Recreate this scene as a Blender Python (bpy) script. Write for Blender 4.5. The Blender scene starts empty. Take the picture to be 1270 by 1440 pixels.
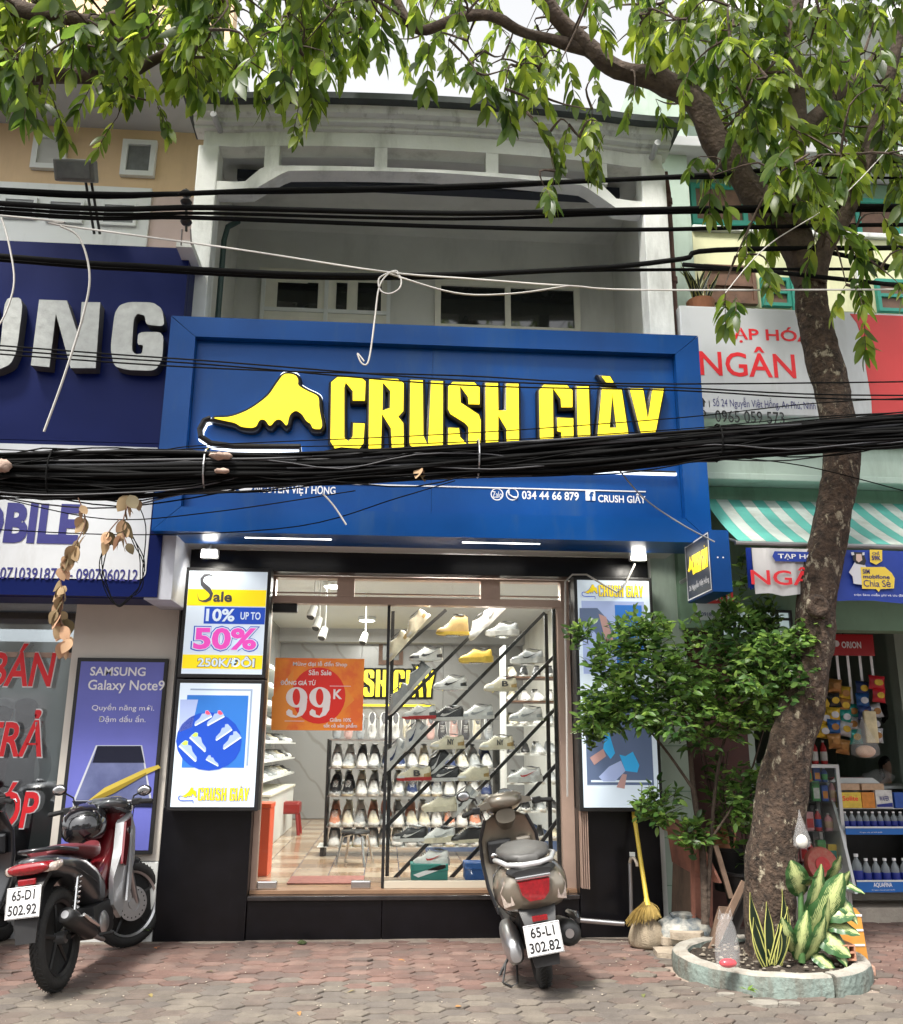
import bpy, bmesh, math, random
from mathutils import Vector, Matrix, noise
R_ = math.radians
sc = bpy.context.scene
# ---------------------------------------------------------------- camera
FPX, EYE = 1250.0, 1.4
PITCH, YAW, ROLL = R_(14.68), R_(4.0), R_(-0.35)
_fw = Vector((math.sin(YAW)*math.cos(PITCH), math.cos(YAW)*math.cos(PITCH), math.sin(PITCH)))
_rt = Vector((math.cos(YAW), -math.sin(YAW), 0))
_up = Vector((-math.sin(YAW)*math.sin(PITCH), -math.cos(YAW)*math.sin(PITCH), math.cos(PITCH)))
CR = _rt*math.cos(ROLL) - _up*math.sin(ROLL)
CU = _rt*math.sin(ROLL) + _up*math.cos(ROLL)
cd = bpy.data.cameras.new('camera'); cam = bpy.data.objects.new('camera', cd); sc.collection.objects.link(cam)
cam.matrix_world = Matrix(((CR.x, CU.x, -_fw.x, 0), (CR.y, CU.y, -_fw.y, 0), (CR.z, CU.z, -_fw.z, EYE), (0, 0, 0, 1)))
cd.sensor_fit = 'VERTICAL'; cd.sensor_height = 24; cd.lens = 24*FPX/1440; cd.clip_end = 400; cd.clip_start = .05
sc.camera = cam
# ---------------------------------------------------------------- daylight
SUN_EL, SUN_AZ = R_(58), R_(215)        # compass angle from +Y, clockwise: high, behind the camera to the left
w = bpy.data.worlds.new('World'); sc.world = w; w.use_nodes = True
wn = w.node_tree; bg = wn.nodes['Background']
sky = wn.nodes.new('ShaderNodeTexSky'); sky.sky_type = 'NISHITA'; sky.sun_disc = False
sky.sun_elevation = SUN_EL; sky.sun_rotation = SUN_AZ; sky.air_density = 1.0; sky.dust_density = 2.5; sky.ozone_density = 1.0
hs = wn.nodes.new('ShaderNodeHueSaturation'); hs.inputs['Saturation'].default_value = .06
wn.links.new(sky.outputs[0], hs.inputs['Color']); wn.links.new(hs.outputs[0], bg.inputs[0]); bg.inputs[1].default_value = .15
sd = bpy.data.lights.new('sun', 'SUN'); sd.energy = 2.6; sd.angle = R_(10); sd.color = (1, .95, .87)
so = bpy.data.objects.new('sun', sd); sc.collection.objects.link(so)
sdir = Vector((math.sin(SUN_AZ)*math.cos(SUN_EL), math.cos(SUN_AZ)*math.cos(SUN_EL), math.sin(SUN_EL)))
so.rotation_euler = sdir.to_track_quat('Z', 'Y').to_euler(); so.location = (0, 0, 12)
sc.view_settings.view_transform = 'Standard'; sc.view_settings.look = 'None'
sc.view_settings.gamma = 1; sc.view_settings.use_curve_mapping = False
sc.view_settings.exposure = 1.4
sc.cycles.max_bounces = 7; sc.cycles.transparent_max_bounces = 12; sc.cycles.use_denoising = True
sc.cycles.sample_clamp_indirect = 6
# ---------------------------------------------------------------- geometry helpers
def W(px, py, Y):
    "point of the place seen at photo pixel (px, py), at depth Y"
    d = _fw + CR*((px-635)/FPX) - CU*((py-720)/FPX)
    t = Y/d.y
    return Vector((d.x*t, Y, EYE+d.z*t))
def G(px, py, z=0.0):
    d = _fw + CR*((px-635)/FPX) - CU*((py-720)/FPX)
    t = (z-EYE)/d.z
    return Vector((d.x*t, d.y*t, z))
def rect(x0, y0, x1, y1, Y):
    "upright rectangle x0,x1,z0,z1 at depth Y from photo corners"
    ym, xm = (y0+y1)/2, (x0+x1)/2
    return (W(x0, ym, Y).x, W(x1, ym, Y).x, W(xm, y1, Y).z, W(xm, y0, Y).z)
def empty(name, loc, label=None, cat=None, group=None, kind=None, rz=0):
    o = bpy.data.objects.new(name, None); o.location = loc; o.rotation_euler = (0, 0, rz); o.empty_display_size = .1
    sc.collection.objects.link(o); tag(o, label, cat, group, kind); return o
def tag(o, label=None, cat=None, group=None, kind=None):
    if label: o['label'] = label
    if cat: o['category'] = cat
    if group: o['group'] = group
    if kind: o['kind'] = kind
    return o
LOCAL = [False]
def link(name, me, mat, parent=None):
    o = bpy.data.objects.new(name, me)
    if mat is not None and not me.materials: me.materials.append(mat)
    sc.collection.objects.link(o)
    if parent is not None:
        o.parent = parent
        if not LOCAL[0]:      # geometry was written in world coordinates
            o.matrix_parent_inverse = world(parent).inverted()
    return o
def world(o):
    m = Matrix.LocRotScale(o.location, o.rotation_euler, o.scale)
    if o.parent is not None: m = world(o.parent) @ o.matrix_parent_inverse @ m
    return m
class MB:
    "collects shapes, builds ONE mesh"
    def __init__(s): s.v = []; s.f = []; s.m = Matrix()
    def add(s, vs, fs):
        b = len(s.v); s.v += [s.m @ Vector(p) for p in vs]; s.f += [tuple(b+i for i in f) for f in fs]; return s
    def box(s, x0, x1, y0, y1, z0, z1):
        if x0 > x1: x0, x1 = x1, x0
        if y0 > y1: y0, y1 = y1, y0
        if z0 > z1: z0, z1 = z1, z0
        return s.add([(x0,y0,z0),(x1,y0,z0),(x1,y1,z0),(x0,y1,z0),(x0,y0,z1),(x1,y0,z1),(x1,y1,z1),(x0,y1,z1)],
              [(0,3,2,1),(4,5,6,7),(0,1,5,4),(1,2,6,5),(2,3,7,6),(3,0,4,7)])
    def bev(s, x0, x1, y0, y1, z0, z1, b=.01):
        "box with all edges softened"
        if x0 > x1: x0, x1 = x1, x0
        if y0 > y1: y0, y1 = y1, y0
        if z0 > z1: z0, z1 = z1, z0
        b = min(b, (x1-x0)*.45, (y1-y0)*.45, (z1-z0)*.45)
        bm = bmesh.new(); bmesh.ops.create_cube(bm, size=1)
        for q in bm.verts: q.co = Vector(((x0+x1)/2+q.co.x*(x1-x0), (y0+y1)/2+q.co.y*(y1-y0), (z0+z1)/2+q.co.z*(z1-z0)))
        bmesh.ops.bevel(bm, geom=bm.edges[:], offset=b, segments=2, affect='EDGES', profile=.6)
        bm.verts.index_update()
        s.add([q.co.copy() for q in bm.verts], [[q.index for q in f.verts] for f in bm.faces]); bm.free(); return s
    def tube(s, pts, r, n=8, cap=True):
        "tube through points; r number or list"
        pts = [Vector(p) for p in pts]; k = len(pts)
        rs = r if isinstance(r, (list, tuple)) else [r]*k
        vs = []; ref = None
        for i, p in enumerate(pts):
            t = (pts[min(i+1, k-1)]-pts[max(i-1, 0)])
            if t.length < 1e-7: t = Vector((0, 0, 1))
            t.normalize()
            if ref is None:
                a = Vector((0, 0, 1)) if abs(t.z) < .9 else Vector((0, 1, 0)); ref = t.cross(a).normalized()
            ref = (ref - t*ref.dot(t)).normalized(); bb = t.cross(ref)
            for j in range(n):
                a = 2*math.pi*j/n; vs.append(p+(ref*math.cos(a)+bb*math.sin(a))*rs[i])
        fs = [(i*n+j, i*n+(j+1) % n, (i+1)*n+(j+1) % n, (i+1)*n+j) for i in range(k-1) for j in range(n)]
        if cap: fs += [tuple(range(n))[::-1], tuple((k-1)*n+j for j in range(n))]
        return s.add(vs, fs)
    def cyl(s, a, b, r, r2=None, n=16): return s.tube([a, b], [r, r if r2 is None else r2], n)
    def lathe(s, prof, c=(0, 0, 0), n=20, axis='Z'):
        vs = []
        for (r, h) in prof:
            for j in range(n):
                a = 2*math.pi*j/n; x, y = r*math.cos(a), r*math.sin(a)
                vs.append({'Z': (c[0]+x, c[1]+y, c[2]+h), 'X': (c[0]+h, c[1]+x, c[2]+y), 'Y': (c[0]+x, c[1]+h, c[2]+y)}[axis])
        k = len(prof)
        fs = [(i*n+j, i*n+(j+1) % n, (i+1)*n+(j+1) % n, (i+1)*n+j) for i in range(k-1) for j in range(n)]
        if prof[0][0] > 1e-4: fs.append(tuple(range(n))[::-1])
        if prof[-1][0] > 1e-4: fs.append(tuple((k-1)*n+j for j in range(n)))
        return s.add(vs, fs)
    def ball(s, c, rx, ry=None, rz=None, n=14, m=9):
        ry = rx if ry is None else ry; rz = rx if rz is None else rz
        vs = [(c[0]+rx*math.sin(math.pi*i/m)*math.cos(2*math.pi*j/n), c[1]+ry*math.sin(math.pi*i/m)*math.sin(2*math.pi*j/n), c[2]+rz*math.cos(math.pi*i/m)) for i in range(m+1) for j in range(n)]
        fs = [((i+1)*n+j, (i+1)*n+(j+1) % n, i*n+(j+1) % n, i*n+j) for i in range(m) for j in range(n)]
        return s.add(vs, fs)
    def loft(s, rings, cap=True, close=True):
        n = len(rings[0]); vs = [p for r in rings for p in r]; k = len(rings)
        fs = [(i*n+j, i*n+(j+1) % n, (i+1)*n+(j+1) % n, (i+1)*n+j) for i in range(k-1) for j in range(n if close else n-1)]
        if cap and close: fs += [tuple(range(n))[::-1], tuple((k-1)*n+j for j in range(n))]
        return s.add(vs, fs)
    def prism(s, poly, a, b, plane='XZ'):
        "polygon (list of 2D points) extruded between a and b along the third axis"
        k = len(poly)
        P = {'XZ': lambda p, h: (p[0], h, p[1]), 'YZ': lambda p, h: (h, p[0], p[1]), 'XY': lambda p, h: (p[0], p[1], h)}[plane]
        vs = [P(p, a) for p in poly]+[P(p, b) for p in poly]
        return s.add(vs, [tuple(range(k)), tuple(range(2*k-1, k-1, -1))]+[(i, (i+1) % k, (i+1) % k+k, i+k) for i in range(k)])
    def quad(s, *p): return s.add(p, [tuple(range(len(p)))])
    def mesh(s, name, smooth=False, fix=True):
        me = bpy.data.meshes.new(name); me.from_pydata([tuple(q) for q in s.v], [], s.f); me.update()
        if fix:
            bm = bmesh.new(); bm.from_mesh(me); bmesh.ops.remove_doubles(bm, verts=bm.verts, dist=1e-6)
            bmesh.ops.recalc_face_normals(bm, faces=bm.faces); bm.to_mesh(me); bm.free()
        if smooth:
            me.polygons.foreach_set('use_smooth', [True]*len(me.polygons))
            try: me.set_sharp_from_angle(angle=R_(smooth if smooth > 1 else 40))
            except Exception: pass
        return me
    def build(s, name, mat, parent=None, smooth=False, fix=True):
        return link(name, s.mesh(name, smooth, fix), mat, parent)
def copyof(o, parent=None, loc=None, rot=None, label=None, scale=None):
    c = o.copy(); sc.collection.objects.link(c)
    if parent is not None: c.parent = parent
    if loc is not None: c.location = loc
    if rot is not None: c.rotation_euler = rot
    if scale is not None: c.scale = scale if hasattr(scale, '__len__') else (scale,)*3
    if label: c['label'] = label
    for ch in o.children: copyof(ch, c)
    return c
def chaikin(lp, n=1, r=.25):
    for _ in range(n):
        o = []
        for i, p in enumerate(lp):
            q = lp[(i+1) % len(lp)]; o += [(p[0]*(1-r)+q[0]*r, p[1]*(1-r)+q[1]*r), (p[0]*r+q[0]*(1-r), p[1]*r+q[1]*(1-r))]
        lp = o
    return lp
def curve_mesh(loops, depth=0.0, grow=0.0, name='shape'):
    "filled outline(s) in XZ (front facing -Y, y=0 front .. depth)"
    cu = bpy.data.curves.new(name, 'CURVE'); cu.dimensions = '2D'; cu.fill_mode = 'BOTH'
    for lp in loops:
        sp = cu.splines.new('POLY'); sp.points.add(len(lp)-1); sp.use_cyclic_u = True
        for q, p in zip(sp.points, lp): q.co = (p[0], p[1], 0, 1)
    cu.extrude = depth/2; cu.bevel_depth = grow; cu.bevel_resolution = 1
    return _tomesh(cu, name, depth/2)
def _tomesh(cu, name, back):
    o = bpy.data.objects.new(name, cu); sc.collection.objects.link(o)
    dg = bpy.context.evaluated_depsgraph_get(); dg.update()
    me = bpy.data.meshes.new_from_object(o.evaluated_get(dg)); bpy.data.objects.remove(o); bpy.data.curves.remove(cu)
    me.transform(Matrix(((1, 0, 0, 0), (0, 0, -1, back), (0, 1, 0, 0), (0, 0, 0, 1))))
    me.materials.clear(); me.name = name
    return me
def flat(loops, Y, mat, parent, name, depth=.004, grow=0.0, fn=None):
    "outline traced in photo pixels, standing at depth Y"
    fn = fn or (lambda p: (W(p[0], p[1], Y).x, W(p[0], p[1], Y).z))
    me = curve_mesh([[fn(p) for p in lp] for lp in loops], depth, grow, name)
    me.transform(Matrix.Translation((0, Y, 0)))
    return link(name, me, mat, parent)
def txt(s, rc, Y, mat, parent, bold=0.0, depth=.003, name='lettering', shear=0.0, xf=None):
    "text fitted into the rectangle x0,x1,z0,z1 at depth Y"
    cu = bpy.data.curves.new(name, 'FONT'); cu.body = s; cu.size = 1; cu.offset = bold; cu.shear = shear
    cu.extrude = .0; cu.resolution_u = 3
    me = _tomesh(cu, name, 0)
    xs = [v.co.x for v in me.vertices]; zs = [v.co.z for v in me.vertices]
    x0, x1, z0, z1 = rc; sx = (x1-x0)/(max(xs)-min(xs)); sz = (z1-z0)/(max(zs)-min(zs))
    for v in me.vertices: v.co.x = x0+(v.co.x-min(xs))*sx; v.co.z = z0+(v.co.z-min(zs))*sz; v.co.y = Y
    if depth > .0035:
        bm = bmesh.new(); bm.from_mesh(me)
        bmesh.ops.remove_doubles(bm, verts=bm.verts, dist=1e-5)
        r = bmesh.ops.extrude_face_region(bm, geom=bm.faces[:])
        for v in r['geom']:
            if isinstance(v, bmesh.types.BMVert): v.co.y += depth
        bmesh.ops.recalc_face_normals(bm, faces=bm.faces); bm.to_mesh(me); bm.free()
    if xf is not None: me.transform(xf)
    return link(name, me, mat, parent)
def tpx(s, box, Y, mat, parent, **k): return txt(s, rect(*box, Y), Y, mat, parent, **k)
# ---------------------------------------------------------------- materials
def mat(name, c, rough=.6, metal=0.0, noise=None, bump=0.0, bscale=None, emis=0.0, spec=.5, coat=0.0, dirt=None, trans=0, alpha=1, col2=None, thresh=None):
    m = bpy.data.materials.new(name); m.use_nodes = True; nt = m.node_tree; N = nt.nodes; L = nt.links
    b = N['Principled BSDF']; b.inputs['Base Color'].default_value = (*c, 1); b.inputs['Roughness'].default_value = rough
    b.inputs['Metallic'].default_value = metal; b.inputs['Specular IOR Level'].default_value = spec; b.inputs['Coat Weight'].default_value = coat
    b.inputs['Transmission Weight'].default_value = trans; b.inputs['Alpha'].default_value = alpha
    tc = N.new('ShaderNodeNewGeometry')
    last = None
    if noise:
        scale, amt = noise
        n = N.new('ShaderNodeTexNoise'); n.inputs['Scale'].default_value = scale; n.inputs['Detail'].default_value = 6; n.inputs['Roughness'].default_value = .62
        L.new(tc.outputs['Position'], n.inputs['Vector'])
        rp = N.new('ShaderNodeValToRGB'); rp.color_ramp.elements[0].position = .3; rp.color_ramp.elements[1].position = .72
        if thresh: rp.color_ramp.elements[0].position, rp.color_ramp.elements[1].position = thresh
        c2 = col2 or tuple(x*(1-amt) for x in c); c1 = c if col2 else tuple(min(1, x*(1+amt*.6)) for x in c)
        rp.color_ramp.elements[0].color = (*c2, 1); rp.color_ramp.elements[1].color = (*c1, 1)
        L.new(n.outputs['Fac'], rp.inputs[0]); last = rp.outputs[0]
    if dirt:      # rain streaks and grime: stretched noise
        dc, dscale, lo, hi = dirt[:4]
        mp = N.new('ShaderNodeMapping'); mp.inputs['Scale'].default_value = (1, 1, dirt[4] if len(dirt) > 4 else .22); L.new(tc.outputs['Position'], mp.inputs[0])
        n = N.new('ShaderNodeTexNoise'); n.inputs['Scale'].default_value = dscale; n.inputs['Detail'].default_value = 7; n.inputs['Roughness'].default_value = .68
        L.new(mp.outputs[0], n.inputs['Vector'])
        rp = N.new('ShaderNodeValToRGB'); rp.color_ramp.elements[0].position = lo; rp.color_ramp.elements[1].position = hi
        L.new(n.outputs['Fac'], rp.inputs[0])
        mx = N.new('ShaderNodeMix'); mx.data_type = 'RGBA'; L.new(rp.outputs[0], mx.inputs[0])
        if last is not None: L.new(last, mx.inputs[6])
        else: mx.inputs[6].default_value = (*c, 1)
        mx.inputs[7].default_value = (*dc, 1); last = mx.outputs[2]
    if last is not None: L.new(last, b.inputs['Base Color'])
    if bump:
        n = N.new('ShaderNodeTexNoise'); n.inputs['Scale'].default_value = bscale or 40; n.inputs['Detail'].default_value = 5
        L.new(tc.outputs['Position'], n.inputs['Vector'])
        bp = N.new('ShaderNodeBump'); bp.inputs['Strength'].default_value = bump; bp.inputs['Distance'].default_value = .02
        L.new(n.outputs['Fac'], bp.inputs['Height']); L.new(bp.outputs[0], b.inputs['Normal'])
    if emis: b.inputs['Emission Color'].default_value = (*c, 1); b.inputs['Emission Strength'].default_value = emis
    return m
def glass(name, tint=(.95, .97, .96), refl=1.0, rough=.02, dark=0.0):
    "thin pane: clear with a fresnel reflection"
    m = bpy.data.materials.new(name); m.use_nodes = True; nt = m.node_tree; N = nt.nodes; L = nt.links; N.clear()
    o = N.new('ShaderNodeOutputMaterial'); t = N.new('ShaderNodeBsdfTransparent'); g = N.new('ShaderNodeBsdfGlossy'); mx = N.new('ShaderNodeMixShader')
    f = N.new('ShaderNodeFresnel'); f.inputs['IOR'].default_value = 1.5
    mu = N.new('ShaderNodeMath'); mu.operation = 'MULTIPLY'; mu.inputs[1].default_value = refl; L.new(f.outputs[0], mu.inputs[0])
    t.inputs[0].default_value = (*tint, 1); g.inputs[1].default_value = rough
    L.new(mu.outputs[0], mx.inputs[0]); L.new(t.outputs[0], mx.inputs[1]); L.new(g.outputs[0], mx.inputs[2]); L.new(mx.outputs[0], o.inputs[0])
    return m
def leafmat(name, c, c2, trans=.45, rough=.38):
    "leaf: glossy skin over a translucent body, colour varies per leaf and over the blade"
    m = bpy.data.materials.new(name); m.use_nodes = True; nt = m.node_tree; N = nt.nodes; L = nt.links
    b = N['Principled BSDF']; o = N['Material Output']; b.inputs['Roughness'].default_value = rough
    gi = N.new('ShaderNodeNewGeometry'); n = N.new('ShaderNodeTexNoise'); n.inputs['Scale'].default_value = 2.6; n.inputs['Detail'].default_value = 3
    L.new(gi.outputs['Position'], n.inputs['Vector'])
    rp = N.new('ShaderNodeValToRGB'); rp.color_ramp.elements[0].position = .35; rp.color_ramp.elements[1].position = .68
    rp.color_ramp.elements[0].color = (*c, 1); rp.color_ramp.elements[1].color = (*c2, 1); L.new(n.outputs['Fac'], rp.inputs[0])
    at = N.new('ShaderNodeAttribute'); at.attribute_name = 'tone'; at.attribute_type = 'OBJECT'
    ag = N.new('ShaderNodeAttribute'); ag.attribute_name = 'tone'
    ad = N.new('ShaderNodeMath'); ad.operation = 'ADD'; L.new(at.outputs['Fac'], ad.inputs[0]); L.new(ag.outputs['Fac'], ad.inputs[1])
    hs = N.new('ShaderNodeHueSaturation'); L.new(rp.outputs[0], hs.inputs['Color'])
    ml = N.new('ShaderNodeMath'); ml.operation = 'MULTIPLY_ADD'; ml.inputs[1].default_value = 1.7; ml.inputs[2].default_value = .38
    L.new(ad.outputs[0], ml.inputs[0]); L.new(ml.outputs[0], hs.inputs['Value'])
    hu = N.new('ShaderNodeMath'); hu.operation = 'MULTIPLY_ADD'; hu.inputs[1].default_value = -.05; hu.inputs[2].default_value = .52
    L.new(ad.outputs[0], hu.inputs[0]); L.new(hu.outputs[0], hs.inputs['Hue'])
    L.new(hs.outputs[0], b.inputs['Base Color'])
    tr = N.new('ShaderNodeBsdfTranslucent'); h2 = N.new('ShaderNodeHueSaturation'); h2.inputs['Hue'].default_value = .475; h2.inputs['Value'].default_value = 3.4
    L.new(hs.outputs[0], h2.inputs['Color']); L.new(h2.outputs[0], tr.inputs[0])
    mx = N.new('ShaderNodeMixShader'); mx.inputs[0].default_value = trans
    L.new(b.outputs[0], mx.inputs[1]); L.new(tr.outputs[0], mx.inputs[2]); L.new(mx.outputs[0], o.inputs[0])
    return m
def picture(name, fn_nodes, emis=0.0, rough=.3):
    m = bpy.data.materials.new(name); m.use_nodes = True; fn_nodes(m.node_tree); return m
K = {}
K['white_wall'] = mat('white_wall', (.72, .74, .72), .8, noise=(2.2, .12), dirt=((.36, .37, .35), 3.2, .52, .78), bump=.15, bscale=30)
K['cornice'] = mat('cornice_plaster', (.66, .68, .66), .85, noise=(3, .12), dirt=((.22, .22, .2), 5.5, .54, .76), bump=.25, bscale=25)
K['balcony_wall'] = mat('balcony_wall', (.62, .62, .58), .85, noise=(1.5, .1), dirt=((.45, .45, .42), 2, .5, .8))
K['black_stone'] = mat('black_granite', (.005, .005, .007), .28, noise=(9, .4), dirt=((.035, .034, .033), 5, .62, .95), spec=.35)
K['sign_blue'] = mat('sign_blue_panel', (.003, .060, .245), .35, spec=.2, noise=(1.2, .16), dirt=((.03, .085, .20), 3.5, .52, .85), bump=.04, bscale=1.5)
K['joint_dark'] = mat('joint_gap_dark', (.01, .03, .09), .7)  # plain dark colour showing in the floor tile joints
K['yellow_lit'] = mat('lit_yellow_acrylic', (1.0, .78, .015), .4, emis=.38)
K['black_edge'] = mat('black_letter_return', (.008, .008, .010), .4)
K['neon_white'] = mat('white_led_glow', (.85, .92, 1.0), .4, emis=1.0)
K['white_print'] = mat('white_vinyl', (.78, .78, .80), .5)
K['navy'] = mat('navy_panel', (.002, .008, .075), .45, spec=.12, noise=(1, .12))
K['silver_letter'] = mat('silver_letter_face', (.36, .37, .35), .35, metal=.3, noise=(14, .18), bump=.2, bscale=18)
K['navy_print'] = mat('navy_print', (.02, .02, .16), .5)
K['white_panel'] = mat('white_sign_panel', (.58, .60, .62), .5, noise=(1.5, .08), dirt=((.4, .4, .4), 4, .55, .9))
K['beige_wall'] = mat('beige_wall', (.68, .49, .30), .85, noise=(1.5, .1), dirt=((.5, .36, .22), 3, .5, .9))
K['pink_wall'] = mat('pink_wall', (.60, .47, .43), .85, noise=(2, .1))
K['grey_soffit'] = mat('grey_soffit', (.42, .43, .44), .85, noise=(2, .1))
K['white_frame'] = mat('white_window_frame', (.68, .70, .68), .45, dirt=((.4, .4, .38), 5, .55, .9))
K['cream_frame'] = mat('cream_door_frame', (.72, .70, .60), .5, noise=(3, .1))
K['dark_glass'] = mat('dark_window_glass', (.02, .022, .02), .05, spec=.8, noise=(6, .5))
K['grey_glass'] = mat('frosted_grey_glass', (.16, .17, .17), .25, noise=(8, .25))
K['curtain'] = mat('pale_curtain', (.5, .5, .48), .8)
K['mint'] = mat('mint_wall', (.44, .54, .47), .85, noise=(1.8, .12), dirt=((.25, .3, .25), 3.5, .5, .8))
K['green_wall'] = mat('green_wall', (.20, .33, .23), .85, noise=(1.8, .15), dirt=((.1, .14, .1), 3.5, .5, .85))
K['cream_wall'] = mat('cream_wall', (.66, .66, .42), .85, noise=(1.8, .12), dirt=((.4, .38, .25), 3.5, .5, .9))
K['teal_trim'] = mat('teal_trim', (.03, .26, .20), .6)
K['brown_wood'] = mat('brown_wood', (.16, .085, .055), .6, noise=(12, .3))
K['rust_pipe'] = mat('rusty_pipe', (.10, .045, .035), .7, noise=(20, .4))
K['red_print'] = mat('red_print', (.78, .02, .03), .5)
K['red_panel'] = mat('red_sign_panel', (.62, .045, .045), .5, noise=(1, .1))
K['black_plastic'] = mat('black_plastic', (.015, .015, .016), .45, noise=(15, .3))
K['black_rubber'] = mat('black_rubber', (.018, .018, .018), .75, noise=(25, .3), bump=.2, bscale=80)
K['cable'] = mat('black_cable', (.004, .004, .004), .85, spec=.15)
K['cable_white'] = mat('pale_cable', (.45, .43, .40), .6)
K['chrome'] = mat('bright_steel', (.6, .6, .6), .22, metal=1)
K['steel'] = mat('brushed_steel', (.45, .45, .46), .35, metal=.9)
K['alu'] = mat('pinkish_bronze_frame', (.50, .36, .29), .35, metal=.25, noise=(6, .1))
K['clear'] = glass('clear_glass', refl=.55)
K['clear_soft'] = glass('thin_plastic_film', (.9, .9, .9), refl=2.2, rough=.15)
K['soil'] = mat('dark_soil', (.035, .024, .016), .95, noise=(30, .5), bump=1, bscale=60)
K['soffit_white'] = mat('white_soffit_panel', (.55, .57, .58), .5, noise=(2, .06))
K['red'] = mat('red_plastic', (.55, .02, .015), .35)
K['orange'] = mat('orange_plastic', (.75, .10, .03), .4)
K['yellow'] = mat('yellow_plastic', (.72, .52, .07), .45, noise=(12, .12))
K['leaf_tree'] = leafmat('tree_leaf', (.034, .076, .011), (.105, .155, .018), .62)
K['leaf_bush'] = leafmat('bush_leaf', (.032, .085, .020), (.075, .15, .03), .38)
K['bark'] = mat('bark', (.062, .040, .027), .95, noise=(22, .85), dirt=((.27, .235, .17), 15, .57, .64, .6), bump=1.0, bscale=45)
K['bark_dark'] = mat('branch_bark', (.075, .052, .038), .95, noise=(14, .5), bump=.8, bscale=30)
# ================================================================ GROUND
def road_etc():
    g = MB(); g.quad((-60, -60, -.30), (60, -60, -.30), (60, 60, -.30), (-60, 60, -.30))
    tag(g.build('ground', mat('bare_ground', (.12, .11, .10), .95, noise=(.5, .2))), kind='structure')
    r = MB(); r.box(-60, 60, -9.2, 1.6, -.28, -.15)
    tag(r.build('road', mat('asphalt', (.05, .05, .052), .9, noise=(20, .3), bump=.3, bscale=90)), kind='structure')
    k = MB()
    for i in range(-30, 30): k.bev(i, i+.985, 1.6, 1.8, -.27, -.01, .015)
    tag(k.build('kerb', mat('kerb_concrete', (.3, .29, .27), .9, noise=(8, .2))), kind='structure')
    p = MB(); p.box(-60, 60, -13, -9.2, -.28, -.02)
    tag(p.build('far_pavement', mat('far_pavement_concrete', (.22, .2, .19), .9, noise=(3, .2))), kind='structure')
road_etc()
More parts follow.
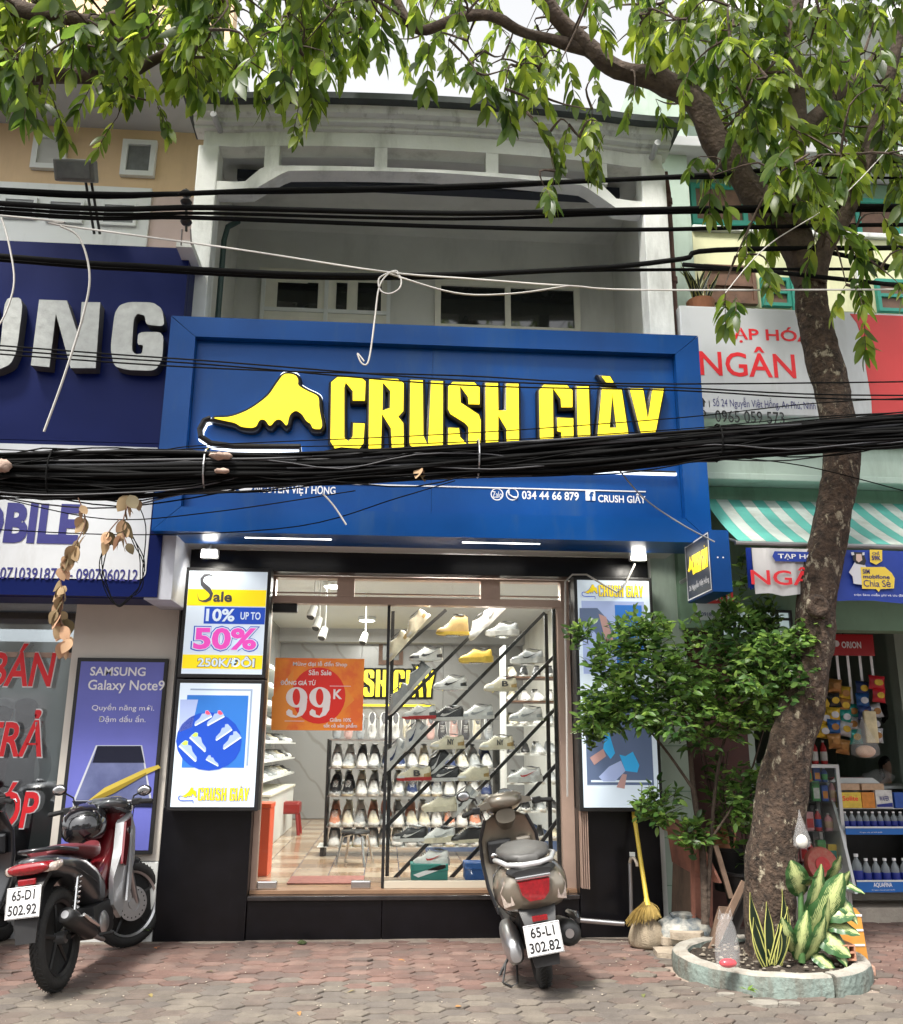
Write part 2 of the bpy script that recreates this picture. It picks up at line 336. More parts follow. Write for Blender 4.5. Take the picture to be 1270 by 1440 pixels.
def pavement():
    bed = MB(); bed.box(-60, 60, 1.8, 9.0, -.27, -.016)
    m_sand = mat('sandy_joint_bed', (.30, .235, .19), .95, noise=(6, .35), col2=(.13, .11, .095), thresh=(.35, .6), bump=.4, bscale=60)
    root = tag(bed.build('pavement', m_sand), kind='structure')
    # colours: rosy by the shop, grey-brown out in the open
    def pm(nm, c): return mat(nm, c, .88, noise=(7, .28), dirt=((.085, .072, .064), 3.2, .50, .8, 1), bump=.35, bscale=70)
    rose = [pm('rose_paver', c) for c in ((.165, .098, .08), (.14, .084, .07), (.19, .122, .10), (.13, .09, .077))]
    grey = [pm('grey_paver', c) for c in ((.14, .118, .098), (.122, .104, .09), (.162, .138, .112), (.128, .10, .083))]
    hw, hd, gp = .092, .056, .0042    # half width (points left and right), half depth
    def hexa(j=0.0, rg=None):
        a, b, c = hw-gp, hw*.5, hd-gp
        pts = [(-a, 0), (-b, -c), (b, -c), (a, 0), (b, c), (-b, c)]
        top = [(x*.965, y*.95, .0) for x, y in pts]; mid = [(x, y, -.004) for x, y in pts]; bot = [(x, y, -.03) for x, y in pts]
        return MB().loft([top, mid, bot], cap=False).add(top, [tuple(range(6))])
    meshes = [hexa().mesh('paver', fix=True) for _ in range(1)]
    rng = random.Random(4)
    cells = []
    dx, dy = hw*1.5, hd*2
    for i in range(-28, 44):
        for j in range(0, 36):
            x = i*dx; y = 4.72+j*dy+(hd if i % 2 else 0)
            if y > 7.13+.13*max(0, min(1, (x-2.1)/.3))*1.0 + (.45 if x > 2.5 else 0): continue
            if math.hypot(x-2.5, y-6.12) < .60: continue
            if (x-.48)**2+(y-7.0)**2 < 0: continue
            cells.append((x, y))
    # the ones the picture shows largest come first
    def shown(c):
        d = Vector((c[0], c[1], -EYE)); z = d.dot(_fw); u = 635+d.dot(CR)/z*FPX; v = 720-d.dot(CU)/z*FPX
        ins = -15 < u < 1285 and v < 1452
        return (0 if ins else 1, c[1]) 
    cells.sort(key=shown)
    rest = {}
    for n, (x, y) in enumerate(cells):
        q = noise.noise(Vector((x*1.3, y*1.3, 3.1)))*.35
        pink = (y+q*1.2 > 5.95) if x < 1.9 else (y+q > 6.9 or x > 3.1)
        edge = abs(y+q*1.2-5.95) < .14
        ms = rose if (pink != (edge and rng.random() < .35)) else grey
        m = rng.choice(ms)
        tilt = (rng.gauss(0, .010), rng.gauss(0, .008), rng.gauss(0, .012)); z = rng.gauss(.0, .0022)
        if rng.random() < .035: tilt = (rng.gauss(0, .05), rng.gauss(0, .04), rng.gauss(0, .05)); z = rng.choice((-.006, .006))
        if n < 300:
            o = bpy.data.objects.new('paver', meshes[0]); sc.collection.objects.link(o); o.parent = root
            if not meshes[0].materials: meshes[0].materials.append(m)
            o.material_slots[0].link = 'OBJECT'; o.material_slots[0].material = m
            o.location = (x, y, z); o.rotation_euler = tilt
        else:
            mb = rest.setdefault(m, MB()); mb.m = Matrix.Translation((x, y, z)) @ Matrix.Rotation(tilt[2], 4, 'Z') @ Matrix.Rotation(tilt[0], 4, 'X')
            a = hexa(); mb.add(a.v, a.f)
    jm = bpy.data.meshes.new('paving_field'); ob = MB(); fm = []; mats = list(rest)
    for k, m in enumerate(mats): ob.add(rest[m].v, rest[m].f); fm += [k]*len(rest[m].f)
    me = ob.mesh('paving_field', fix=False)
    for m in mats: me.materials.append(m)
    me.polygons.foreach_set('material_index', fm)
    tag(link('paving_field', me, None, root), kind='stuff')
    # plain sheet of the same paving beyond what the picture shows
    s = MB(); s.box(-60, 60, 1.82, 4.6, -.02, -.002); s.box(-60, -4.0, 4.6, 9, -.02, -.002); s.box(6.1, 60, 4.6, 9, -.02, -.002)
    tag(s.build('paving_field', rest and mats[0] or grey[0], root), kind='stuff')
    # cement skirt along the shop foot
    e = MB(); rg = random.Random(2); xs = [-2.9+i*.12 for i in range(49)]
    fr = [(x, 7.05-abs(noise.noise(Vector((x*2, 1, 0))))*.22 - (.25 if x > 1.45 else 0)) for x in xs]
    for (a, ya), (b, yb) in zip(fr, fr[1:]): e.add([(a, ya, -.006), (b, yb, -.006), (b, 7.4, .012), (a, 7.4, .012)], [(0, 1, 2, 3)])
    e.build('cement_edge', mat('rough_cement', (.24, .20, .165), .95, noise=(9, .3), bump=.6, bscale=50), root)
pavement()
# ================================================================ SHOP BUILDING
shop = empty('shop_building', (.35, 7.2, 0), 'narrow white two storey shop house with black stone pillars, glass front and upper balcony', 'building')
# shell
s = MB()
s.box(-1.74, -1.66, 7.22, 14.0, 0, 3.2)             # party walls of the ground floor
s.box(2.12, 2.2, 7.26, 14.0, 0, 3.2)
s.box(-1.74, 2.2, 14.0, 14.1, 0, 3.2)
s.build('wall', K['white_wall'], shop)
s = MB(); s.box(-1.66, 2.12, 6.95, 14.0, 3.2, 3.9); s.build('floor_slab', K['white_wall'], shop)
s = MB(); s.box(-1.735, 2.3, 6.56, 7.16, 2.92, 3.2); s.build('soffit', K['soffit_white'], shop)
# soffit panel seams and light strips at the sign's lower lip
m_strip = mat('soffit_strip_light', (1, .97, .9), .5, emis=2.5)
for a, b in ((-1.1, -.45), (.55, 1.15)): MB().box(a, b, 6.62, 6.66, 2.905, 2.918).build('light_strip', m_strip, shop)
def stone(name, x0, x1, y0, y1, z0, z1): return MB().bev(x0, x1, y0, y1, z0, z1, .004).build(name, K['black_stone'], shop)
stone('pillar_stone', -1.66, -1.0, 7.18, 7.5, -.03, .93); stone('pillar_stone', -1.655, -1.005, 7.185, 7.5, .934, 2.74)
stone('pillar_stone', 1.50, 2.14, 7.18, 7.5, -.03, .93); stone('pillar_stone', 1.505, 2.135, 7.185, 7.5, .934, 2.74)
stone('lintel_stone', -1.66, 2.14, 7.14, 7.3, 2.745, 2.915)
# step: two riser slabs and a granite tread
stone('riser_slab', -.998, -.002, 7.20, 7.5, -.03, .27); stone('riser_slab', .002, 1.498, 7.20, 7.5, -.03, .27)
MB().bev(-.998, 1.498, 7.175, 7.9, .272, .305, .006).build('tread', mat('polished_dark_tread', (.035, .03, .03), .18, noise=(12, .4)), shop)
MB().box(-.995, 1.495, 7.26, 7.9, .307, .332).build('tread', mat('brown_tile_edge', (.34, .20, .12), .3, noise=(5, .2)), shop)
# upper facade
def yb(x): t = max(-1, min(1, (x-.33)/1.75)); return 6.86-.10*(1-t*t)**.8
NX = [-1.72+i*(4.1/32) for i in range(33)]
def band(name, prof, m, x0=-1.72, x1=2.38, follow=True):
    "moulded band that follows the bowed front; prof = (dy, z) closed"
    xs = [x0+(x1-x0)*i/28 for i in range(29)]
    return MB().loft([[(x, (yb(x) if follow else 6.86)+dy, z) for dy, z in prof] for x in xs]).build(name, m, shop)
band('parapet', [(0, 6.47), (0, 6.68), (.16, 6.68), (.16, 6.47)], K['white_wall'])
# stepped cornice
band('cornice', [(-.01, 6.615), (-.035, 6.62), (-.04, 6.645), (-.09, 6.652), (-.10, 6.685), (-.16, 6.695), (-.19, 6.745), (.12, 6.745), (.12, 6.615)], K['cornice'], -1.80, 2.44)
band('roof_edge', [(-.27, 6.748), (-.28, 6.80), (.3, 6.82), (.3, 6.748)], mat('dark_roof_edge', (.045, .055, .055), .7, noise=(8, .3)), -1.86, 2.5)
# slotted band: piers between the openings and the arched strip below them
def arch(x):
    t = abs(x-.33)/1.72
    if t > .93: return 6.02-.0
    return 6.02+min(1, (0.93-t)/.17)*.19+.03*(1-t)
def ztop(x): return 6.27-.15*max(0, min(1, (abs(x-.30)/1.72-.86)/.09))
xs = [-1.585+(3.77)*i/60 for i in range(61)]
MB().loft([[(x, yb(x), arch(x)), (x, yb(x), ztop(x)), (x, yb(x)+.16, ztop(x)), (x, yb(x)+.16, arch(x))] for x in xs]).build('arched_strip', K['white_wall'], shop)
for a, b in ((-1.18, -1.05), (-.22, -.11), (.76, .87), (1.74, 1.86)):
    MB().loft([[(x, yb(x)+.004, 6.26), (x, yb(x)+.004, 6.48), (x, yb(x)+.15, 6.48), (x, yb(x)+.15, 6.26)] for x in (a, (a+b)/2, b)]).build('pier', K['white_wall'], shop)
# columns
MB().bev(-1.76, -1.58, 6.85, 7.06, 3.9, 6.468, .012).build('column', K['white_wall'], shop)
MB().bev(2.18, 2.40, 6.85, 7.06, 3.9, 6.468, .012).build('column', K['white_wall'], shop)
s = MB(); s.box(-1.74, -1.66, 7.06, 8.5, 3.9, 6.6); s.box(2.30, 2.38, 7.06, 8.5, 3.9, 6.6); s.box(-1.66, 2.30, 8.4, 8.5, 3.9, 6.75)
s.build('balcony_wall', K['balcony_wall'], shop)
MB().box(-1.72, 2.38, 7.05, 8.5, 6.62, 6.74).build('balcony_ceiling', K['balcony_wall'], shop)
MB().box(-1.74, 2.38, 6.8, 8.5, 3.9, 4.0).build('balcony_floor', K['balcony_wall'], shop)
MB().box(-1.58, 2.18, 6.95, 7.03, 4.0, 4.75).build('balcony_parapet', K['white_wall'], shop)
# dark roll-up sunshade strips under the roof
s = MB(); s.box(-1.5, 2.1, 7.3, 7.42, 6.46, 6.56)
s.build('sunshade_roll', mat('dark_sunshade', (.03, .035, .05), .7), shop)
s = MB(); s.tube([(-1.55, 7.2, 4.0), (-1.55, 7.2, 5.75), (-1.53, 7.22, 5.9), (-1.45, 7.28, 6.0)], .025, 8)
s.build('downpipe', mat('dark_green_metal', (.02, .05, .045), .5), shop)
# balcony door and window at the back wall, Y 8.4
def door_upper():
    x0, x1, z0, z1 = -1.36, -.08, 4.0, 6.08
    f = MB().box(x0, x1, 8.345, 8.395, z0, z1); f.box(x0-.05, x1+.05, 8.33, 8.39, z1, z1+.06)
    fo = f.build('balcony_door', K['cream_frame'], shop)
    fr = MB()
    for k in range(3): xx = x0+(x1-x0)*(.0, .5, 1)[k]; fr.box(xx-.02, xx+.02, 8.325, 8.344, z0, z1)
    fr.box(x0, x1, 8.327, 8.3435, 5.66, 5.70); fr.build('frame', K['white_frame'], fo)
    for pr in ((390, 432, 398, 437), (432, 447, 398, 437), (473, 488, 398, 437), (503, 536, 398, 437)):
        a, b, c, d = rect(pr[0], pr[2], pr[1], pr[3], 8.34)
        MB().box(a, b, 8.336, 8.3435, c, d).build('pane', K['dark_glass'], fo)
    for k in range(4):
        xx = x0+.06+k*(x1-x0-.04)/4
        MB().bev(xx, xx+.24, 8.33, 8.3435, 4.3, 5.6, .008).build('panel', K['cream_frame'], fo)
door_upper()
def window(parent, x0, x1, z0, z1, Y, cols, rows, fw=.045, m=None, gm=None, d=.05, name='window', sill=False):
    m = m or K['white_frame']; gm = gm or K['dark_glass']
    f = MB(); f.box(x0, x0+fw, Y-d, Y, z0, z1); f.box(x1-fw, x1, Y-d, Y, z0, z1); f.box(x0+fw, x1-fw, Y-d, Y, z1-fw, z1); f.box(x0+fw, x1-fw, Y-d, Y, z0, z0+fw)
    for c in range(1, cols): xx = x0+(x1-x0)*c/cols; f.box(xx-fw/2, xx+fw/2, Y-d*.9, Y-.002, z0+fw, z1-fw)
    zs = [z0]
    for r in rows: zs.append(z0+(z1-z0)*r)
    zs.append(z1)
    for z in zs[1:-1]:
        for c in range(cols): f.box(x0+(x1-x0)*c/cols+fw/2*(1 if c else 2), x0+(x1-x0)*(c+1)/cols-fw/2*(2 if c == cols-1 else 1), Y-d*.9, Y-.002, z-fw/2, z+fw/2)
    wo = f.build(name, m, parent)
    for c in range(cols):
        for k in range(len(zs)-1):
            a = x0+(x1-x0)*c/cols+.01; b = x0+(x1-x0)*(c+1)/cols-.01
            MB().box(a, b, Y-.022, Y-.014, zs[k]+.01, zs[k+1]-.01).build('pane', gm, wo)
    if sill: MB().bev(x0-.05, x1+.05, Y-d-.05, Y, z0-.05, z0-.002, .006).build('sill', m, wo)
    return wo
window(shop, .40, 1.92, 4.7, 6.10, 8.395, 2, (.62,), .06, K['cream_frame'])
# roof drain stubs in the cornice, a wall lamp, stained pipe on the right corner
for px in (300, 925):
    p = W(px, 160 if px < 600 else 200, 6.62); MB().cyl((p.x, 6.62, p.z), (p.x+.02, 6.9, p.z+.02), .028, n=10).build('drain_stub', K['grey_soffit'], shop)
s = MB(); s.tube([(2.46, 7.0, 3.3), (2.455, 7.0, 5.0), (2.462, 7.0, 6.3), (2.40, 6.88, 6.45)], .032, 10)
for z in (4.4, 5.4, 6.2): s.cyl((2.46, 7.0, z), (2.46, 7.0, z+.05), .042, n=10)
tag(s.build('drain_pipe', K['rust_pipe'], None), 'rusty brown drainpipe running up the right corner of the balcony front', 'pipe')
# ---------------------------------------------------------------- shopfront frame and glass
MB().box(1.40, 1.498, 7.30, 7.40, .333, 2.53).build('door_post', K['alu'], shop)
MB().box(-.998, -.955, 7.30, 7.38, .333, 2.53).build('door_post', K['alu'], shop)
MB().box(-.998, 1.498, 7.29, 7.40, 2.515, 2.575).build('transom', K['alu'], shop)
MB().box(-.998, 1.498, 7.29, 7.40, 2.725, 2.742).build('transom', K['alu'], shop)
for a, b in ((-.998, -.93), (-.43, -.29), (.76, .92), (1.43, 1.498)): MB().box(a, b, 7.292, 7.398, 2.576, 2.724).build('transom_post', K['alu'], shop)
for a, b in ((-.93, -.43), (-.29, .76), (.92, 1.43)):
    MB().box(a, b, 7.34, 7.346, 2.576, 2.724).build('transom_pane', K['clear'], shop)
    MB().box(a+.003, b-.003, 7.325, 7.338, 2.60, 2.612).build('transom_bar', K['alu'], shop)
MB().box(-.955, -.012, 7.335, 7.345, .345, 2.512).build('glass_door', K['clear'], shop)
MB().box(.012, 1.398, 7.355, 7.363, .385, 2.512).build('display_pane', K['clear'], shop)
MB().box(-.012, .012, 7.33, 7.375, .335, 2.512).build('mullion', K['black_plastic'], shop)
MB().box(.012, 1.40, 7.33, 7.372, .334, .384).build('display_sill', mat('cream_sill', (.62, .56, .45), .4), shop)
MB().box(.0, 1.41, 7.40, 7.62, .335, .372).build('display_floor', mat('display_floor_tile', (.30, .23, .17), .35, noise=(5, .2)), shop)
MB().box(1.37, 1.398, 7.372, 7.40, .385, 2.512).build('mullion', K['black_plastic'], shop)
MB().bev(-.24, -.09, 7.31, 7.37, .333, .39, .008).build('patch_lock', K['chrome'], shop)
MB().bev(-.95, -.80, 7.31, 7.37, .333, .39, .008).build('patch_hinge', K['chrome'], shop)
MB().bev(-.95, -.75, 7.31, 7.37, 2.44, 2.512, .008).build('patch_hinge', K['black_plastic'], shop)
# folding metal gate bars stacked at the right of the opening
for i in range(4):
    z = .36; MB().box(1.502+i*.014, 1.510+i*.014, 7.10-.012*i, 7.165-.012*i, z, 1.72-.05*i).build('folding_gate_bar', K['alu'], shop)
# ================================================================ MAIN SIGN
SY = 6.45
sign = empty('shop_sign', (.35, SY, 2.9), 'big blue box sign with glowing yellow lettering and sneaker logo above the shop', 'sign')
x0, x1, z0, z1 = -1.745, 2.445, 2.90, 4.62
ix0, ix1, iz0, iz1 = -1.545, 2.245, 3.09, 4.45
MB().box(x0+.02, x1-.02, 6.60, 6.9, z0+.01, z1-.01).build('box_body', K['sign_blue'], sign)
def framebar(poly): return MB().prism(poly, SY, 6.60).build('frame_panel', K['sign_blue'], sign)
g = .003
framebar([(x0, z1), (x1, z1), (ix1+g, iz1+g), (ix0-g, iz1+g)]); framebar([(x0, z0), (x0, z1-g*2), (ix0-g, iz1), (ix0-g, iz0)])
framebar([(x1, z0), (ix1+g, iz0), (ix1+g, iz1), (x1, z1-g*2)]); framebar([(x0+g, z0), (ix0, iz0-g), (ix1, iz0-g), (x1-g, z0)])
FY = 6.52
for a, b in ((ix0, .30), (.302, ix1)): MB().box(a, b, FY, 6.598, iz0, iz1).build('face_panel', K['sign_blue'], sign)
bv = MB()   # bright inner bevel line, and rivets
for a, b in ((-1.2, 3.1),): pass
LA = lambda x, y: (270+x/3.735, 510+y/3.735)
LB = lambda x, y: (600+x/3.528, 510+y/3.528)
LOGO = {
 'C': [[LA(*p) for p in ((765,78),(890,82),(912,100),(908,200),(845,200),(845,150),(808,105),(800,130),(800,395),(822,415),(845,390),(848,320),(907,322),(900,425),(880,450),(750,450),(728,415),(732,105))]],
 'R': [[LA(*p) for p in ((932,85),(1080,88),(1112,110),(1110,255),(1082,285),(1110,320),(1113,449),(1050,449),(1045,345),(998,270),(993,451),(928,451))], [LA(*p) for p in ((1003,105),(1000,255),(1040,240),(1042,150))]],
 'U': [[LA(*p) for p in ((1147,94),(1212,95),(1215,385),(1240,440),(1256,98),(1318,100),(1317,430),(1292,462),(1175,458),(1143,430))]],
 'S': [[LB(*p) for p in ((130,98),(235,100),(262,125),(262,208),(208,206),(205,170),(165,115),(168,200),(258,260),(268,290),(265,425),(240,446),(130,444),(105,415),(108,325),(160,327),(165,370),(208,415),(208,320),(190,300),(118,255),(106,230),(108,120))]],
 'H': [[LB(*p) for p in ((293,103),(353,104),(355,240),(395,240),(395,107),(455,107),(458,452),(398,452),(396,330),(355,262),(354,450),(293,450))]],
 'G': [[LB(*p) for p in ((580,112),(695,115),(722,140),(722,222),(668,222),(665,180),(625,125),(628,410),(648,432),(668,410),(668,345),(648,340),(648,275),(726,278),(728,435),(705,460),(590,458),(563,435),(558,140))]],
 'I': [[LB(*p) for p in ((745,120),(803,120),(813,462),(752,462))]],
 'A': [[LB(*p) for p in ((870,127),(965,130),(1016,466),(958,466),(948,385),(902,385),(893,464),(838,464))], [LB(*p) for p in ((920,155),(906,325),(942,325))]],
 'grave': [[LB(*p) for p in ((868,68),(908,70),(928,104),(895,104))]],
 'Y': [[LB(*p) for p in ((1008,130),(1072,130),(1097,290),(1120,132),(1175,132),(1130,370),(1130,468),(1070,468),(1068,370))]],
}
SHOELOGO = [[LA(*p) for p in ((480,62),(515,60),(545,68),(560,90),(555,120),(600,148),(655,172),(668,190),(668,240),(690,350),(635,350),(625,322),(600,308),(580,272),(545,250),(512,275),(500,340),(470,300),(440,300),(410,340),(385,300),(355,300),(335,345),(260,340),(230,318),(180,308),(100,290),(200,290),(300,252),(400,180),(440,120))]]
SHOELOGO = [chaikin(SHOELOGO[0], 2, .22)]
SOLELINE = [LA(*p) for p in ((100,292),(66,305),(42,350),(46,388),(100,424),(220,440),(568,442),(568,520))]
LY = 6.44
for k, lp in LOGO.items():
    fn = lambda p: (W(p[0], p[1], LY).x, W(p[0], p[1], LY).z)
    ws = [[fn(p) for p in q] for q in lp]
    me = curve_mesh(ws, .05, .021, 'letter_return'); me.transform(Matrix.Translation((0, LY+.025, 0)))
    bk = link('letter_return', me, K['black_edge'], sign)
    me = curve_mesh(ws, .012, 0, 'letter'); me.transform(Matrix.Translation((0, LY-.01, 0)))
    lo = link('letter', me, K['yellow_lit'], sign)
ws = [[(W(p[0], p[1], LY).x, W(p[0], p[1], LY).z) for p in SHOELOGO[0]]]
me = curve_mesh(ws, .05, .028, 'logo_return'); me.transform(Matrix.Translation((0, LY+.025, 0))); link('logo_return', me, K['black_edge'], sign)
me = curve_mesh(ws, .012, 0, 'sneaker_logo'); me.transform(Matrix.Translation((0, LY-.01, 0))); link('sneaker_logo', me, K['yellow_lit'], sign)
sl = [W(p[0], p[1], 6.47) for p in SOLELINE]
MB().tube(sl, .024, 6).build('sole_line', K['black_edge'], sign)
MB().tube([p+Vector((0, .035, -.008)) for p in sl], .026, 6).build('sole_glow', K['neon_white'], sign)
for (a, b) in (((222, 352, ), (355, 365)),): pass
# halo tubes tucked behind the black returns
def halo(lps, r=.006):
    for lp in lps:
        p = [W(q[0], q[1], 6.485) for q in lp]; p.append(p[0]); c = sum(p, Vector())/len(p)
        MB().tube([c+(q-c)*1.075+Vector((0, 0, 0)) for q in p], r, 5, cap=False).build('halo_tube', K['neon_white'], sign)
halo(SHOELOGO, .007)
# lower line and small lettering (flat vinyl)
def bar(px0, py0, px1, py1, Y, h, m, parent, name='underline', d=.004):
    a, b = W(px0, py0, Y), W(px1, py1, Y); zc = (a.z+b.z)/2
    return MB().box(a.x, b.x, Y-d, Y, zc-h/2, zc+h/2).build(name, m, parent)
VY = FY-.002
bar(478, 682, 908, 690, VY, .009, K['white_print'], sign)
bar(360, 652, 950, 668, VY, .016, K['neon_white'], sign, 'glow_line', .03); bar(360, 648, 950, 664, 6.48, .014, K['black_edge'], sign, 'glow_line_cover', .01)
tpx('26', (309, 655, 357, 693), VY, K['white_print'], sign, bold=.03)
tpx('NGUYỄN VIỆT HỒNG', (358, 677, 472, 697), VY, K['white_print'], sign, bold=.02)
tpx('034 44 66 879', (734, 691, 814, 703), VY, K['white_print'], sign, bold=.02)
tpx('CRUSH GIẦY', (841, 691, 908, 707), VY, K['white_print'], sign, bold=.02)
def ring(cx, cy, r, Y, m, parent, name='ring', w_=.16):
    c = W(cx, cy, Y); rr = W(cx+r, cy, Y).x-c.x
    o = [(c.x+rr*math.cos(i*.314), c.z+rr*math.sin(i*.314)) for i in range(20)]; n_ = [(c.x+rr*(1-w_)*math.cos(i*.314), c.z+rr*(1-w_)*math.sin(i*.314)) for i in range(20)]
    me = curve_mesh([o, n_], .002, 0, name); me.transform(Matrix.Translation((0, Y, 0))); return link(name, me, m, parent)
ring(699, 695, 9, VY, K['white_print'], sign); tpx('Zalo', (692.5, 691, 706, 700), VY, K['white_print'], sign)
ring(720.5, 695, 9, VY, K['white_print'], sign)
a, b, c_, d_ = rect(715, 690, 727, 701, VY); MB().tube([(a, VY-.002, d_), (a+.006, VY-.002, (c_+d_)/2), ((a+b)/2, VY-.002, c_+.012), (b, VY-.002, c_+.004)], [.011, .006, .006, .011], 6).build('handset_mark', K['white_print'], sign)
a, b, c_, d_ = rect(823.5, 690, 837, 704, VY); MB().box(a, b, VY-.003, VY, c_, d_).build('square_mark', K['white_print'], sign)
txt('f', (a+.028, b-.012, c_, d_-.008), VY-.0045, K['sign_blue'], sign, bold=.05)
# ================================================================ LIGHT BOXES, STICKER
def lit(name, c, e=.15): return mat(name, c, .35, emis=e)
Lw, Ly, Lb, Lp, Lg = lit('lit_white', (.66, .76, .86)), lit('lit_yellow', (.95, .74, .01)), lit('lit_blue', (.012, .07, .48)), lit('lit_pink', (.80, .08, .50)), lit('lit_grey', (.07, .07, .08), .02)
Lsky, Lshoe, Lpale = lit('lit_sky_blue', (.03, .17, .55)), lit('lit_shoe_grey', (.34, .44, .66)), lit('lit_pale_lilac', (.36, .44, .70))
Lred, Lgreen, Lskin, Lcy = lit('lit_red', (.9, .08, .15)), lit('lit_lime', (.5, .9, .1)), lit('lit_skin', (.45, .27, .25)), lit('lit_cyan', (.04, .38, .75))
Lnavy, Lslate, Lframe = lit('lit_navy', (.04, .10, .42)), lit('lit_slate', (.10, .14, .24)), lit('lit_frame_grey', (.28, .36, .50))
BY = 7.02
def lightbox(label, px, zs, group=None):
    x0, x1 = px; z0, z1 = zs
    b = empty('light_box', ((x0+x1)/2, BY, z0), label, 'light box', group)
    MB().bev(x0-.028, x1+.028, BY+.006, BY+.155, z0-.03, z1+.03, .008).build('case', K['black_plastic'], b)
    MB().box(x0, x1, BY, BY+.0055, z0, z1).build('face', Lw, b); return b
def fp(pts, m, parent, name='print', k=1, d=.001): return flat([pts], BY-.0015*k, m, parent, name, d)
def crushmark(x0, x1, z0, z1, Y, mf, me, parent, grow=.003, fn=None, shoe=True, sole=None):
    "the shop's word mark with sneaker, flat print, fitted in a rectangle"
    pts = [p for l in LOGO.values() for q in l for p in q]+SHOELOGO[0]*shoe
    w0 = [(W(p[0], p[1], LY).x, W(p[0], p[1], LY).z) for p in pts]
    a, b = min(q[0] for q in w0), max(q[0] for q in w0); c, d = min(q[1] for q in w0), max(q[1] for q in w0)
    f = lambda p: (x0+(W(p[0], p[1], LY).x-a)/(b-a)*(x1-x0), z0+(W(p[0], p[1], LY).z-c)/(d-c)*(z1-z0))
    obs = []
    for lps in list(LOGO.values())+([SHOELOGO] if shoe else []):
        ws = [[f(p) for p in q] for q in lps]
        if me is not None:
            m1 = curve_mesh(ws, .001, grow, 'word_mark_edge'); m1.transform(Matrix.Translation((0, Y+.0005+grow, 0))); obs.append(link('word_mark_edge', m1, me, parent))
        m2 = curve_mesh(ws, .001, 0, 'word_mark'); m2.transform(Matrix.Translation((0, Y-.0015, 0))); obs.append(link('word_mark', m2, mf, parent))
    if sole is not None:
        t = [f(p) for p in SOLELINE]; obs.append(MB().tube([(p[0], Y, p[1]) for p in t], .003, 5).build('sole_line', sole, parent))
    return obs
def shoeprint(cx, cy, L, m, parent, rot=0.0, k=3, flip=1, tip=None, Y=None):
    "flat printed sneaker silhouette, px units"
    P = ((-.5, .12), (-.48, .2), (.5, .2), (.52, .05), (.48, -.2), (.36, -.26), (.26, -.14), (.12, -.2), (-.08, -.06), (-.38, .0))
    ca, sa = math.cos(rot), math.sin(rot)
    q = [(cx+L*(flip*x*ca-y*sa), cy+L*(flip*x*sa+y*ca)) for x, y in P]
    flat([q], BY-.0015*k, m, parent, 'printed_sneaker', .001)
    q2 = [(cx+L*(flip*x*ca-y*sa), cy+L*(flip*x*sa+y*ca)) for x, y in ((-.48, .13), (.5, .13), (.5, .2), (-.48, .2))]
    flat([q2], BY-.0015*(k+1), Lw, parent, 'printed_sole', .001)
    if tip: 
        q3 = [(cx+L*(flip*x*ca-y*sa), cy+L*(flip*x*sa+y*ca)) for x, y in ((.36, -.24), (.47, -.18), (.5, .02), (.36, .0), (.28, -.12))]
        flat([q3], BY-.0015*(k+1), tip, parent, 'printed_heel', .001)
LX = (-1.575, -.965)
b1 = lightbox('lit sale light box with pink fifty percent print on the left black pillar', LX, (1.915, 2.715))
def R1(x, y): return (230+x/4.0, 790+y/4.0)       # crop coordinates of the left pair
def rc1(x0_, y0_, x1_, y1_, k=2): a, b = R1(x0_, y0_), R1(x1_, y1_); return rect(a[0], a[1], b[0], b[1], BY-.0015*k)
def rb(rc, m, parent, k=1, name='print'): return MB().box(rc[0], rc[1], BY-.0015*k, BY-.0015*k+.001, rc[2], rc[3]).build(name, m, parent)
x0l, x1l = LX
rb((x0l+.002, x1l-.002, 2.715-.275, 2.715-.145), Ly, b1); rb((x0l+.14, x1l-.002, 2.30, 2.432), Lb, b1)
rb((x0l+.002, x1l-.002, 1.955, 2.06), Ly, b1)
_c = [(.93, .80, .02), (.92, .86, .02), (.80, .945, .03), (.60, .985, .05), (.35, .95, .10), (.22, .82, .14), (.26, .66, .15), (.45, .54, .16), (.68, .42, .16), (.82, .28, .15), (.76, .12, .13), (.55, .035, .08), (.34, .02, .04), (.16, .06, .03), (.08, .18, .02), (.07, .30, .02)]
_l, _r = [], []
for _i, (_x, _y, _w) in enumerate(_c):
    _a, _b = _c[max(0, _i-1)], _c[min(len(_c)-1, _i+1)]; _d = Vector((_b[0]-_a[0], _b[1]-_a[1])).normalized(); _n = Vector((-_d.y, _d.x))*_w*.62
    _l.append((x0l+.07+(_x+_n.x)*.14, 2.47+(_y+_n.y)*.22)); _r.append((x0l+.07+(_x-_n.x)*.14, 2.47+(_y-_n.y)*.22))
MB().prism(_l+_r[::-1], BY-.0045, BY-.0035).build('initial', Lg, b1); txt('ale', (x0l+.20, x0l+.345, 2.47, 2.555), BY-.004, Lg, b1, bold=.03)
txt('10%', (x0l+.155, x0l+.375, 2.318, 2.418), BY-.004, Lw, b1, bold=.03); txt('UP TO', (x0l+.42, x0l+.575, 2.335, 2.395), BY-.004, Lw, b1, bold=.02)
txt('50%', (x0l+.055, x0l+.575, 2.085, 2.285), BY-.003, Lb, b1, bold=.075); txt('50%', (x0l+.065, x0l+.565, 2.093, 2.277), BY-.0045, Lw, b1, bold=.06); txt('50%', (x0l+.075, x0l+.555, 2.10, 2.27), BY-.006, Lp, b1, bold=.035)
txt('250K/ĐÔI', (x0l+.115, x0l+.555, 1.965, 2.055), BY-.004, Lg, b1, bold=.05); txt('250K/ĐÔI', (x0l+.12, x0l+.55, 1.969, 2.051), BY-.0055, Lw, b1, bold=.025)
b2 = lightbox('lit sneaker poster light box under the sale box on the left pillar', LX, (.945, 1.845))
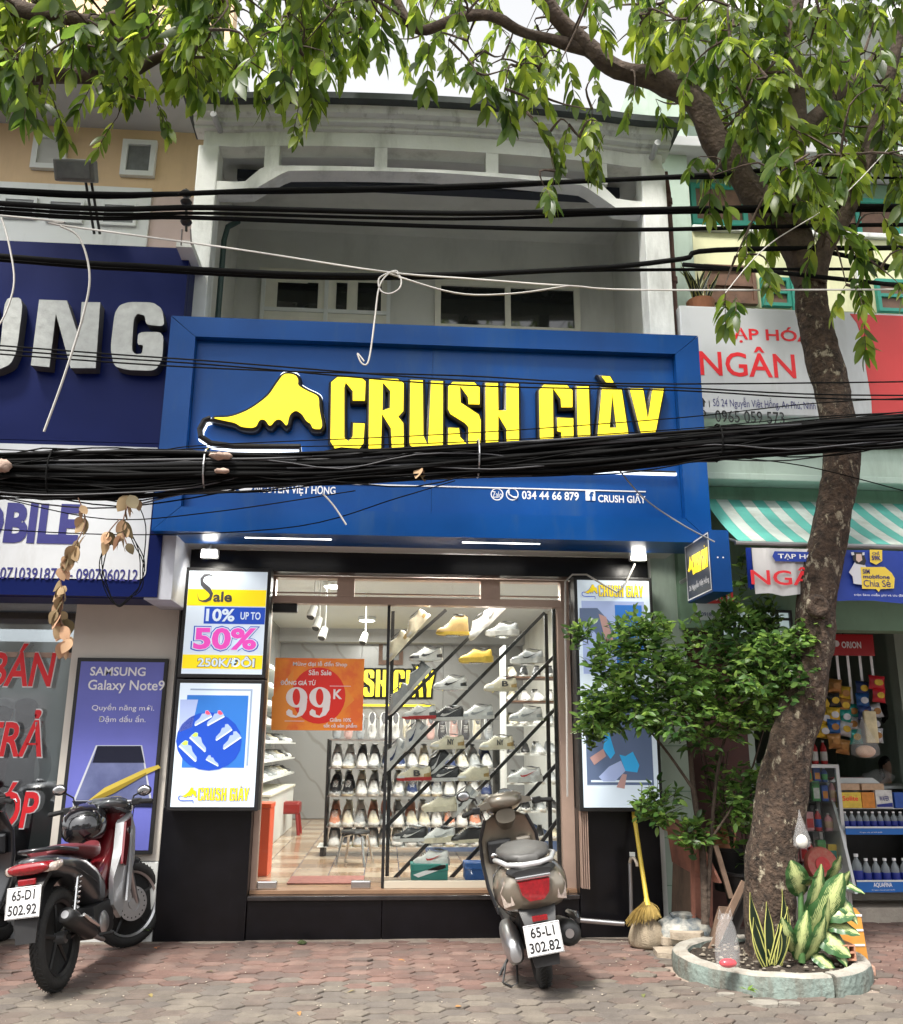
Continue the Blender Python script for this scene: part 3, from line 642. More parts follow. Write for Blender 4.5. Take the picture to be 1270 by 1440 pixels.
rb((x0l+.06, x1l-.09, 1.225, 1.755), Lsky, b2, 2); rb((x1l-.075, x1l-.062, 1.24, 1.79), Lframe, b2, 2); rb((x0l+.08, x1l-.062, 1.792, 1.803), Lframe, b2, 2)
fp([R1(*p) for p in ((95, 775), (195, 775), (160, 930), (85, 960))], Lpale, b2, k=3)
fp([(W(0, 0, 1).x*0+R1(0, 0)[0]+(255+185*math.cos(a))/4, R1(0, 0)[1]+(1010+165*math.sin(a))/4) for a in [i*.3142 for i in range(20)]], Lb, b2, k=3, name='printed_table')
for cx, cy, L, rt_, tp_, fl in ((215, 880, 110, -.5, Lred, 1), (285, 880, 110, -.5, Lred, 1), (330, 960, 110, -.6, None, 1), (375, 1005, 120, -.6, None, 1), (205, 1015, 120, .75, Lgreen, -1), (150, 1065, 130, .75, Lgreen, -1), (280, 1120, 80, .5, None, -1)):
    p = R1(cx, cy); shoeprint(p[0], p[1], L/4, Lshoe, b2, rt_, 4, fl, tp_)
crushmark(x0l+.07, x1l-.04, .99, 1.095, BY-.004, Ly, Lb, b2, .003, sole=Lb)
RX = (1.515, 2.105)
b3 = lightbox('tall lit poster light box half hidden by the bush on the right pillar', RX, (.945, 2.70))
x0r, x1r = RX
crushmark(x0r+.05, x1r-.05, 2.565, 2.675, BY-.004, Ly, Lb, b3, .003, sole=Lb)
rb((x0r+.03, x1r-.05, 1.95, 2.53), Lpale, b3, 2); rb((x0r+.3, x1r-.07, 2.02, 2.50), Lsky, b3, 3); rb((x1r-.04, x1r-.03, 1.95, 2.5), Lg, b3, 2)
def R3(x, y): return (790+x/2.4, 730+y/2.4)
fp([R3(*p) for p in ((60, 300), (120, 300), (165, 350), (190, 420), (160, 450), (110, 380), (60, 360))], Lslate, b3, k=4); fp([R3(*p) for p in ((125, 320), (150, 330), (175, 410), (150, 420))], Lskin, b3, k=5)
rb((x0r+.03, x1r-.04, 1.11, 1.80), Lslate, b3, 2); rb((x0r+.06, x1r-.055, 1.13, 1.145), Lw, b3, 3)
fp([R3(*p) for p in ((95, 805), (140, 775), (150, 800), (110, 830))], Lskin, b3, k=4); fp([R3(*p) for p in ((140, 775), (148, 725), (160, 722), (180, 790), (165, 810))], Lcy, b3, k=4)
fp([R3(*p) for p in ((125, 870), (160, 835), (200, 815), (215, 850), (180, 885), (140, 885))], Lpale, b3, k=4); fp([R3(*p) for p in ((195, 795), (215, 800), (240, 785), (262, 830), (255, 855), (215, 850))], Lcy, b3, k=5)
fp([R3(*p) for p in ((185, 905), (205, 860), (220, 862), (212, 910))], Lskin, b3, k=4)
# orange promotion sticker on the glass door
st = empty('sale_sticker', (-.55, 7.33, 1.5), 'orange ninety nine K promotion poster stuck on the glass door', 'poster')
Y9 = 7.326
a, b, c, d = -.905, -.19, 1.505, 2.072
MB().box(a, b, Y9, Y9+.002, c, d).build('sheet', mat('orange_print', (.86, .16, .03), .45, noise=(3, .1), col2=(.95, .30, .03), thresh=(.45, .6)), st)
m_r, m_w = mat('red_disc_print', (.80, .025, .015), .45), mat('white_ink', (.88, .80, .78), .5)
def P9(x, y): return (370+x/7.94, 900+y/7.94)
flat([[P9(*p) for p in ((100, 640), (340, 330), (330, 860), (250, 1000), (90, 1000))]], Y9-.002, mat('amber_print', (.90, .30, .04), .45), st, 'print', .001)
flat([[P9(*p) for p in ((880, 480), (1020, 670), (850, 830), (760, 640))]], Y9-.002, bpy.data.materials['amber_print'], st, 'print', .001)
flat([[P9(620+300*math.cos(i*.19635), 620+315*math.sin(i*.19635)) for i in range(32)]], Y9-.0035, m_r, st, 'disc', .001)
def t9(s_, x0_, y0_, x1_, y1_, bold=.02, **k): p, q = P9(x0_, y0_), P9(x1_, y1_); return txt(s_, rect(p[0], p[1], q[0], q[1], Y9), Y9-.006, m_w, st, bold=bold, **k)
t9('Mừng đại lễ đến Shop', 335, 235, 940, 305); t9('Săn Sale', 510, 330, 765, 395); t9('ĐỒNG GIÁ TỪ', 195, 430, 590, 505, .03); t9('Giảm 10%', 745, 868, 985, 915); t9('tất cả sản phẩm', 675, 925, 1050, 990)
def nine(ox):
    "fat two-weight numeral nine"
    def el(cx, cy, rx, ry, n=22): return [P9(ox+cx+rx*math.cos(2*math.pi*i/n), cy+ry*math.sin(2*math.pi*i/n)) for i in range(n)]
    flat([el(375, 640, 120, 115), el(372, 635, 42, 92)], Y9-.0045, m_w, st, 'numeral', .001)
    flat([[P9(ox+x, y) for x, y in ((430, 560), (480, 600), (493, 680), (480, 780), (440, 840), (370, 868), (310, 862), (262, 835), (258, 800), (285, 770), (325, 790), (330, 830), (370, 848), (400, 800), (412, 700))]], Y9-.006, m_w, st, 'numeral', .001)
nine(0); nine(260)
t9('K', 785, 550, 885, 660, .03)
for q in ((240, 905, 460, 905), (745, 515, 980, 515)):
    p, q_ = P9(q[0], q[1]), P9(q[2], q[3]); bar(p[0], p[1], q_[0], q_[1], Y9-.004, .004, m_w, st, 'thin_rule', .001)
# two floodlights under the soffit
def flood(px, py, label):
    p = W(px, py, 6.95); f = empty('spot_lamp', p, label, 'lamp', 'spot lamps under the sign soffit')
    MB().bev(p.x-.07, p.x+.07, p.y-.03, p.y+.03, p.z-.02, p.z+.055, .012).build('housing', K['white_frame'], f)
    MB().box(p.x-.055, p.x+.055, p.y-.034, p.y-.031, p.z-.01, p.z+.045).build('lens', mat('lamp_lens', (1, .98, .92), .3, emis=7), f)
    MB().cyl((p.x, p.y, p.z+.05), (p.x, p.y+.02, 2.92), .012, n=8).build('bracket', K['steel'], f)
    l = bpy.data.lights.new('spot_lamp_light', 'SPOT'); l.energy = 3.5; l.spot_size = 2.2; l.color = (1, .95, .85); l.shadow_soft_size = .05
    lo = bpy.data.objects.new('spot_lamp_light', l); sc.collection.objects.link(lo); lo.parent = f; lo.location = (0, -.08, 0); lo.rotation_euler = (R_(35), 0, 0)
flood(295, 782, 'bright white spot lamp under the soffit above the sale light box')
flood(897, 786, 'bright white spot lamp under the soffit above the right light box')
# white cable looping from the lamp to the right light box
q = [W(*p, 6.98) for p in ((893, 793), (880, 820), (868, 833), (848, 822), (825, 808), (805, 808), (795, 818), (795, 900), (797, 1000), (798, 1120))]
tag(MB().tube(q, .008, 6).build('lamp_cable', K['cable_white'], None), 'pale cable looping from the right spot lamp down beside the light box', 'cable')
# ================================================================ SHOP INTERIOR
IB = 13.9
def marble():
    def fn(nt):
        N, L = nt.nodes, nt.links; b = N['Principled BSDF']; b.inputs['Roughness'].default_value = .25
        g = N.new('ShaderNodeNewGeometry'); wv = N.new('ShaderNodeTexWave'); wv.wave_type = 'BANDS'; wv.bands_direction = 'DIAGONAL'
        wv.inputs['Scale'].default_value = 1.1; wv.inputs['Distortion'].default_value = 6; wv.inputs['Detail'].default_value = 4; wv.inputs['Detail Scale'].default_value = .7
        L.new(g.outputs['Position'], wv.inputs['Vector']); r = N.new('ShaderNodeValToRGB'); r.color_ramp.elements[0].position = .0; r.color_ramp.elements[1].position = .035
        r.color_ramp.elements[0].color = (.24, .23, .22, 1); r.color_ramp.elements[1].color = (.30, .30, .295, 1); L.new(wv.outputs[0], r.inputs[0]); L.new(r.outputs[0], b.inputs['Base Color'])
    return picture('veined_marble', fn)
mm = marble()
rng = random.Random(8)
for i in range(3):
    for j in range(2): MB().box(-1.655+i*1.258, -1.655+i*1.258+1.252, IB, IB+.09, .34+j*1.44, .34+j*1.44+1.434).build('marble_panel', mm, shop)
for i in range(5):
    for j in range(2): MB().box(-1.659, -1.64, 7.52+i*1.27, 7.52+i*1.27+1.264, .34+j*1.44, .34+j*1.44+1.434).build('marble_panel', mm, shop)
for i in range(5): MB().box(2.095, 2.119, 7.52+i*1.27, 7.52+i*1.27+1.264, .34, 3.2).build('wall_panel', K['balcony_wall'], shop)
tm = [mat('floor_tile', c, .14, noise=(5, .2)) for c in ((.50, .40, .29), (.36, .24, .15), (.44, .34, .25), (.30, .21, .15))]
MB().box(-1.66, 2.12, 7.42, 14, .26, .327).build('floor_bed', K['joint_dark'], shop)
tl = MB().bev(0, .294, 0, .294, 0, .01, .002).mesh('floor_tile')
for i in range(12):
    for j in range(22):
        if i > 6 and j > 6: continue
        o = bpy.data.objects.new('floor_tile', tl); sc.collection.objects.link(o); o.parent = shop; o.matrix_parent_inverse = shop.matrix_world.inverted() if False else Matrix.Translation(-shop.location)
        if not tl.materials: tl.materials.append(tm[0])
        o.material_slots[0].link = 'OBJECT'; o.material_slots[0].material = tm[(i+j) % 2*1 if rng.random() < .75 else rng.randrange(4)]
        o.location = (-1.655+i*.3, 7.64+j*.3 if j else 7.64, .3235)
MB().box(-1.66, 2.12, 7.42, 14, 3.10, 3.2).build('shop_ceiling', mat('ceiling_board', (.6, .6, .58), .7), shop)
MB().box(-1.64, 2.09, 13.6, 13.9, 2.9, 3.1).build('ceiling_cove', mat('cove_board', (.4, .4, .4), .7), shop)
def arealight(x, y, z, sx, sy, e, parent, col=(1, .955, .89)):
    l = bpy.data.lights.new('ceiling_lamp_light', 'AREA'); l.shape = 'RECTANGLE'; l.size = sx; l.size_y = sy; l.energy = e; l.color = col
    o = bpy.data.objects.new('ceiling_lamp_light', l); sc.collection.objects.link(o); o.parent = parent; o.location = (x, y, z); return o
lens = mat('ceiling_lamp_lens', (1, .96, .88), .3, emis=9)
for i, (x, y, e) in enumerate(((.7, 7.52, 16), (.5, 8.2, 30), (-.6, 9.6, 34), (1.0, 10.4, 26), (-.3, 12.3, 30))):  # first lamp is an addition that brightens the display shoes
    t = empty('ceiling_lamp', (x, y, 3.05), 'round white ceiling lamp inside the shoe shop, '+('added above the display pane to brighten the shoes', 'just behind the display rack', 'over the middle of the floor', 'near the right wall', 'near the marble back wall')[i], 'lamp', 'ceiling lamps inside the shoe shop')
    MB().lathe([(.11, 0), (.12, .01), (.12, .045)], (x, y, 3.05)).build('rim', K['white_frame'], t); MB().lathe([(0, -.004), (.105, -.004), (.105, .0)], (x, y, 3.05)).build('lens', lens, t)
    arealight(0, 0, -.03, .5, .5, e, t)
for i, (px, py, Y) in enumerate(((442, 860, 8.6), (449, 876, 8.9), (457, 890, 9.3), (514, 897, 10.2))):
    p = W(px, py, Y); t = empty('track_spot', p, 'small white track spotlight, %s in the row behind the glass door' % ('first', 'second', 'third', 'fourth')[i], 'spotlight', 'track spotlights inside the shoe shop')
    MB().cyl((p.x, p.y, p.z+.05), (p.x-.03, p.y-.05, p.z-.06), .035, .045, 12).build('barrel', K['white_frame'], t)
    MB().cyl((p.x-.03, p.y-.05, p.z-.06), (p.x-.031, p.y-.052, p.z-.063), .038, n=12).build('lens', K['black_plastic'], t); MB().cyl((p.x, p.y, p.z+.03), (p.x, p.y, 3.1), .008, n=6).build('stem', K['white_frame'], t)
# glowing word on the back wall
isg = empty('wall_sign', (0, IB, 2.1), 'glowing yellow lettering on the marble back wall inside the shop', 'sign')
a, b, c, d = rect(458, 936, 612, 980, IB-.05)
crushmark(a, b, c, d, IB-.05, K['yellow_lit'], K['black_edge'], isg, .03, shoe=False)
MB().box(b-1.6, b, IB-.06, IB-.05, c-.14, c-.11).build('underline', K['yellow_lit'], isg)
a, b, c, d = rect(533, 882, 567, 935, 11.5)
pf = empty('picture_frame', ((a+b)/2, IB-.02, 2.5), 'dark framed picture high on the back wall of the shop', 'picture'); a, b, c, d = rect(533, 882, 567, 935, IB-.02)
MB().box(a, b, IB-.04, IB-.002, c, d).build('frame', K['brown_wood'], pf); MB().box(a+.06, b-.06, IB-.045, IB-.041, c+.07, d-.07).build('print', K['grey_glass'], pf)
# ---------------------------------------------------------------- shoes
def shoe_meshes(high=False, chunky=0.0):
    L = .285
    #      x     width  top    (x from toe 0 to heel 1)
    st_ = [(0, .018, .030), (.03, .034, .048), (.12, .045, .062), (.25, .048, .070), (.36, .046, .090), (.46, .041, .112+.02*high), (.56, .038, .108+.05*high), (.68, .036, .096+.07*high), (.8, .037, .098+.07*high), (.9, .036, .112+.06*high), (.97, .028, .108+.05*high), (1, .012, .088)]
    b0 = .022+.012*chunky
    rings = []
    for t, w_, h in st_:
        x = -L/2+t*L*.985; r = []
        for k in range(9):
            a = math.pi*k/8; cx, s_ = math.cos(a), math.sin(a)
            r.append((x, w_*(1+.08*chunky)*math.copysign(abs(cx)**.75, cx), b0+(h-b0)*s_**.8))
        rings.append(r)
    up = MB().loft(rings).mesh('shoe', smooth=50)
    so = []; N_ = 20
    def outline(t): return .046*(1-abs(2*t-1)**3.4)**.5*(1-.16*math.sin(math.pi*min(1, max(0, (t-.35)/.45))))+.004
    prof = [(t/N_) for t in range(N_+1)]
    rr = []
    for t in prof:
        x = -L/2-.004+t*(L+.010); wv_ = outline(t)*(1+.15*chunky); toe = .012*max(0, 1-t*7)**1.5
        z0 = toe; z1 = .026+.014*chunky+(.010*chunky if t > .7 else 0)
        if chunky: wv_ *= 1+.05*math.sin(t*26)
        rr.append([(x, -wv_, z0), (x, wv_, z0), (x, wv_*1.02, z1), (x, -wv_*1.02, z1)])
    sl_ = MB().loft(rr).mesh('sole', smooth=30)
    lc = MB()
    for i in range(5):
        t = .27+i*.05; x = -L/2+t*L; z = .072+i*.0098
        lc.tube([(x, -.024, z-.006), (x-.004, 0, z+.007), (x, .024, z-.006)], .0028, 5)
    lc.tube([(-L/2+.42*L, 0, .108), (-L/2+.44*L, -.016, .104), (-L/2+.4*L, -.02, .092)], .003, 5)
    la = lc.mesh('laces')
    x0 = -L/2+.50*L
    co = MB().loft([[(x0+.068+(.072-.006*i)*math.cos(a)*.9, (.029-.003*i)*math.sin(a), .1115-.002*i+(.012 if math.cos(a) < 0 else 0)+(.055*high)) for a in [k*.5236 for k in range(12)]] for i in range(2)]).mesh('collar')
    swp = [(-.055, .040), (-.03, .032), (.01, .045), (.095, .088), (.02, .058), (-.02, .052), (-.038, .058)]
    sw = MB().add([(x, -.0475+abs(z-.05)*.06, z) for x, z in swp]+[(x, -.040, z) for x, z in swp], [tuple(range(7))]+[(i, (i+1) % 7, (i+1) % 7+7, i+7) for i in range(7)]).mesh('stripe')
    tc_ = MB()
    r_ = []
    for t, w_, h in st_[:4]:
        x = -L/2+t*L*.985; r_.append([(x-.001, (w_+.0015)*math.copysign(abs(math.cos(math.pi*k/8))**.75, math.cos(math.pi*k/8)), b0+(h*.9-b0+.0015)*math.sin(math.pi*k/8)**.8) for k in range(9)])
    to = MB().loft(r_).mesh('toe_cap', smooth=50)
    hl = []
    for t, w_, h in st_[8:]:
        x = -L/2+t*L*.985; hl.append([(x+.001, (w_+.0015)*math.copysign(abs(math.cos(math.pi*k/8))**.75, math.cos(math.pi*k/8)), b0+(h*.78-b0+.001)*math.sin(math.pi*k/8)**.8) for k in range(9)])
    he = MB().loft(hl).mesh('heel_panel', smooth=50)
    return dict(up=up, sole=sl_, laces=la, collar=co, stripe=sw, toe=to, heel=he)
SM = {(h, c): shoe_meshes(h, c) for h in (False, True) for c in (0, 1)}
def smt(nm, c, r=.55): return mat('shoe_'+nm, c, r, noise=(30, .15))
SC = dict(white=smt('white', (.70, .70, .68)), cream=smt('cream', (.72, .66, .50)), black=smt('black', (.02, .02, .022), .4), grey=smt('grey', (.36, .38, .39)), tan=smt('tan', (.42, .28, .10)), gold=smt('gold', (.72, .50, .07)), red=smt('red', (.5, .03, .03)),
          navy=smt('navy', (.03, .05, .14)), orange=smt('coral', (.62, .26, .16)), pink=smt('pink', (.62, .40, .36)), brown=smt('brown', (.16, .09, .06)), dk=smt('charcoal', (.07, .07, .075)), blue=smt('blue', (.08, .2, .42)), silver=smt('silver', (.5, .52, .54), .3))
def osl(o, m):
    if not o.data.materials: o.data.materials.append(SC['white'])
    o.material_slots[0].link = 'OBJECT'; o.material_slots[0].material = m
def make_shoe(label, loc, rot, up='white', sole='white', stripe=None, toe=None, heel=None, laces='white', high=False, chunky=0, group=None, scale=1, full=True, mark=None):
    S = SM[(high, chunky)]
    if full and up in ('white', 'cream') and heel is None: heel = 'grey' if up == 'white' else 'tan'
    if full and up in ('cream', 'silver') and toe is None: toe = 'white'
    o = bpy.data.objects.new('shoe', S['up']); sc.collection.objects.link(o); osl(o, SC[up]); o.location = loc; o.rotation_euler = rot; o.scale = (scale,)*3
    tag(o, label, 'shoe', group)
    def part(nm, me, m):
        p = bpy.data.objects.new(nm, me); sc.collection.objects.link(p); osl(p, m); p.parent = o
    part('sole', S['sole'], SC[sole]); part('collar', S['collar'], SC['dk' if up != 'black' else 'grey'])
    if full or stripe:
        if stripe: part('stripe', S['stripe'], SC[stripe])
    if full: part('laces', S['laces'], SC[laces])
    if toe: part('toe_cap', S['toe'], SC[toe])
    if heel: part('heel_panel', S['heel'], SC[heel])
    if mark:
        me = txt(mark, (.0, .055, .036, .082), -.0475, SC['dk'], None, bold=.03, depth=.004, name='emblem'); me.parent = o
    return o
# slanted display rack behind the right pane
rack = empty('display_rack', (.7, 7.5, .37), 'black slanting bar display rack behind the right shop pane', 'display rack')
def S6(x, y, Y): return W(350+x/2.667, 790+y/2.667, Y)
RY = 7.66
for a, b in (((525, 370), (740, 180)), ((520, 590), (925, 185)), ((505, 805), (1110, 190)), ((500, 1010), (1155, 345)), ((540, 1195), (1155, 545)), ((750, 1195), (1160, 755)), ((1000, 1190), (1165, 960))):
    p, q = S6(*a, RY), S6(*b, RY); dv = (q-p).normalized(); n_ = Vector((-dv.z, 0, dv.x))*.014
    poly = [(p.x+n_.x, p.z+n_.z), (q.x+n_.x, q.z+n_.z), (q.x-n_.x, q.z-n_.z), (p.x-n_.x, p.z-n_.z)]
    MB().prism(poly, RY, RY+.03).build('slanting_bar', K['black_plastic'], rack)
for x in (.02, 1.36): MB().box(x, x+.03, RY+.035, RY+.065, .372, 2.52).build('upright', K['black_plastic'], rack)
disp = [ # cx, bottom, what, colours
 (765,275,'tan high top sneaker hung highest on the display rack, beside the grey runner',dict(up='tan',sole='gold',high=True)),
 (950,278,'grey and white runner on the top step of the display rack',dict(up='grey',sole='white',chunky=1,toe='silver')),
 (665,372,'black and white low sneaker with dark stripe, highest on the left of the display rack',dict(up='white',toe='dk',heel='dk',stripe='dk')),
 (852,378,'yellow knit runner on the display rack',dict(up='gold',sole='gold',chunky=1,laces='gold')),
 (1045,382,'silver grey runner below the upper right bar of the display rack',dict(up='silver',sole='white',stripe='dk',chunky=1)),
 (755,480,'white sneaker with black overlays and black stripe in the upper middle of the display rack',dict(up='white',toe='white',heel='black',stripe='black')),
 (945,485,'cream sneaker with dark letter B emblem, upper right of the display rack',dict(up='cream',mark='B',sole='cream')),
 (640,590,'white sneaker with thin red sole line at the left of the middle row',dict(up='white',sole='red',heel='dk',stripe='grey')),
 (745,595,'black and cream skate shoe in the centre of the middle row',dict(up='black',sole='white',stripe='white',laces='white')),
 (855,590,'pale grey and white low sneaker right of the black skate shoe in the middle row',dict(up='white',toe='grey',heel='grey',stripe='grey')),
 (1040,597,'large white and grey low sneaker at the right end of the middle row',dict(up='white',toe='grey',stripe='grey')),
 (745,703,'cream sneaker with NY emblem, left one of the two below the middle row',dict(up='cream',mark='NY',sole='cream')),
 (930,705,'cream sneaker with NY emblem, right one of the two below the middle row',dict(up='cream',mark='NY',sole='cream')),
 (620,820,'cream sneaker with dark B emblem at the lower left of the display rack',dict(up='cream',mark='B',sole='red')),
 (730,822,'black skate shoe with white wavy side stripe',dict(up='black',stripe='white',laces='white')),
 (840,820,'plain cream low sneaker beside the black skate shoe',dict(up='cream',sole='cream')),
 (1035,825,'white sneaker with red and black heel panel above the scooter',dict(up='white',heel='dk',toe='grey',sole='white',stripe='red',high=False,chunky=1)),
 (715,935,'chunky cream runner near the bottom of the display rack',dict(up='cream',sole='cream',chunky=1)),
 (605,1048,'black sneaker with white swoosh stripe on the bottom row, left',dict(up='black',stripe='white',toe='white')),
 (710,1052,'chunky white runner in the middle of the bottom row',dict(up='white',sole='cream',chunky=1,stripe='grey')),
 (820,1052,'black canvas sneaker with cream laces on the bottom row, right',dict(up='black',sole='cream',laces='cream')),
 (685,1138,'white runner with red accents standing on the teal shoe box',dict(up='white',stripe='red',heel='grey',chunky=1))]
for i, (cx, by, lb, kw) in enumerate(disp):
    Y = RY-.10 if i != 21 else 7.56
    p = S6(cx, by, Y); make_shoe(lb, p, (0, R_(-2), R_(random.Random(i).uniform(-14, 14))), group='sneakers on the display rack', **kw)
    if i != 21:
        MB().box(p.x-.06, p.x+.06, Y-.03, RY+.0, p.z-.008, p.z-.003).build('shoe_ledge', K['clear_soft'], rack)
for cx, by, rt_, lb, kw in ((570,330,-50,'cream canvas sneaker tilted toe down along the top slanting bar, lower one',dict(up='cream',sole='cream')), (640,250,-50,'cream canvas sneaker tilted along the top slanting bar, upper one',dict(up='cream',sole='cream')),
    (575,530,-48,'pale grey sneaker tilted along the second slanting bar, lower one',dict(up='grey')), (645,450,-48,'pale grey sneaker tilted along the second slanting bar, upper one',dict(up='grey')),
    (560,740,-50,'white sneaker with navy stripe tilted on the third slanting bar, lower one',dict(up='white',stripe='navy')), (630,670,-48,'white sneaker with navy stripe tilted on the third slanting bar, upper one',dict(up='white',stripe='navy')),
    (715,775,-45,'black skate shoe tilted on the slanting bar above its twin',dict(up='black',stripe='white')), (815,915,-45,'white sneaker with two dark stripes tilted beside the chunky cream runner',dict(up='white',stripe='dk')),
    (880,255,-45,'white sneaker hanging tilted left of the top grey runner, lower one',dict(up='white')), (925,215,-45,'white sneaker hanging tilted left of the top grey runner, upper one',dict(up='white',stripe='grey'))):
    p = S6(cx, by, RY-.07); make_shoe(lb, p, (0, R_(rt_), R_(0)), group='tilted sneakers on the slanting bars', **kw)
# two shoe boxes on the display floor
def shoebox(x0_, y0_, x1_, y1_, Y, m, ml, label, stripe=None):
    a, b, c, d = rect(350+x0_/2.667, 790+y0_/2.667, 350+x1_/2.667, 790+y1_/2.667, Y); c = .373
    t = empty('shoe_box', ((a+b)/2, Y+.1, c), label, 'shoe box')
    MB().bev(a+.004, b-.004, Y+.003, Y+.2, c, d-.05, .003).build('body', m, t); MB().bev(a, b, Y, Y+.204, d-.049, d, .004).build('lid', ml, t)
    if stripe: MB().prism([(a+.02, c+.04), (b-.05, c+.115), (b-.02, c+.115), (b-.02, c+.09), (a+.06, c+.02)], Y+.0, Y+.0028).build('swoosh_print', stripe, t)
shoebox(607, 1135, 748, 1197, 7.46, mat('teal_card', (.01, .17, .15), .6), mat('teal_card_lid', (.012, .21, .18), .6), 'teal shoe box with pale curved print under the white runner', K['white_print'])
shoebox(810, 1130, 905, 1197, 7.46, mat('blue_card', (.015, .07, .24), .6), mat('blue_card_lid', (.02, .09, .3), .6), 'dark blue shoe box beside the scooter at the display floor')
# back rack with rows of shoes, toes forward
br = empty('shoe_rack', (.3, 9.3, .33), 'low black rack with four chrome shelves packed with shoes', 'shoe rack')
BYk = 9.35
a = W(461, 1100, BYk).x; b = W(700, 1100, BYk).x
zsh = [W(570, y, BYk).z for y in (1190, 1162, 1119, 1080, 1040)]
MB().box(a-.08, b, BYk-.02, BYk+.40, .42, zsh[0]-.004).build('base_plinth', K['white_frame'], br)
for xx in (a-.05, b-.1): MB().box(xx, xx+.04, BYk, BYk+.38, .333, .419).build('foot', K['black_plastic'], br)
for z in zsh[1:]: MB().box(a, b, BYk, BYk+.42, z-.012, z).build('shelf', K['steel'], br)
for xx in (a-.02, (a+b)/2-.30, b): MB().box(xx, xx+.02, BYk-.004, BYk+.43, zsh[0], zsh[-1]+(.0)).build('upright', K['black_plastic'], br)
rg = random.Random(5); ordn = ['first', 'second', 'third', 'fourth', 'fifth', 'sixth', 'seventh', 'eighth', 'ninth', 'tenth', 'eleventh', 'twelfth', 'thirteenth', 'fourteenth', 'fifteenth', 'sixteenth', 'seventeenth', 'eighteenth', 'nineteenth', 'twentieth']
cn = dict(white='white', cream='cream', black='black', grey='grey', orange='coral', pink='pink', brown='brown', dk='charcoal', silver='silver', tan='tan', navy='navy')
shelfname = ['bottom shelf', 'second shelf from the bottom', 'third shelf from the bottom', 'fourth shelf from the bottom']
for r in range(4):
    for c in range(13):
        for back in (0, 1):
            col = rg.choice(('white', 'grey', 'cream', 'silver', 'white', 'dk', 'navy', 'white')) if r != 1 else rg.choice(('white', 'orange', 'white', 'grey', 'cream'))
            if r == 2 and c < 2: col = 'black'
            x = a+.075+c*(b-a-.1)/12.6; tl_ = R_(-28 if back else -8)
            loc = (x, BYk+(.13 if not back else .30), zsh[r]+(.002 if not back else .075))
            make_shoe('%s shoe, %s in the %s line of the %s of the low rack' % (cn[col], ordn[c], 'back' if back else 'front', shelfname[r].replace(' from the bottom', ' up')), loc, (0, tl_*.5, R_(90+rg.uniform(-6, 6))), up=col, sole=rg.choice(('white', 'cream', 'white', 'grey')), full=not back, group='shoes on the low rack', scale=1.2, toe=rg.choice((None, 'white', 'grey')))
for c in range(14):
    col = rg.choice(('white', 'cream', 'pink', 'grey', 'dk', 'white'))
    x = a+.06+c*(b-a-.06)/13.6
    make_shoe('%s shoe stood upright, %s along the top of the low rack' % (cn[col], ordn[c]), (x, BYk+.2, zsh[4]+.13), (0, R_(-78), R_(90)), up=col, full=True, group='upright shoes on top of the low rack', scale=.95, stripe=rg.choice((None, 'dk')))
# right hand shelves with shoes (facing the street)
sr = empty('shoe_shelves', (1.7, 8.5, .33), 'tall pale shelf unit full of shoes behind the right end of the display', 'shelves')
SYk = 8.75; a2 = W(712, 1000, SYk).x; b2_ = 2.09
zz = [W(750, y, SYk).z for y in (1180, 1141, 1101, 1060, 1019, 985, 951)]
MB().box(a2-.02, a2, SYk, SYk+.34, .333, zz[-1]+.3).build('side_board', K['white_frame'], sr)
for r, z in enumerate(zz):
    MB().box(a2+.001, b2_, SYk, SYk+.34, z-.016, z).build('shelf', K['white_frame'] if r < 5 else K['tan_wood'] if 'tan_wood' in K else K['brown_wood'], sr)
    for c in range(7):
        col = rg.choice(('white', 'cream', 'grey', 'silver', 'dk', 'white', 'black'))
        make_shoe('%s sneaker, %s from the left on shelf %s of the tall right shelf unit' % (cn[col], ordn[c], ('one', 'two', 'three', 'four', 'five', 'six', 'seven')[r]), (a2+.07+c*(b2_-a2-.1)/6.6, SYk+.12, z+.001), (0, R_(-4), R_(90+rg.uniform(-15, 15))), up=col, full=False, stripe=rg.choice((None, 'dk', 'grey')), toe=rg.choice((None, 'white')), group='shoes on the tall right shelf unit', scale=.92)
# left wall shelves
sl2 = empty('wall_shelves', (-1.5, 11.2, .33), 'white wall shelves with shoes along the left wall of the shop', 'shelves')
for r in range(7):
    z = 1.02+r*.2
    MB().box(-1.64, -1.28, 9.9, 13.2, z-.018, z).build('shelf', K['white_frame'], sl2)
    for c in range(8):
        col = rg.choice(('white', 'cream', 'grey', 'dk'))
        make_shoe('%s shoe, %s from the street on left wall shelf %s' % (cn[col], ordn[c], ('one', 'two', 'three', 'four', 'five', 'six', 'seven')[r]), (-1.42, 10+c*.4, z+.001), (0, 0, R_(180+rg.uniform(-5, 5))), up=col, full=False, group='shoes on the left wall shelves', scale=.9)
MB().box(-1.64, -1.62, 9.9, 13.2, .9, 2.45).build('back_board', K['white_frame'], sl2)
ct = empty('counter', (-1.45, 11.2, .33), 'low white counter under the left wall shelves', 'counter'); MB().bev(-1.64, -1.22, 10.0, 12.6, .333, .85, .01).build('body', K['white_frame'], ct); MB().bev(-1.64, -1.20, 9.98, 12.62, .852, .88, .006).build('top', K['cream_frame'], ct)
def plainbox(name, label, x0_, y0_, x1_, y1_, Y, dep, m, z0_=.333, cat='box'):
    a_, b_, c_2, d_2 = rect(x0_, y0_, x1_, y1_, Y); t = empty(name, ((a_+b_)/2, Y, z0_), label, cat)
    MB().bev(a_, b_, Y, Y+dep, z0_, d_2-.04, .006).build('body', m, t); MB().bev(a_-.006, b_+.006, Y-.006, Y+dep+.006, d_2-.039, d_2, .006).build('lid', m, t)
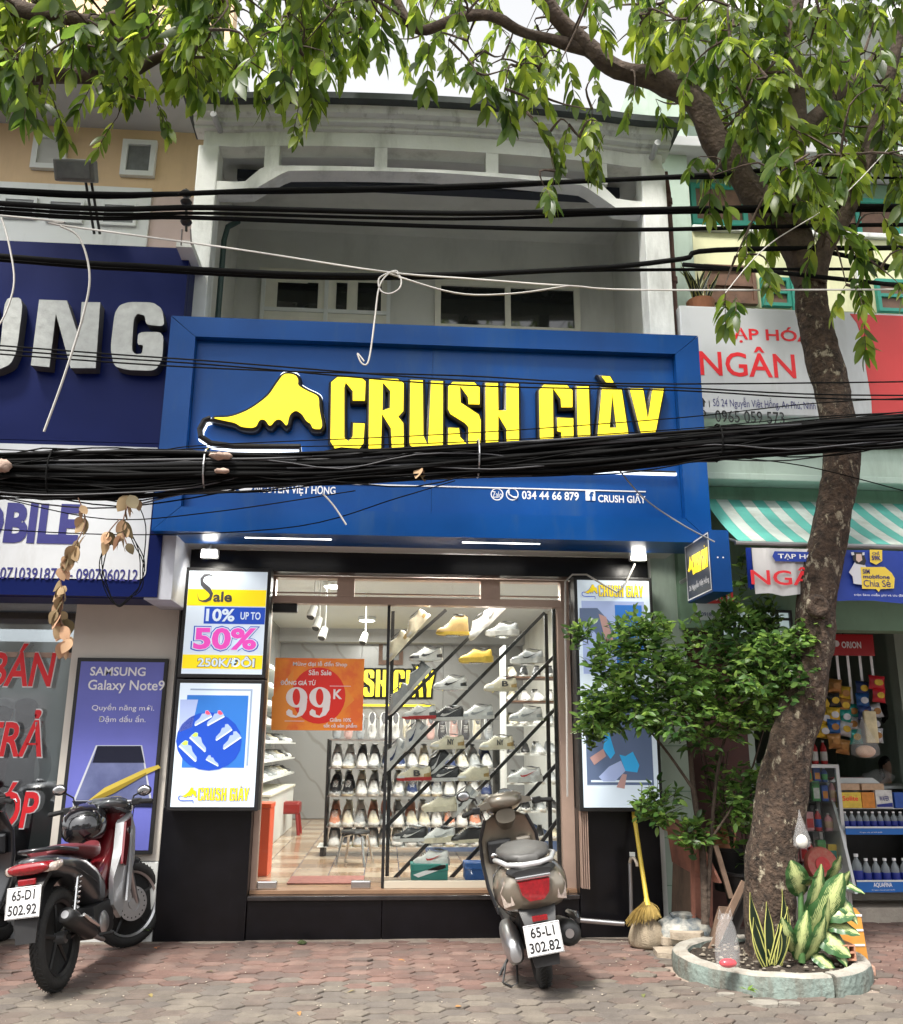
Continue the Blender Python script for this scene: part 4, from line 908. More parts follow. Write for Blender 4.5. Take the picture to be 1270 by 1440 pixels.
plainbox('shoe_box', 'bright orange red box stack at the left edge of the glass door', 357, 1130, 379, 1200, 8.0, .3, K['orange'])
K['dark_red'] = mat('dark_red_plastic', (.22, .012, .01), .4)
def stool(px, py0, py1, Y, label):
    p = W(px, py0, Y); z = p.z; t = empty('stool', (p.x, Y, .333), label, 'stool')
    MB().bev(p.x-.15, p.x+.15, Y-.15, Y+.15, z-.14, z, .03).build('seat', K['dark_red'], t)
    for sx in (-1, 1):
        for sy in (-1, 1): MB().cyl((p.x+sx*.11, Y+sy*.11, z-.09), (p.x+sx*.15, Y+sy*.15, .333), .02, n=8).build('leg', K['dark_red'], t)
K['dark_red'] = mat('dark_red_plastic', (.22, .012, .01), .4)
stool(406, 1127, 1150, 11.6, 'red plastic stool near the marble back wall')
def steelstool():
    p = W(500, 1172, 8.75); z = p.z; t = empty('stool', (p.x, 8.75, .333), 'round chrome legged stool in front of the low shoe rack', 'stool')
    MB().lathe([(0, .0), (.13, .0), (.14, .012), (.13, .028), (0, .03)], (p.x, 8.75, z)).build('seat', K['black_plastic'], t)
    for k in range(4):
        a_ = .5+k*math.pi/2; MB().tube([(p.x+.04*math.cos(a_), 8.75+.04*math.sin(a_), z-.004), (p.x+.13*math.cos(a_), 8.75+.13*math.sin(a_), z-.02), (p.x+.19*math.cos(a_), 8.75+.19*math.sin(a_), .333)], .012, 8).build('leg', K['chrome'], t)
steelstool()
a_ = G(400, 1238, .336); mt = MB().bev(-.75, -.15, 7.55, 7.95, .3345, .345, .004)
tag(mt.build('door_mat', mat('rosy_mat', (.30, .12, .10), .9, noise=(20, .3)), None), 'thin rosy door mat just inside the glass door', 'mat')
# ================================================================ LEFT NEIGHBOUR
lb_ = empty('neighbour_building', (-3.5, 7.4, 0), 'beige house on the left with small upper windows above the navy sign', 'building')
MB().box(-9, -1.76, 8.0, 8.4, 2.4, 7.45).build('upper_wall', K['beige_wall'], lb_)
MB().box(-9, -1.5, 6.95, 9.5, 7.45, 7.65).build('roof_slab', K['grey_soffit'], lb_)
MB().box(-9, -1.9, 8.4, 8.6, 7.65, 9.6).build('upper_wall', K['beige_wall'], lb_)
for px in ((47, 190, 95, 240), (172, 200, 220, 250)):
    a, b, c, d = rect(*px, 7.99); window(lb_, a, b, c, d, 7.995, 1, (), .055, K['white_frame'], K['curtain'] if px[0] < 100 else K['grey_glass'])
a, b, c, d = rect(-10, 263, 212, 338, 7.97); MB().box(-9, b, 7.93, 7.999, 5.2, d).build('white_band', K['white_frame'], lb_)
MB().box(b+.002, -1.762, 7.96, 7.999, 5.2, d-.06).build('wall_patch', K['pink_wall'], lb_)
for px in ((3, 278, 52, 308), (66, 282, 118, 314), (142, 286, 193, 318)):
    a, b, c, d = rect(*px, 7.92); window(lb_, a, b, c, d, 7.928, 1, (), .03, K['white_frame'], K['grey_glass'], d=.03)
# ground floor: beige pier, glass front, soffit under the sign
MB().bev(-2.47, -1.665, 7.2, 7.5, .55, 2.5, .005).build('pier', mat('pale_pier_panel', (.60, .56, .50), .6, noise=(2, .1)), lb_)
MB().bev(-2.47, -1.665, 7.19, 7.5, -.03, .545, .005).build('pier_base', K['white_wall'], lb_)
MB().box(-9, -1.67, 6.75, 8.3, 2.50, 2.56).build('soffit', K['soffit_white'], lb_)
MB().bev(-1.80, -1.60, 6.62, 7.15, 2.42, 2.93, .004).build('side_duct', mat('pale_sheet_metal', (.52, .54, .60), .5, noise=(5, .15)), lb_)
MB().box(-9, -2.475, 7.45, 7.456, .15, 2.5).build('shop_window', glass('neighbour_glass', (.80, .84, .86), refl=8, rough=.06), lb_)
MB().box(-9, -2.475, 7.42, 7.48, 2.06, 2.10).build('window_bar', K['alu'], lb_)
MB().bev(-2.62, -2.48, 7.41, 7.448, 2.10, 2.19, .006).build('patch_hinge', K['black_plastic'], lb_)
MB().box(-9, -2.475, 7.3, 7.5, -.02, .15).build('threshold', K['grey_soffit'], lb_)
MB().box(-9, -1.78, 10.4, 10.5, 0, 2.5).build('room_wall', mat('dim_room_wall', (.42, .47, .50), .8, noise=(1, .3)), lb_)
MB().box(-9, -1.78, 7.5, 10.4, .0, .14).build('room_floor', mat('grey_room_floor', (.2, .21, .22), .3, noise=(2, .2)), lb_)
MB().box(-4.6, -2.9, 8.6, 9.0, .14, 1.05).build('counter', K['white_frame'], lb_)
# red window lettering with pale edges
def wlet(s, box, dy=0, Y=7.40):
    rc = rect(*box, Y); g_ = .010
    txt(s, (rc[0]-g_, rc[1]+g_, rc[2]-g_, rc[3]+g_), Y+.003, K['white_print'], wl, bold=.03, shear=.12)
    txt(s, rc, Y, K['red_print'], wl, bold=.02, shear=.12)
wl = empty('window_lettering', (-3, 7.4, .9), 'big red Vietnamese lettering stuck on the left neighbour glass', 'lettering')
wlet('BÁN', (-14, 905, 78, 965)); wlet('TRẢ', (-26, 998, 62, 1064)); wlet('GÓP', (-40, 1100, 54, 1165))
# phone advertisement poster
pp = empty('phone_poster', (-2.05, 7.15, .6), 'framed purple blue phone advertisement on the pier behind the motorbike', 'poster')
PY = 7.16; a, b, c, d = -2.405, -1.715, .60, 2.04
MB().bev(a, b, PY, 7.2, c, d, .004).build('frame', K['black_plastic'], pp)
m_pb = mat('violet_blue_print', (.14, .155, .52), .4, noise=(1.2, .12)); MB().box(a+.03, b-.025, PY-.002, PY-.0005, c+.03, d-.03).build('sheet', m_pb, pp)
pw = K['white_print']; PT = PY-.004
def pt_(s_, x0_, y0_, x1_, y1_, bold=.0): txt(s_, rect(x0_/4, 860+y0_/4, x1_/4, 860+y1_/4, PT), PT, pw, pp, bold=bold)
pt_('SAMSUNG', 508, 312, 820, 362, .02); pt_('Galaxy Note9', 495, 385, 925, 460, .012); pt_('Quyền năng mới.', 517, 518, 868, 565); pt_('Đậm dấu ấn.', 555, 582, 820, 630)
def Pp(x, y): return (x/4, 860+y/4)
m_ph, m_ph2, m_pen, m_pen2, m_sil = mat('phone_black_print', (.012, .014, .03), .25), mat('phone_blue_print', (.20, .23, .42), .3, noise=(2, .3), col2=(.04, .05, .14)), mat('gold_pen_print', (.55, .42, .07), .35), mat('gold_pen_dark_print', (.25, .18, .02), .35), mat('silver_print', (.55, .57, .62), .35)
flat([[Pp(*p) for p in ((540, 752), (800, 752), (855, 1070), (850, 1098), (410, 1098), (408, 1070))]], PT, m_sil, pp, 'print', .001)
flat([[Pp(*p) for p in ((548, 756), (792, 756), (842, 1062), (424, 1062))]], PT-.0015, m_ph2, pp, 'print', .001)
flat([[Pp(*p) for p in ((548, 756), (792, 756), (812, 850), (520, 850))]], PT-.003, m_ph, pp, 'print', .001)
flat([[Pp(*p) for p in ((405, 1066), (858, 1066), (852, 1100), (420, 1096))]], PT-.003, m_ph, pp, 'print', .001)
flat([[Pp(*p) for p in ((498, 1062), (590, 990), (815, 885), (890, 862), (905, 878), (825, 915), (640, 1020), (560, 1056))]], PT-.0045, m_pen, pp, 'print', .001)
flat([[Pp(*p) for p in ((560, 1058), (640, 1022), (825, 915), (822, 905), (600, 1012), (520, 1052))]], PT-.006, m_pen2, pp, 'print', .001)
flat([[Pp(*p) for p in ((600, 1075), (660, 1075), (655, 1090), (605, 1090))]], PT-.0045, m_sil, pp, 'print', .001)
# navy sign with big raised letters
ns = empty('phone_shop_sign', (-3.4, 6.6, 2.43), 'navy and white sign of the phone shop with big silver raised letters', 'sign')
MB().bev(-9, -1.69, 6.66, 7.0, 2.43, 5.33, .01).build('box_body', K['navy'], ns)
MB().box(-9, -1.69, 6.60, 6.658, 3.62, 5.30).build('navy_panel', K['navy'], ns)
MB().box(-9, -1.70, 6.60, 6.658, 2.435, 3.615).build('lower_panel', K['navy'], ns)
wx = W(213, 720, 6.59).x; wz0, wz1 = 2.56, 3.585; rr = .06
pl = [(-9, wz0), (wx-rr, wz0)]+[(wx-rr+rr*math.sin(t*.314), wz0+rr-rr*math.cos(t*.314)) for t in range(1, 6)]+[(wx, wz1), (-9, wz1)]
MB().prism(pl, 6.594, 6.599).build('white_panel', K['white_panel'], ns)
def LT(x, y): return (x/3.848, 200+y/3.848)
UNG = {'U': [[LT(*p) for p in ((30, 845), (130, 845), (95, 1130), (60, 1205), (-20, 1240), (-120, 1240), (-150, 1180), (-110, 850), (-20, 850), (-50, 1120), (-35, 1150), (-5, 1140), (5, 1110))]],
 'N': [[LT(*p) for p in ((215, 855), (365, 860), (430, 1060), (445, 868), (545, 870), (520, 1225), (385, 1225), (305, 930), (270, 1220), (170, 1210))]],
 'G': [[LT(*p) for p in ((700, 868), (830, 870), (880, 905), (893, 1000), (793, 990), (785, 940), (745, 930), (725, 960), (715, 1130), (735, 1150), (770, 1148), (778, 1100), (745, 1098), (750, 1030), (888, 1030), (880, 1180), (840, 1240), (690, 1235), (620, 1215), (600, 1120), (622, 930), (650, 885))]]}
for k_, lp in UNG.items():
    if k_ != 'N': lp = [chaikin(lp[0], 2, .16)]
    fn = lambda p: (W(p[0], p[1], 6.5).x, W(p[0], p[1], 6.5).z)
    me = curve_mesh([[fn(p) for p in q] for q in lp], .1, 0, 'letter_return'); me.transform(Matrix.Translation((0, 6.498, 0))); link('letter_return', me, mat('letter_side', (.07, .07, .07), .5), ns)
    me = curve_mesh([[fn(p) for p in q] for q in lp], .006, 0, 'letter'); me.transform(Matrix.Translation((0, 6.489, 0))); link('letter', me, K['silver_letter'], ns)
tpx('ÔNG', (14, 636, 66, 664), 6.59, K['navy_print'], ns, bold=.02); tpx('MOBILE', (-88, 706, 112, 764), 6.59, K['navy_print'], ns, bold=.045)
tpx('0710391879 – 0907060212', (0, 799, 194, 816), 6.59, K['navy_print'], ns, bold=.012)
# floodlight on twin stalks
fl = empty('floodlight', W(128, 325, 6.5), 'grey floodlight on two thin stalks above the navy sign', 'floodlight')
c = W(107, 240, 6.35); m = MB(); m.m = Matrix.Translation(c) @ Matrix.Rotation(R_(32), 4, 'X') @ Matrix.Rotation(R_(-4), 4, 'Z')
m.bev(-.16, .16, -.05, .05, -.085, .085, .015); m.build('housing', mat('flood_housing', (.16, .165, .16), .5, noise=(8, .3)), fl)
m = MB(); m.m = Matrix.Translation(c) @ Matrix.Rotation(R_(32), 4, 'X') @ Matrix.Rotation(R_(-4), 4, 'Z'); m.box(-.13, .13, -.056, -.0505, -.06, .06); m.build('lens', K['grey_glass'], fl)
for i in range(6):
    m = MB(); m.m = Matrix.Translation(c) @ Matrix.Rotation(R_(32), 4, 'X'); m.box(-.14+i*.05, -.13+i*.05, .052, .075, -.07, .07); m.build('cooling_fin', bpy.data.materials['flood_housing'], fl)
for dx in (0, .045):
    p = W(120, 260, 6.45); q = W(133, 326, 6.62); MB().cyl((p.x+dx, p.y, p.z+.03), (q.x+dx, q.y, q.z-.02), .011, n=8).build('stalk', K['black_plastic'], fl)
# ================================================================ RIGHT NEIGHBOUR
rb_ = empty('neighbour_building', (4, 8, 0), 'pale green old house on the right with balcony and open grocery below', 'building')
MB().box(2.42, 2.95, 7.75, 8.3, 3.4, 8.2).build('corner_pier', K['mint'], rb_)
MB().box(2.96, 9, 8.3, 8.5, 3.4, 8.7).build('upper_wall', K['mint'], rb_)
MB().bev(2.85, 9, 7.3, 8.35, 8.72, 8.9, .02).build('roof_slab', K['cornice'], rb_)
MB().bev(2.6, 9, 7.6, 8.29, 7.30, 7.42, .01).build('upper_ledge', K['grey_soffit'], rb_)
MB().box(2.97, 9, 8.05, 8.29, 6.55, 7.28).build('wall_band', K['green_wall'], rb_)
MB().box(2.955, 9, 7.76, 7.98, 5.6, 6.42).build('balcony_parapet', K['cream_wall'], rb_)
MB().bev(2.955, 9, 7.72, 8.02, 6.425, 6.48, .01).build('parapet_cap', K['cornice'], rb_)
for px in ((972, 262, 1120, 318), (1150, 280, 1262, 335)):
    a, b, c, d = rect(*px, 8.02); window(rb_, a, b, c, d, 8.045, 2, (), .05, K['teal_trim'], K['brown_wood'])
for px in ((990, 375, 1062, 428), (1070, 392, 1110, 432), (1232, 395, 1290, 440)):
    a, b, c, d = rect(*px, 7.74); window(rb_, a, b, c, d, 7.755, 1, (.5,), .035, K['teal_trim'] if px[0] > 1000 else K['brown_wood'], K['brown_wood'])
for px in (1112, 1205): p = W(px, 400, 7.7); MB().box(p.x, p.x+.05, 7.68, 7.72, 5.3, 6.2).build('post', K['teal_trim'] if px < 1200 else K['white_frame'], rb_)
MB().box(2.42, 9, 7.0, 8.3, 3.58, 4.05).build('lintel_beam', K['mint'], rb_)
MB().bev(2.42, 9, 6.93, 7.0, 3.90, 4.0, .01).build('moulding', K['mint'], rb_)
MB().bev(2.42, 9, 6.93, 7.0, 3.56, 3.62, .01).build('moulding', K['mint'], rb_)
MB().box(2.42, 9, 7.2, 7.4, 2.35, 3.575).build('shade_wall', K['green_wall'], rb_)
MB().box(2.2, 2.46, 7.28, 7.6, 0, 3.5).build('pillar', K['mint'], rb_)
for z in (.35, .7, 1.05, 1.4): MB().box(2.198, 2.462, 7.275, 7.279, z, z+.006).build('pillar_joint', K['green_wall'], rb_)
MB().box(3.05, 3.25, 7.9, 8.3, .1, 3.4).build('pillar', K['mint'], rb_)
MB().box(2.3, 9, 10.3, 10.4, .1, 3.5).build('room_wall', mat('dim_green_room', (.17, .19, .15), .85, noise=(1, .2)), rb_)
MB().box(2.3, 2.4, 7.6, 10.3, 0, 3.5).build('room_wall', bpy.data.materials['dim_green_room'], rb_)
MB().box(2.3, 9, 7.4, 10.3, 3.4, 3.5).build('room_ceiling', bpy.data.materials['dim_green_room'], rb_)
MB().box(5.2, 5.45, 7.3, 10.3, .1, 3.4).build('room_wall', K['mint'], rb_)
MB().box(4.82, 4.94, 8.2, 8.35, .1, 3.4).build('door_post', K['mint'], rb_)
m_pave2 = mat('cement_step', (.36, .32, .27), .9, noise=(5, .3), bump=.4, bscale=40)
MB().bev(3.0, 9, 7.72, 10.3, -.03, .11, .015).build('front_step', m_pave2, rb_)
MB().box(2.46, 3.05, 7.55, 7.66, .0, 2.6).build('wooden_door', mat('red_brown_door', (.07, .02, .015), .6, noise=(8, .3)), rb_)
# glass block vent window with dark lattice
a, b, c, d = rect(1012, 858, 1113, 900, 7.17)
gw = window(rb_, a, b, c, d, 7.19, 5, (.35, .7), .02, K['black_plastic'], mat('glowing_glass_block', (.42, .52, .52), .2, emis=.25), name='lattice_window')  # faint light put into the panes by emission, no lamp here
# street sign of the grocery, tilted forward
ts = empty('grocery_sign', (3.3, 6.9, 4.05), 'white grocery sign with red lettering and red right end behind the tree trunk', 'sign')
TY = 6.88
MB().bev(2.46, 6.6, TY+.004, TY+.12, 4.12, 5.12, .008).build('box_body', K['white_panel'], ts)
MB().box(2.47, 6.59, TY-.001, TY+.003, 4.13, 5.11).build('face', K['white_panel'], ts)
red = [(W(x, y, TY).x, W(x, y, TY).z) for x, y in ((1195, 443), (1205, 455), (1213, 480), (1218, 520), (1225, 560), (1226, 582))]
MB().prism([(6.58, 5.10)]+[(red[0][0], 5.10)]+red[1:-1]+[(red[-1][0], 4.14), (6.58, 4.14)], TY-.004, TY-.0015).build('red_panel', K['red_panel'], ts)
tpx('TẠP HÓA', (1013, 459, 1142, 483), TY-.004, K['red_print'], ts, bold=.02); tpx('NGÂN', (984, 487, 1118, 530), TY-.004, K['red_print'], ts, bold=.012)
tpx('Số 24 Nguyễn Việt Hồng, An Phú, Ninh Kiều', (1003, 560, 1166, 577), TY-.004, K['navy_print'], ts, bold=.0); tpx('0965 059 573', (1006, 578, 1103, 595), TY-.004, K['black_plastic'], ts, bold=.005)
bar(997, 568, 997.8, 568, TY-.002, .06, K['black_plastic'], ts, 'divider')
flat([[(983, 566), (988, 559), (993, 566), (991, 566), (991, 572), (985, 572), (985, 566)]], TY-.003, K['black_plastic'], ts, 'house_mark', .001); ring(988, 581, 5, TY-.002, K['black_plastic'], ts, 'phone_mark', .35)
# striped awning: each stripe a strip of cloth
aw = empty('awning', (3.9, 6.7, 2.9), 'green and white striped awning above the grocery', 'awning')
m_ag, m_aw = mat('green_awning_cloth', (.10, .40, .34), .8, noise=(6, .12)), mat('white_awning_cloth', (.50, .56, .52), .8, noise=(6, .15), dirt=((.3, .32, .26), 4, .5, .8))
for i in range(34):
    x = 2.68+i*.105
    pts = []
    for t in range(5):
        u = t/4; sag = -.03*math.sin(math.pi*u); pts.append((7.2-1.0*u, 3.46-.60*u+sag))
    MB().loft([[(x+.001-.13*(u_/4), y, z), (x+.104-.13*(u_/4), y, z), (x+.104-.13*(u_/4), y+.002, z-.004), (x+.001-.13*(u_/4), y+.002, z-.004)] for u_, (y, z) in enumerate(pts)]).build('cloth_strip', (m_ag, m_aw)[i % 2], aw)
MB().cyl((2.52, 6.2, 2.845), (6.2, 6.2, 2.83), .018, n=8).build('front_pipe', K['steel'], aw)
MB().cyl((2.6, 7.2, 3.2), (2.56, 6.2, 2.845), .012, n=8).build('arm', K['steel'], aw)
# banners hung from the pipe
def banner(label, x0_, x1_, z0_, z1_, m, Y=6.15):
    t = empty('banner', ((x0_+x1_)/2, Y, z0_), label, 'banner', 'banners hung from the awning pipe')
    n_ = 24; r = []
    for i in range(n_+1):
        x = x0_+(x1_-x0_)*i/n_; w_ = .012*math.sin(i*.9)+.006*math.sin(i*2.3)
        r.append([(x, Y+w_*.3, z1_), (x, Y+w_*.8, (z0_+z1_)/2), (x, Y+w_, z0_+.008*math.sin(i*.5)), (x, Y+w_+.002, z0_+.008*math.sin(i*.5)), (x, Y+w_*.3+.002, z1_)])
    MB().loft(r).build('cloth', m, t, smooth=60); return t
m_wb, m_bb = mat('white_banner_cloth', (.58, .57, .56), .7, noise=(3, .1)), mat('blue_banner_cloth', (.012, .045, .32), .6, noise=(3, .15))
bn = banner('white banner with red grocery lettering hung left of the tree trunk', 2.62, 3.18, 2.46, 2.80, m_wb)
banner('narrow blue edge banner left of the white grocery banner', 2.575, 2.615, 2.50, 2.80, m_bb)
BNY = 6.13
a, b, c, d = rect(1086, 776, 1160, 790, BNY); MB().prism([(a, (c+d)/2), (a+.02, d), (b, d), (b, c), (a+.02, c)], BNY-.004, BNY-.002).build('blue_badge', m_bb, bn)
txt('TẠP HÓA', (a+.04, b-.03, c+.012, d-.010), BNY-.007, K['white_print'], bn, bold=.02); tpx('NGÂN', (1056, 797, 1172, 823), BNY-.006, K['red_print'], bn, bold=.012)
bn = banner('blue phone card banner with a girl holding a yellow card, right of the trunk', 3.20, 4.6, 2.42, 2.80, m_bb)
m_yb, m_gw = mat('yellow_print', (.80, .58, .06), .5), mat('girl_dress_print', (.62, .62, .66), .5)
def Bq(x, y): return (960+x/4.097, 740+y/4.097)
def bp(pts, m_, k=0): flat([[Bq(*p) for p in pts]], BNY-.002-.0015*k, m_, bn, 'print', .001)
bp(((1078, 135), (1150, 137), (1150, 200), (1115, 222), (1080, 205)), m_yb); bp(((1025, 235), (1165, 235), (1205, 270), (1222, 300), (1218, 358), (1140, 362), (1130, 378), (1115, 362), (1035, 360)), m_yb, 1)
bp(((1000, 195), (1040, 200), (1060, 240), (1045, 340), (985, 330), (980, 290), (958, 265)), m_gw); bp(((985, 150), (1040, 150), (1058, 200), (1048, 225), (1000, 215), (980, 190)), K['black_plastic'], 1)
bp(((1000, 160), (1030, 160), (1035, 195), (1015, 208), (1000, 195)), mat('face_print', (.62, .45, .38), .5), 2); bp(((970, 150), (985, 148), (990, 165), (975, 168)), m_gw, 3); bp(((1035, 152), (1048, 150), (1048, 166), (1036, 168)), m_gw, 3)
def bt(s_, x0_, y0_, x1_, y1_, m_, bold=.02): p, q = Bq(x0_, y0_), Bq(x1_, y1_); txt(s_, rect(p[0], p[1], q[0], q[1], BNY), BNY-.007, m_, bn, bold=bold)
bt('59K', 1087, 170, 1140, 198, K['navy_print'], .03); bt('CHỈ', 1090, 145, 1130, 165, K['navy_print']); bt('SIM', 1035, 248, 1075, 275, K['navy_print']); bt('mobifone', 1038, 280, 1190, 303, K['navy_print']); bt('Chia Sẻ', 1040, 308, 1195, 350, K['navy_print'], .0)
bt('trên 5km miễn phí và ưu đãi', 985, 388, 1270, 408, K['white_print'], .0)
# projecting blade sign of the shoe shop
bs = empty('blade_sign', (2.45, 6.7, 2.6), 'small projecting blue box sign with slanted yellow lettering beside the big sign', 'sign')
BX, BYn, BYf = 2.30, 6.12, 6.66
zb0, zb1 = W(1000, 832, BYn).z, W(1000, 745, BYn).z
MB().bev(BX, BX+.145, BYn, BYf, zb0, zb1, .004).build('case', K['sign_blue'], bs)
LW = BYf-BYn; F = Matrix(((0, 1, 0, BX), (-1, 0, 0, BYf), (0, 0, 1, 0), (0, 0, 0, 1)))
def onface(o): o.data.transform(F); return o
onface(MB().box(.012, LW-.012, -.004, -.001, zb0+.015, zb1-.015).build('face', mat('dark_blade_face', (.012, .022, .05), .35), bs))
for (a, b, c, d) in ((.012, LW-.012, zb0+.015, zb0+.024), (.012, LW-.012, zb1-.024, zb1-.015), (.012, .022, zb0+.025, zb1-.025), (LW-.022, LW-.012, zb0+.025, zb1-.025)):
    onface(MB().box(a, b, -.006, -.0042, c, d).build('face_rule', K['white_print'], bs))
for o in crushmark(.05, LW-.04, zb0+.19, zb0+.36, -.006, K['yellow_lit'], K['black_edge'], bs, .006): onface(o)
onface(txt('26 Nguyễn Việt Hồng', (.06, LW-.05, zb0+.07, zb0+.135), -.006, K['white_print'], bs, bold=.01))
MB().cyl((BX+.07, BYf, (zb0+zb1)/2), (BX+.07, 7.0, (zb0+zb1)/2), .018, n=8).build('bracket', K['steel'], bs)
for dx in (.05, .09): MB().cyl((BX+dx, BYn-.004, zb0+.25), (BX+dx, BYn, zb0+.25), .006, n=8).build('rivet', K['white_print'], bs)
sg = empty('small_sign', (2.5, 6.97, 2.3), 'small red and white board hung under the projecting sign', 'sign')
a, b, c, d = rect(980, 830, 1032, 872, 6.9); MB().box(a, b, 6.9, 6.92, c, d).build('board', K['white_panel'], sg); MB().box(a+.002, b-.002, 6.896, 6.899, c+(d-c)*.55, d-.002).build('red_field', K['red_panel'], sg)
txt('MAY ÁO CƯỚI', (a+.03, b-.02, c+(d-c)*.65, d-.02), 6.893, K['white_print'], sg); txt('0918 246 824', (a+.03, b-.04, c+.03, c+.06), 6.893, K['navy_print'], sg)
# ================================================================ far side of the street (seen in the glass)
rg = random.Random(11)
for i, (x, w_, h_, c) in enumerate(((-22, 7, 7.5, (.5, .45, .36)), (-14.5, 5, 9.5, (.45, .5, .5)), (-9, 6, 7, (.55, .42, .3)), (-2.5, 5.5, 8.5, (.5, .5, .46)), (3.5, 6, 7.5, (.4, .46, .38)), (10, 5, 9, (.52, .44, .4)), (15.5, 7, 7, (.45, .45, .45)))):
    t = empty('street_house', (x+w_/2, -13, 0), ('beige', 'grey green', 'orange beige', 'off white', 'pale green', 'rosy', 'grey')[i]+' row house across the street seen only in reflections', 'building')
    MB().box(x, x+w_-.1, -20, -13, 0, h_).build('wall', mat('street_house_wall', c, .9, noise=(1, .2)), t); MB().box(x-.1, x+w_, -20, -12.6, h_, h_+.25).build('roof', K['cornice'], t)
    for k in range(2):
        for l in range(2): MB().box(x+.8+k*(w_-3), x+2.0+k*(w_-3), -12.999, -12.95, 3.6+l*2.3, 5.0+l*2.3).build('window', K['dark_glass'], t)
    MB().box(x+.5, x+w_-.6, -12.999, -12.9, 0, 2.8).build('shutter', K['steel'], t)
# ================================================================ VEHICLES (local axes: +Y forward, +X right side)
LOCAL[0] = True
def paint(nm, c, r=.28, m=.35): return mat(nm, c, r, metal=m, noise=(4, .08), coat=.6, dirt=((.12, .10, .08), 9, .66, .95))
P_ = dict(grey=paint('dark_grey_paint', (.05, .052, .056)), maroon=paint('maroon_paint', (.13, .005, .009)), silver=paint('silver_paint', (.52, .53, .54)), champ=paint('champagne_paint', (.25, .22, .175), .3, .6), blackp=paint('black_paint', (.02, .021, .024)),
          redlens=mat('red_tail_lens', (.22, .004, .008), .12, coat=1, noise=(60, .4)), clearlens=mat('clear_lamp_lens', (.62, .52, .46), .1, metal=.4, coat=1, noise=(50, .5)), seatv=mat('maroon_seat_vinyl', (.12, .015, .02), .5, bump=.1), seatk=mat('grey_seat_vinyl', (.06, .058, .055), .5, bump=.1),
          plate=mat('plate_white', (.66, .66, .66), .4, dirt=((.3, .28, .25), 9, .6, .9)), gloss=mat('smoked_plastic', (.05, .055, .06), .1, coat=1))
def rg_(y, cx, cz, rx, up, dn, pw=.8, n=16, tilt=0):
    o = []
    for k in range(n):
        a = 2*math.pi*k/n; c, s = math.cos(a), math.sin(a)
        o.append((cx+rx*math.copysign(abs(c)**pw, c), y+tilt*s*(up if s > 0 else dn), cz+(up if s > 0 else dn)*math.copysign(abs(s)**pw, s)))
    return o
def wheel(parent, y, r, w_, spokes=5, disc=False, steer=0, name='wheel'):
    P = Matrix.Translation((0, y, r)) @ Matrix.Rotation(steer, 4, 'Z')
    def B(): m = MB(); m.m = P; return m
    m = B(); n = 40; rr = []
    for k in range(10):
        a = 2*math.pi*k/10; rr.append((r-w_+w_*math.cos(a)*(1 if math.cos(a) < 0 else 1.0), w_*.95*math.sin(a)))
    m.lathe([(q[0], q[1]) for q in rr]+[(rr[0][0], rr[0][1])], n=n, axis='X')
    wo = m.build(name, K['black_rubber'], parent, smooth=50)
    m = B()
    for k in range(56):      # tread blocks
        a = 2*math.pi*k/56
        for s in (-1, 1):
            c, s_ = math.cos(a+.03*s), math.sin(a+.03*s); R = r+.001
            p = [Vector((s*.006, R*c, R*s_)), Vector((s*w_*.62, (R-.006)*math.cos(a+.10), (R-.006)*math.sin(a+.10)))]
            m.tube(p, .0035, 4)
    m.build('tread', K['black_rubber'], wo)
    m = B(); m.lathe([(r-w_*2.1, -.02), (r-w_*1.75, -.03), (r-w_*1.72, .03), (r-w_*2.1, .02), (r-w_*2.1, -.02)], n=n, axis='X'); m.build('rim', K['steel'] if disc else K['black_plastic'], wo, smooth=40)
    m = B(); m.cyl((-.06, 0, 0), (.06, 0, 0), .035, n=14); m.build('hub', K['steel'], wo)
    for k in range(spokes):
        a = 2*math.pi*k/spokes+.3; m = B(); c, s_ = math.cos(a), math.sin(a)
        m.tube([(0, .03*c, .03*s_), (0, (r-w_*2)*math.cos(a+.08), (r-w_*2)*math.sin(a+.08))], [.017, .011], 6); m.build('spoke', K['black_plastic'], wo)
    if disc:
        m = B(); m.lathe([(.055, .052), (.115, .052), (.115, .057), (.055, .057), (.055, .052)], n=28, axis='X'); m.build('brake_disc', K['steel'], wo)
        m = B()
        for k in range(18):
            a = k*.349; m.cyl((.0575, .095*math.cos(a), .095*math.sin(a)), (.0578, .095*math.cos(a), .095*math.sin(a)), .006, n=6)
        tag(m.build('disc_holes', K['black_plastic'], wo), kind='stuff')
    return wo
def plate(parent, c, tilt, l1, l2, yaw=0):
    M_ = Matrix.Translation(c) @ Matrix.Rotation(yaw, 4, 'Z') @ Matrix.Rotation(tilt, 4, 'X')
    m = MB(); m.m = M_; m.bev(-.105, .105, 0, .006, -.082, .082, .004); po = m.build('number_plate', P_['plate'], parent)
    for s, z0, z1, x in ((l1, .012, .066, .070), (l2, -.064, -.010, .088)):
        txt(s, (-x, x, z0, z1), -.002, K['black_plastic'], po, bold=.018, name='plate_text', xf=M_)
    m = MB(); m.m = M_
    for a in (((-.1, -.077), (.1, -.077)), ((.1, -.077), (.1, .077)), ((.1, .077), (-.1, .077)), ((-.1, .077), (-.1, -.077))): m.tube([(a[0][0], -.001, a[0][1]), (a[1][0], -.001, a[1][1])], .0016, 4)
    m.build('plate_rim', K['steel'], po)
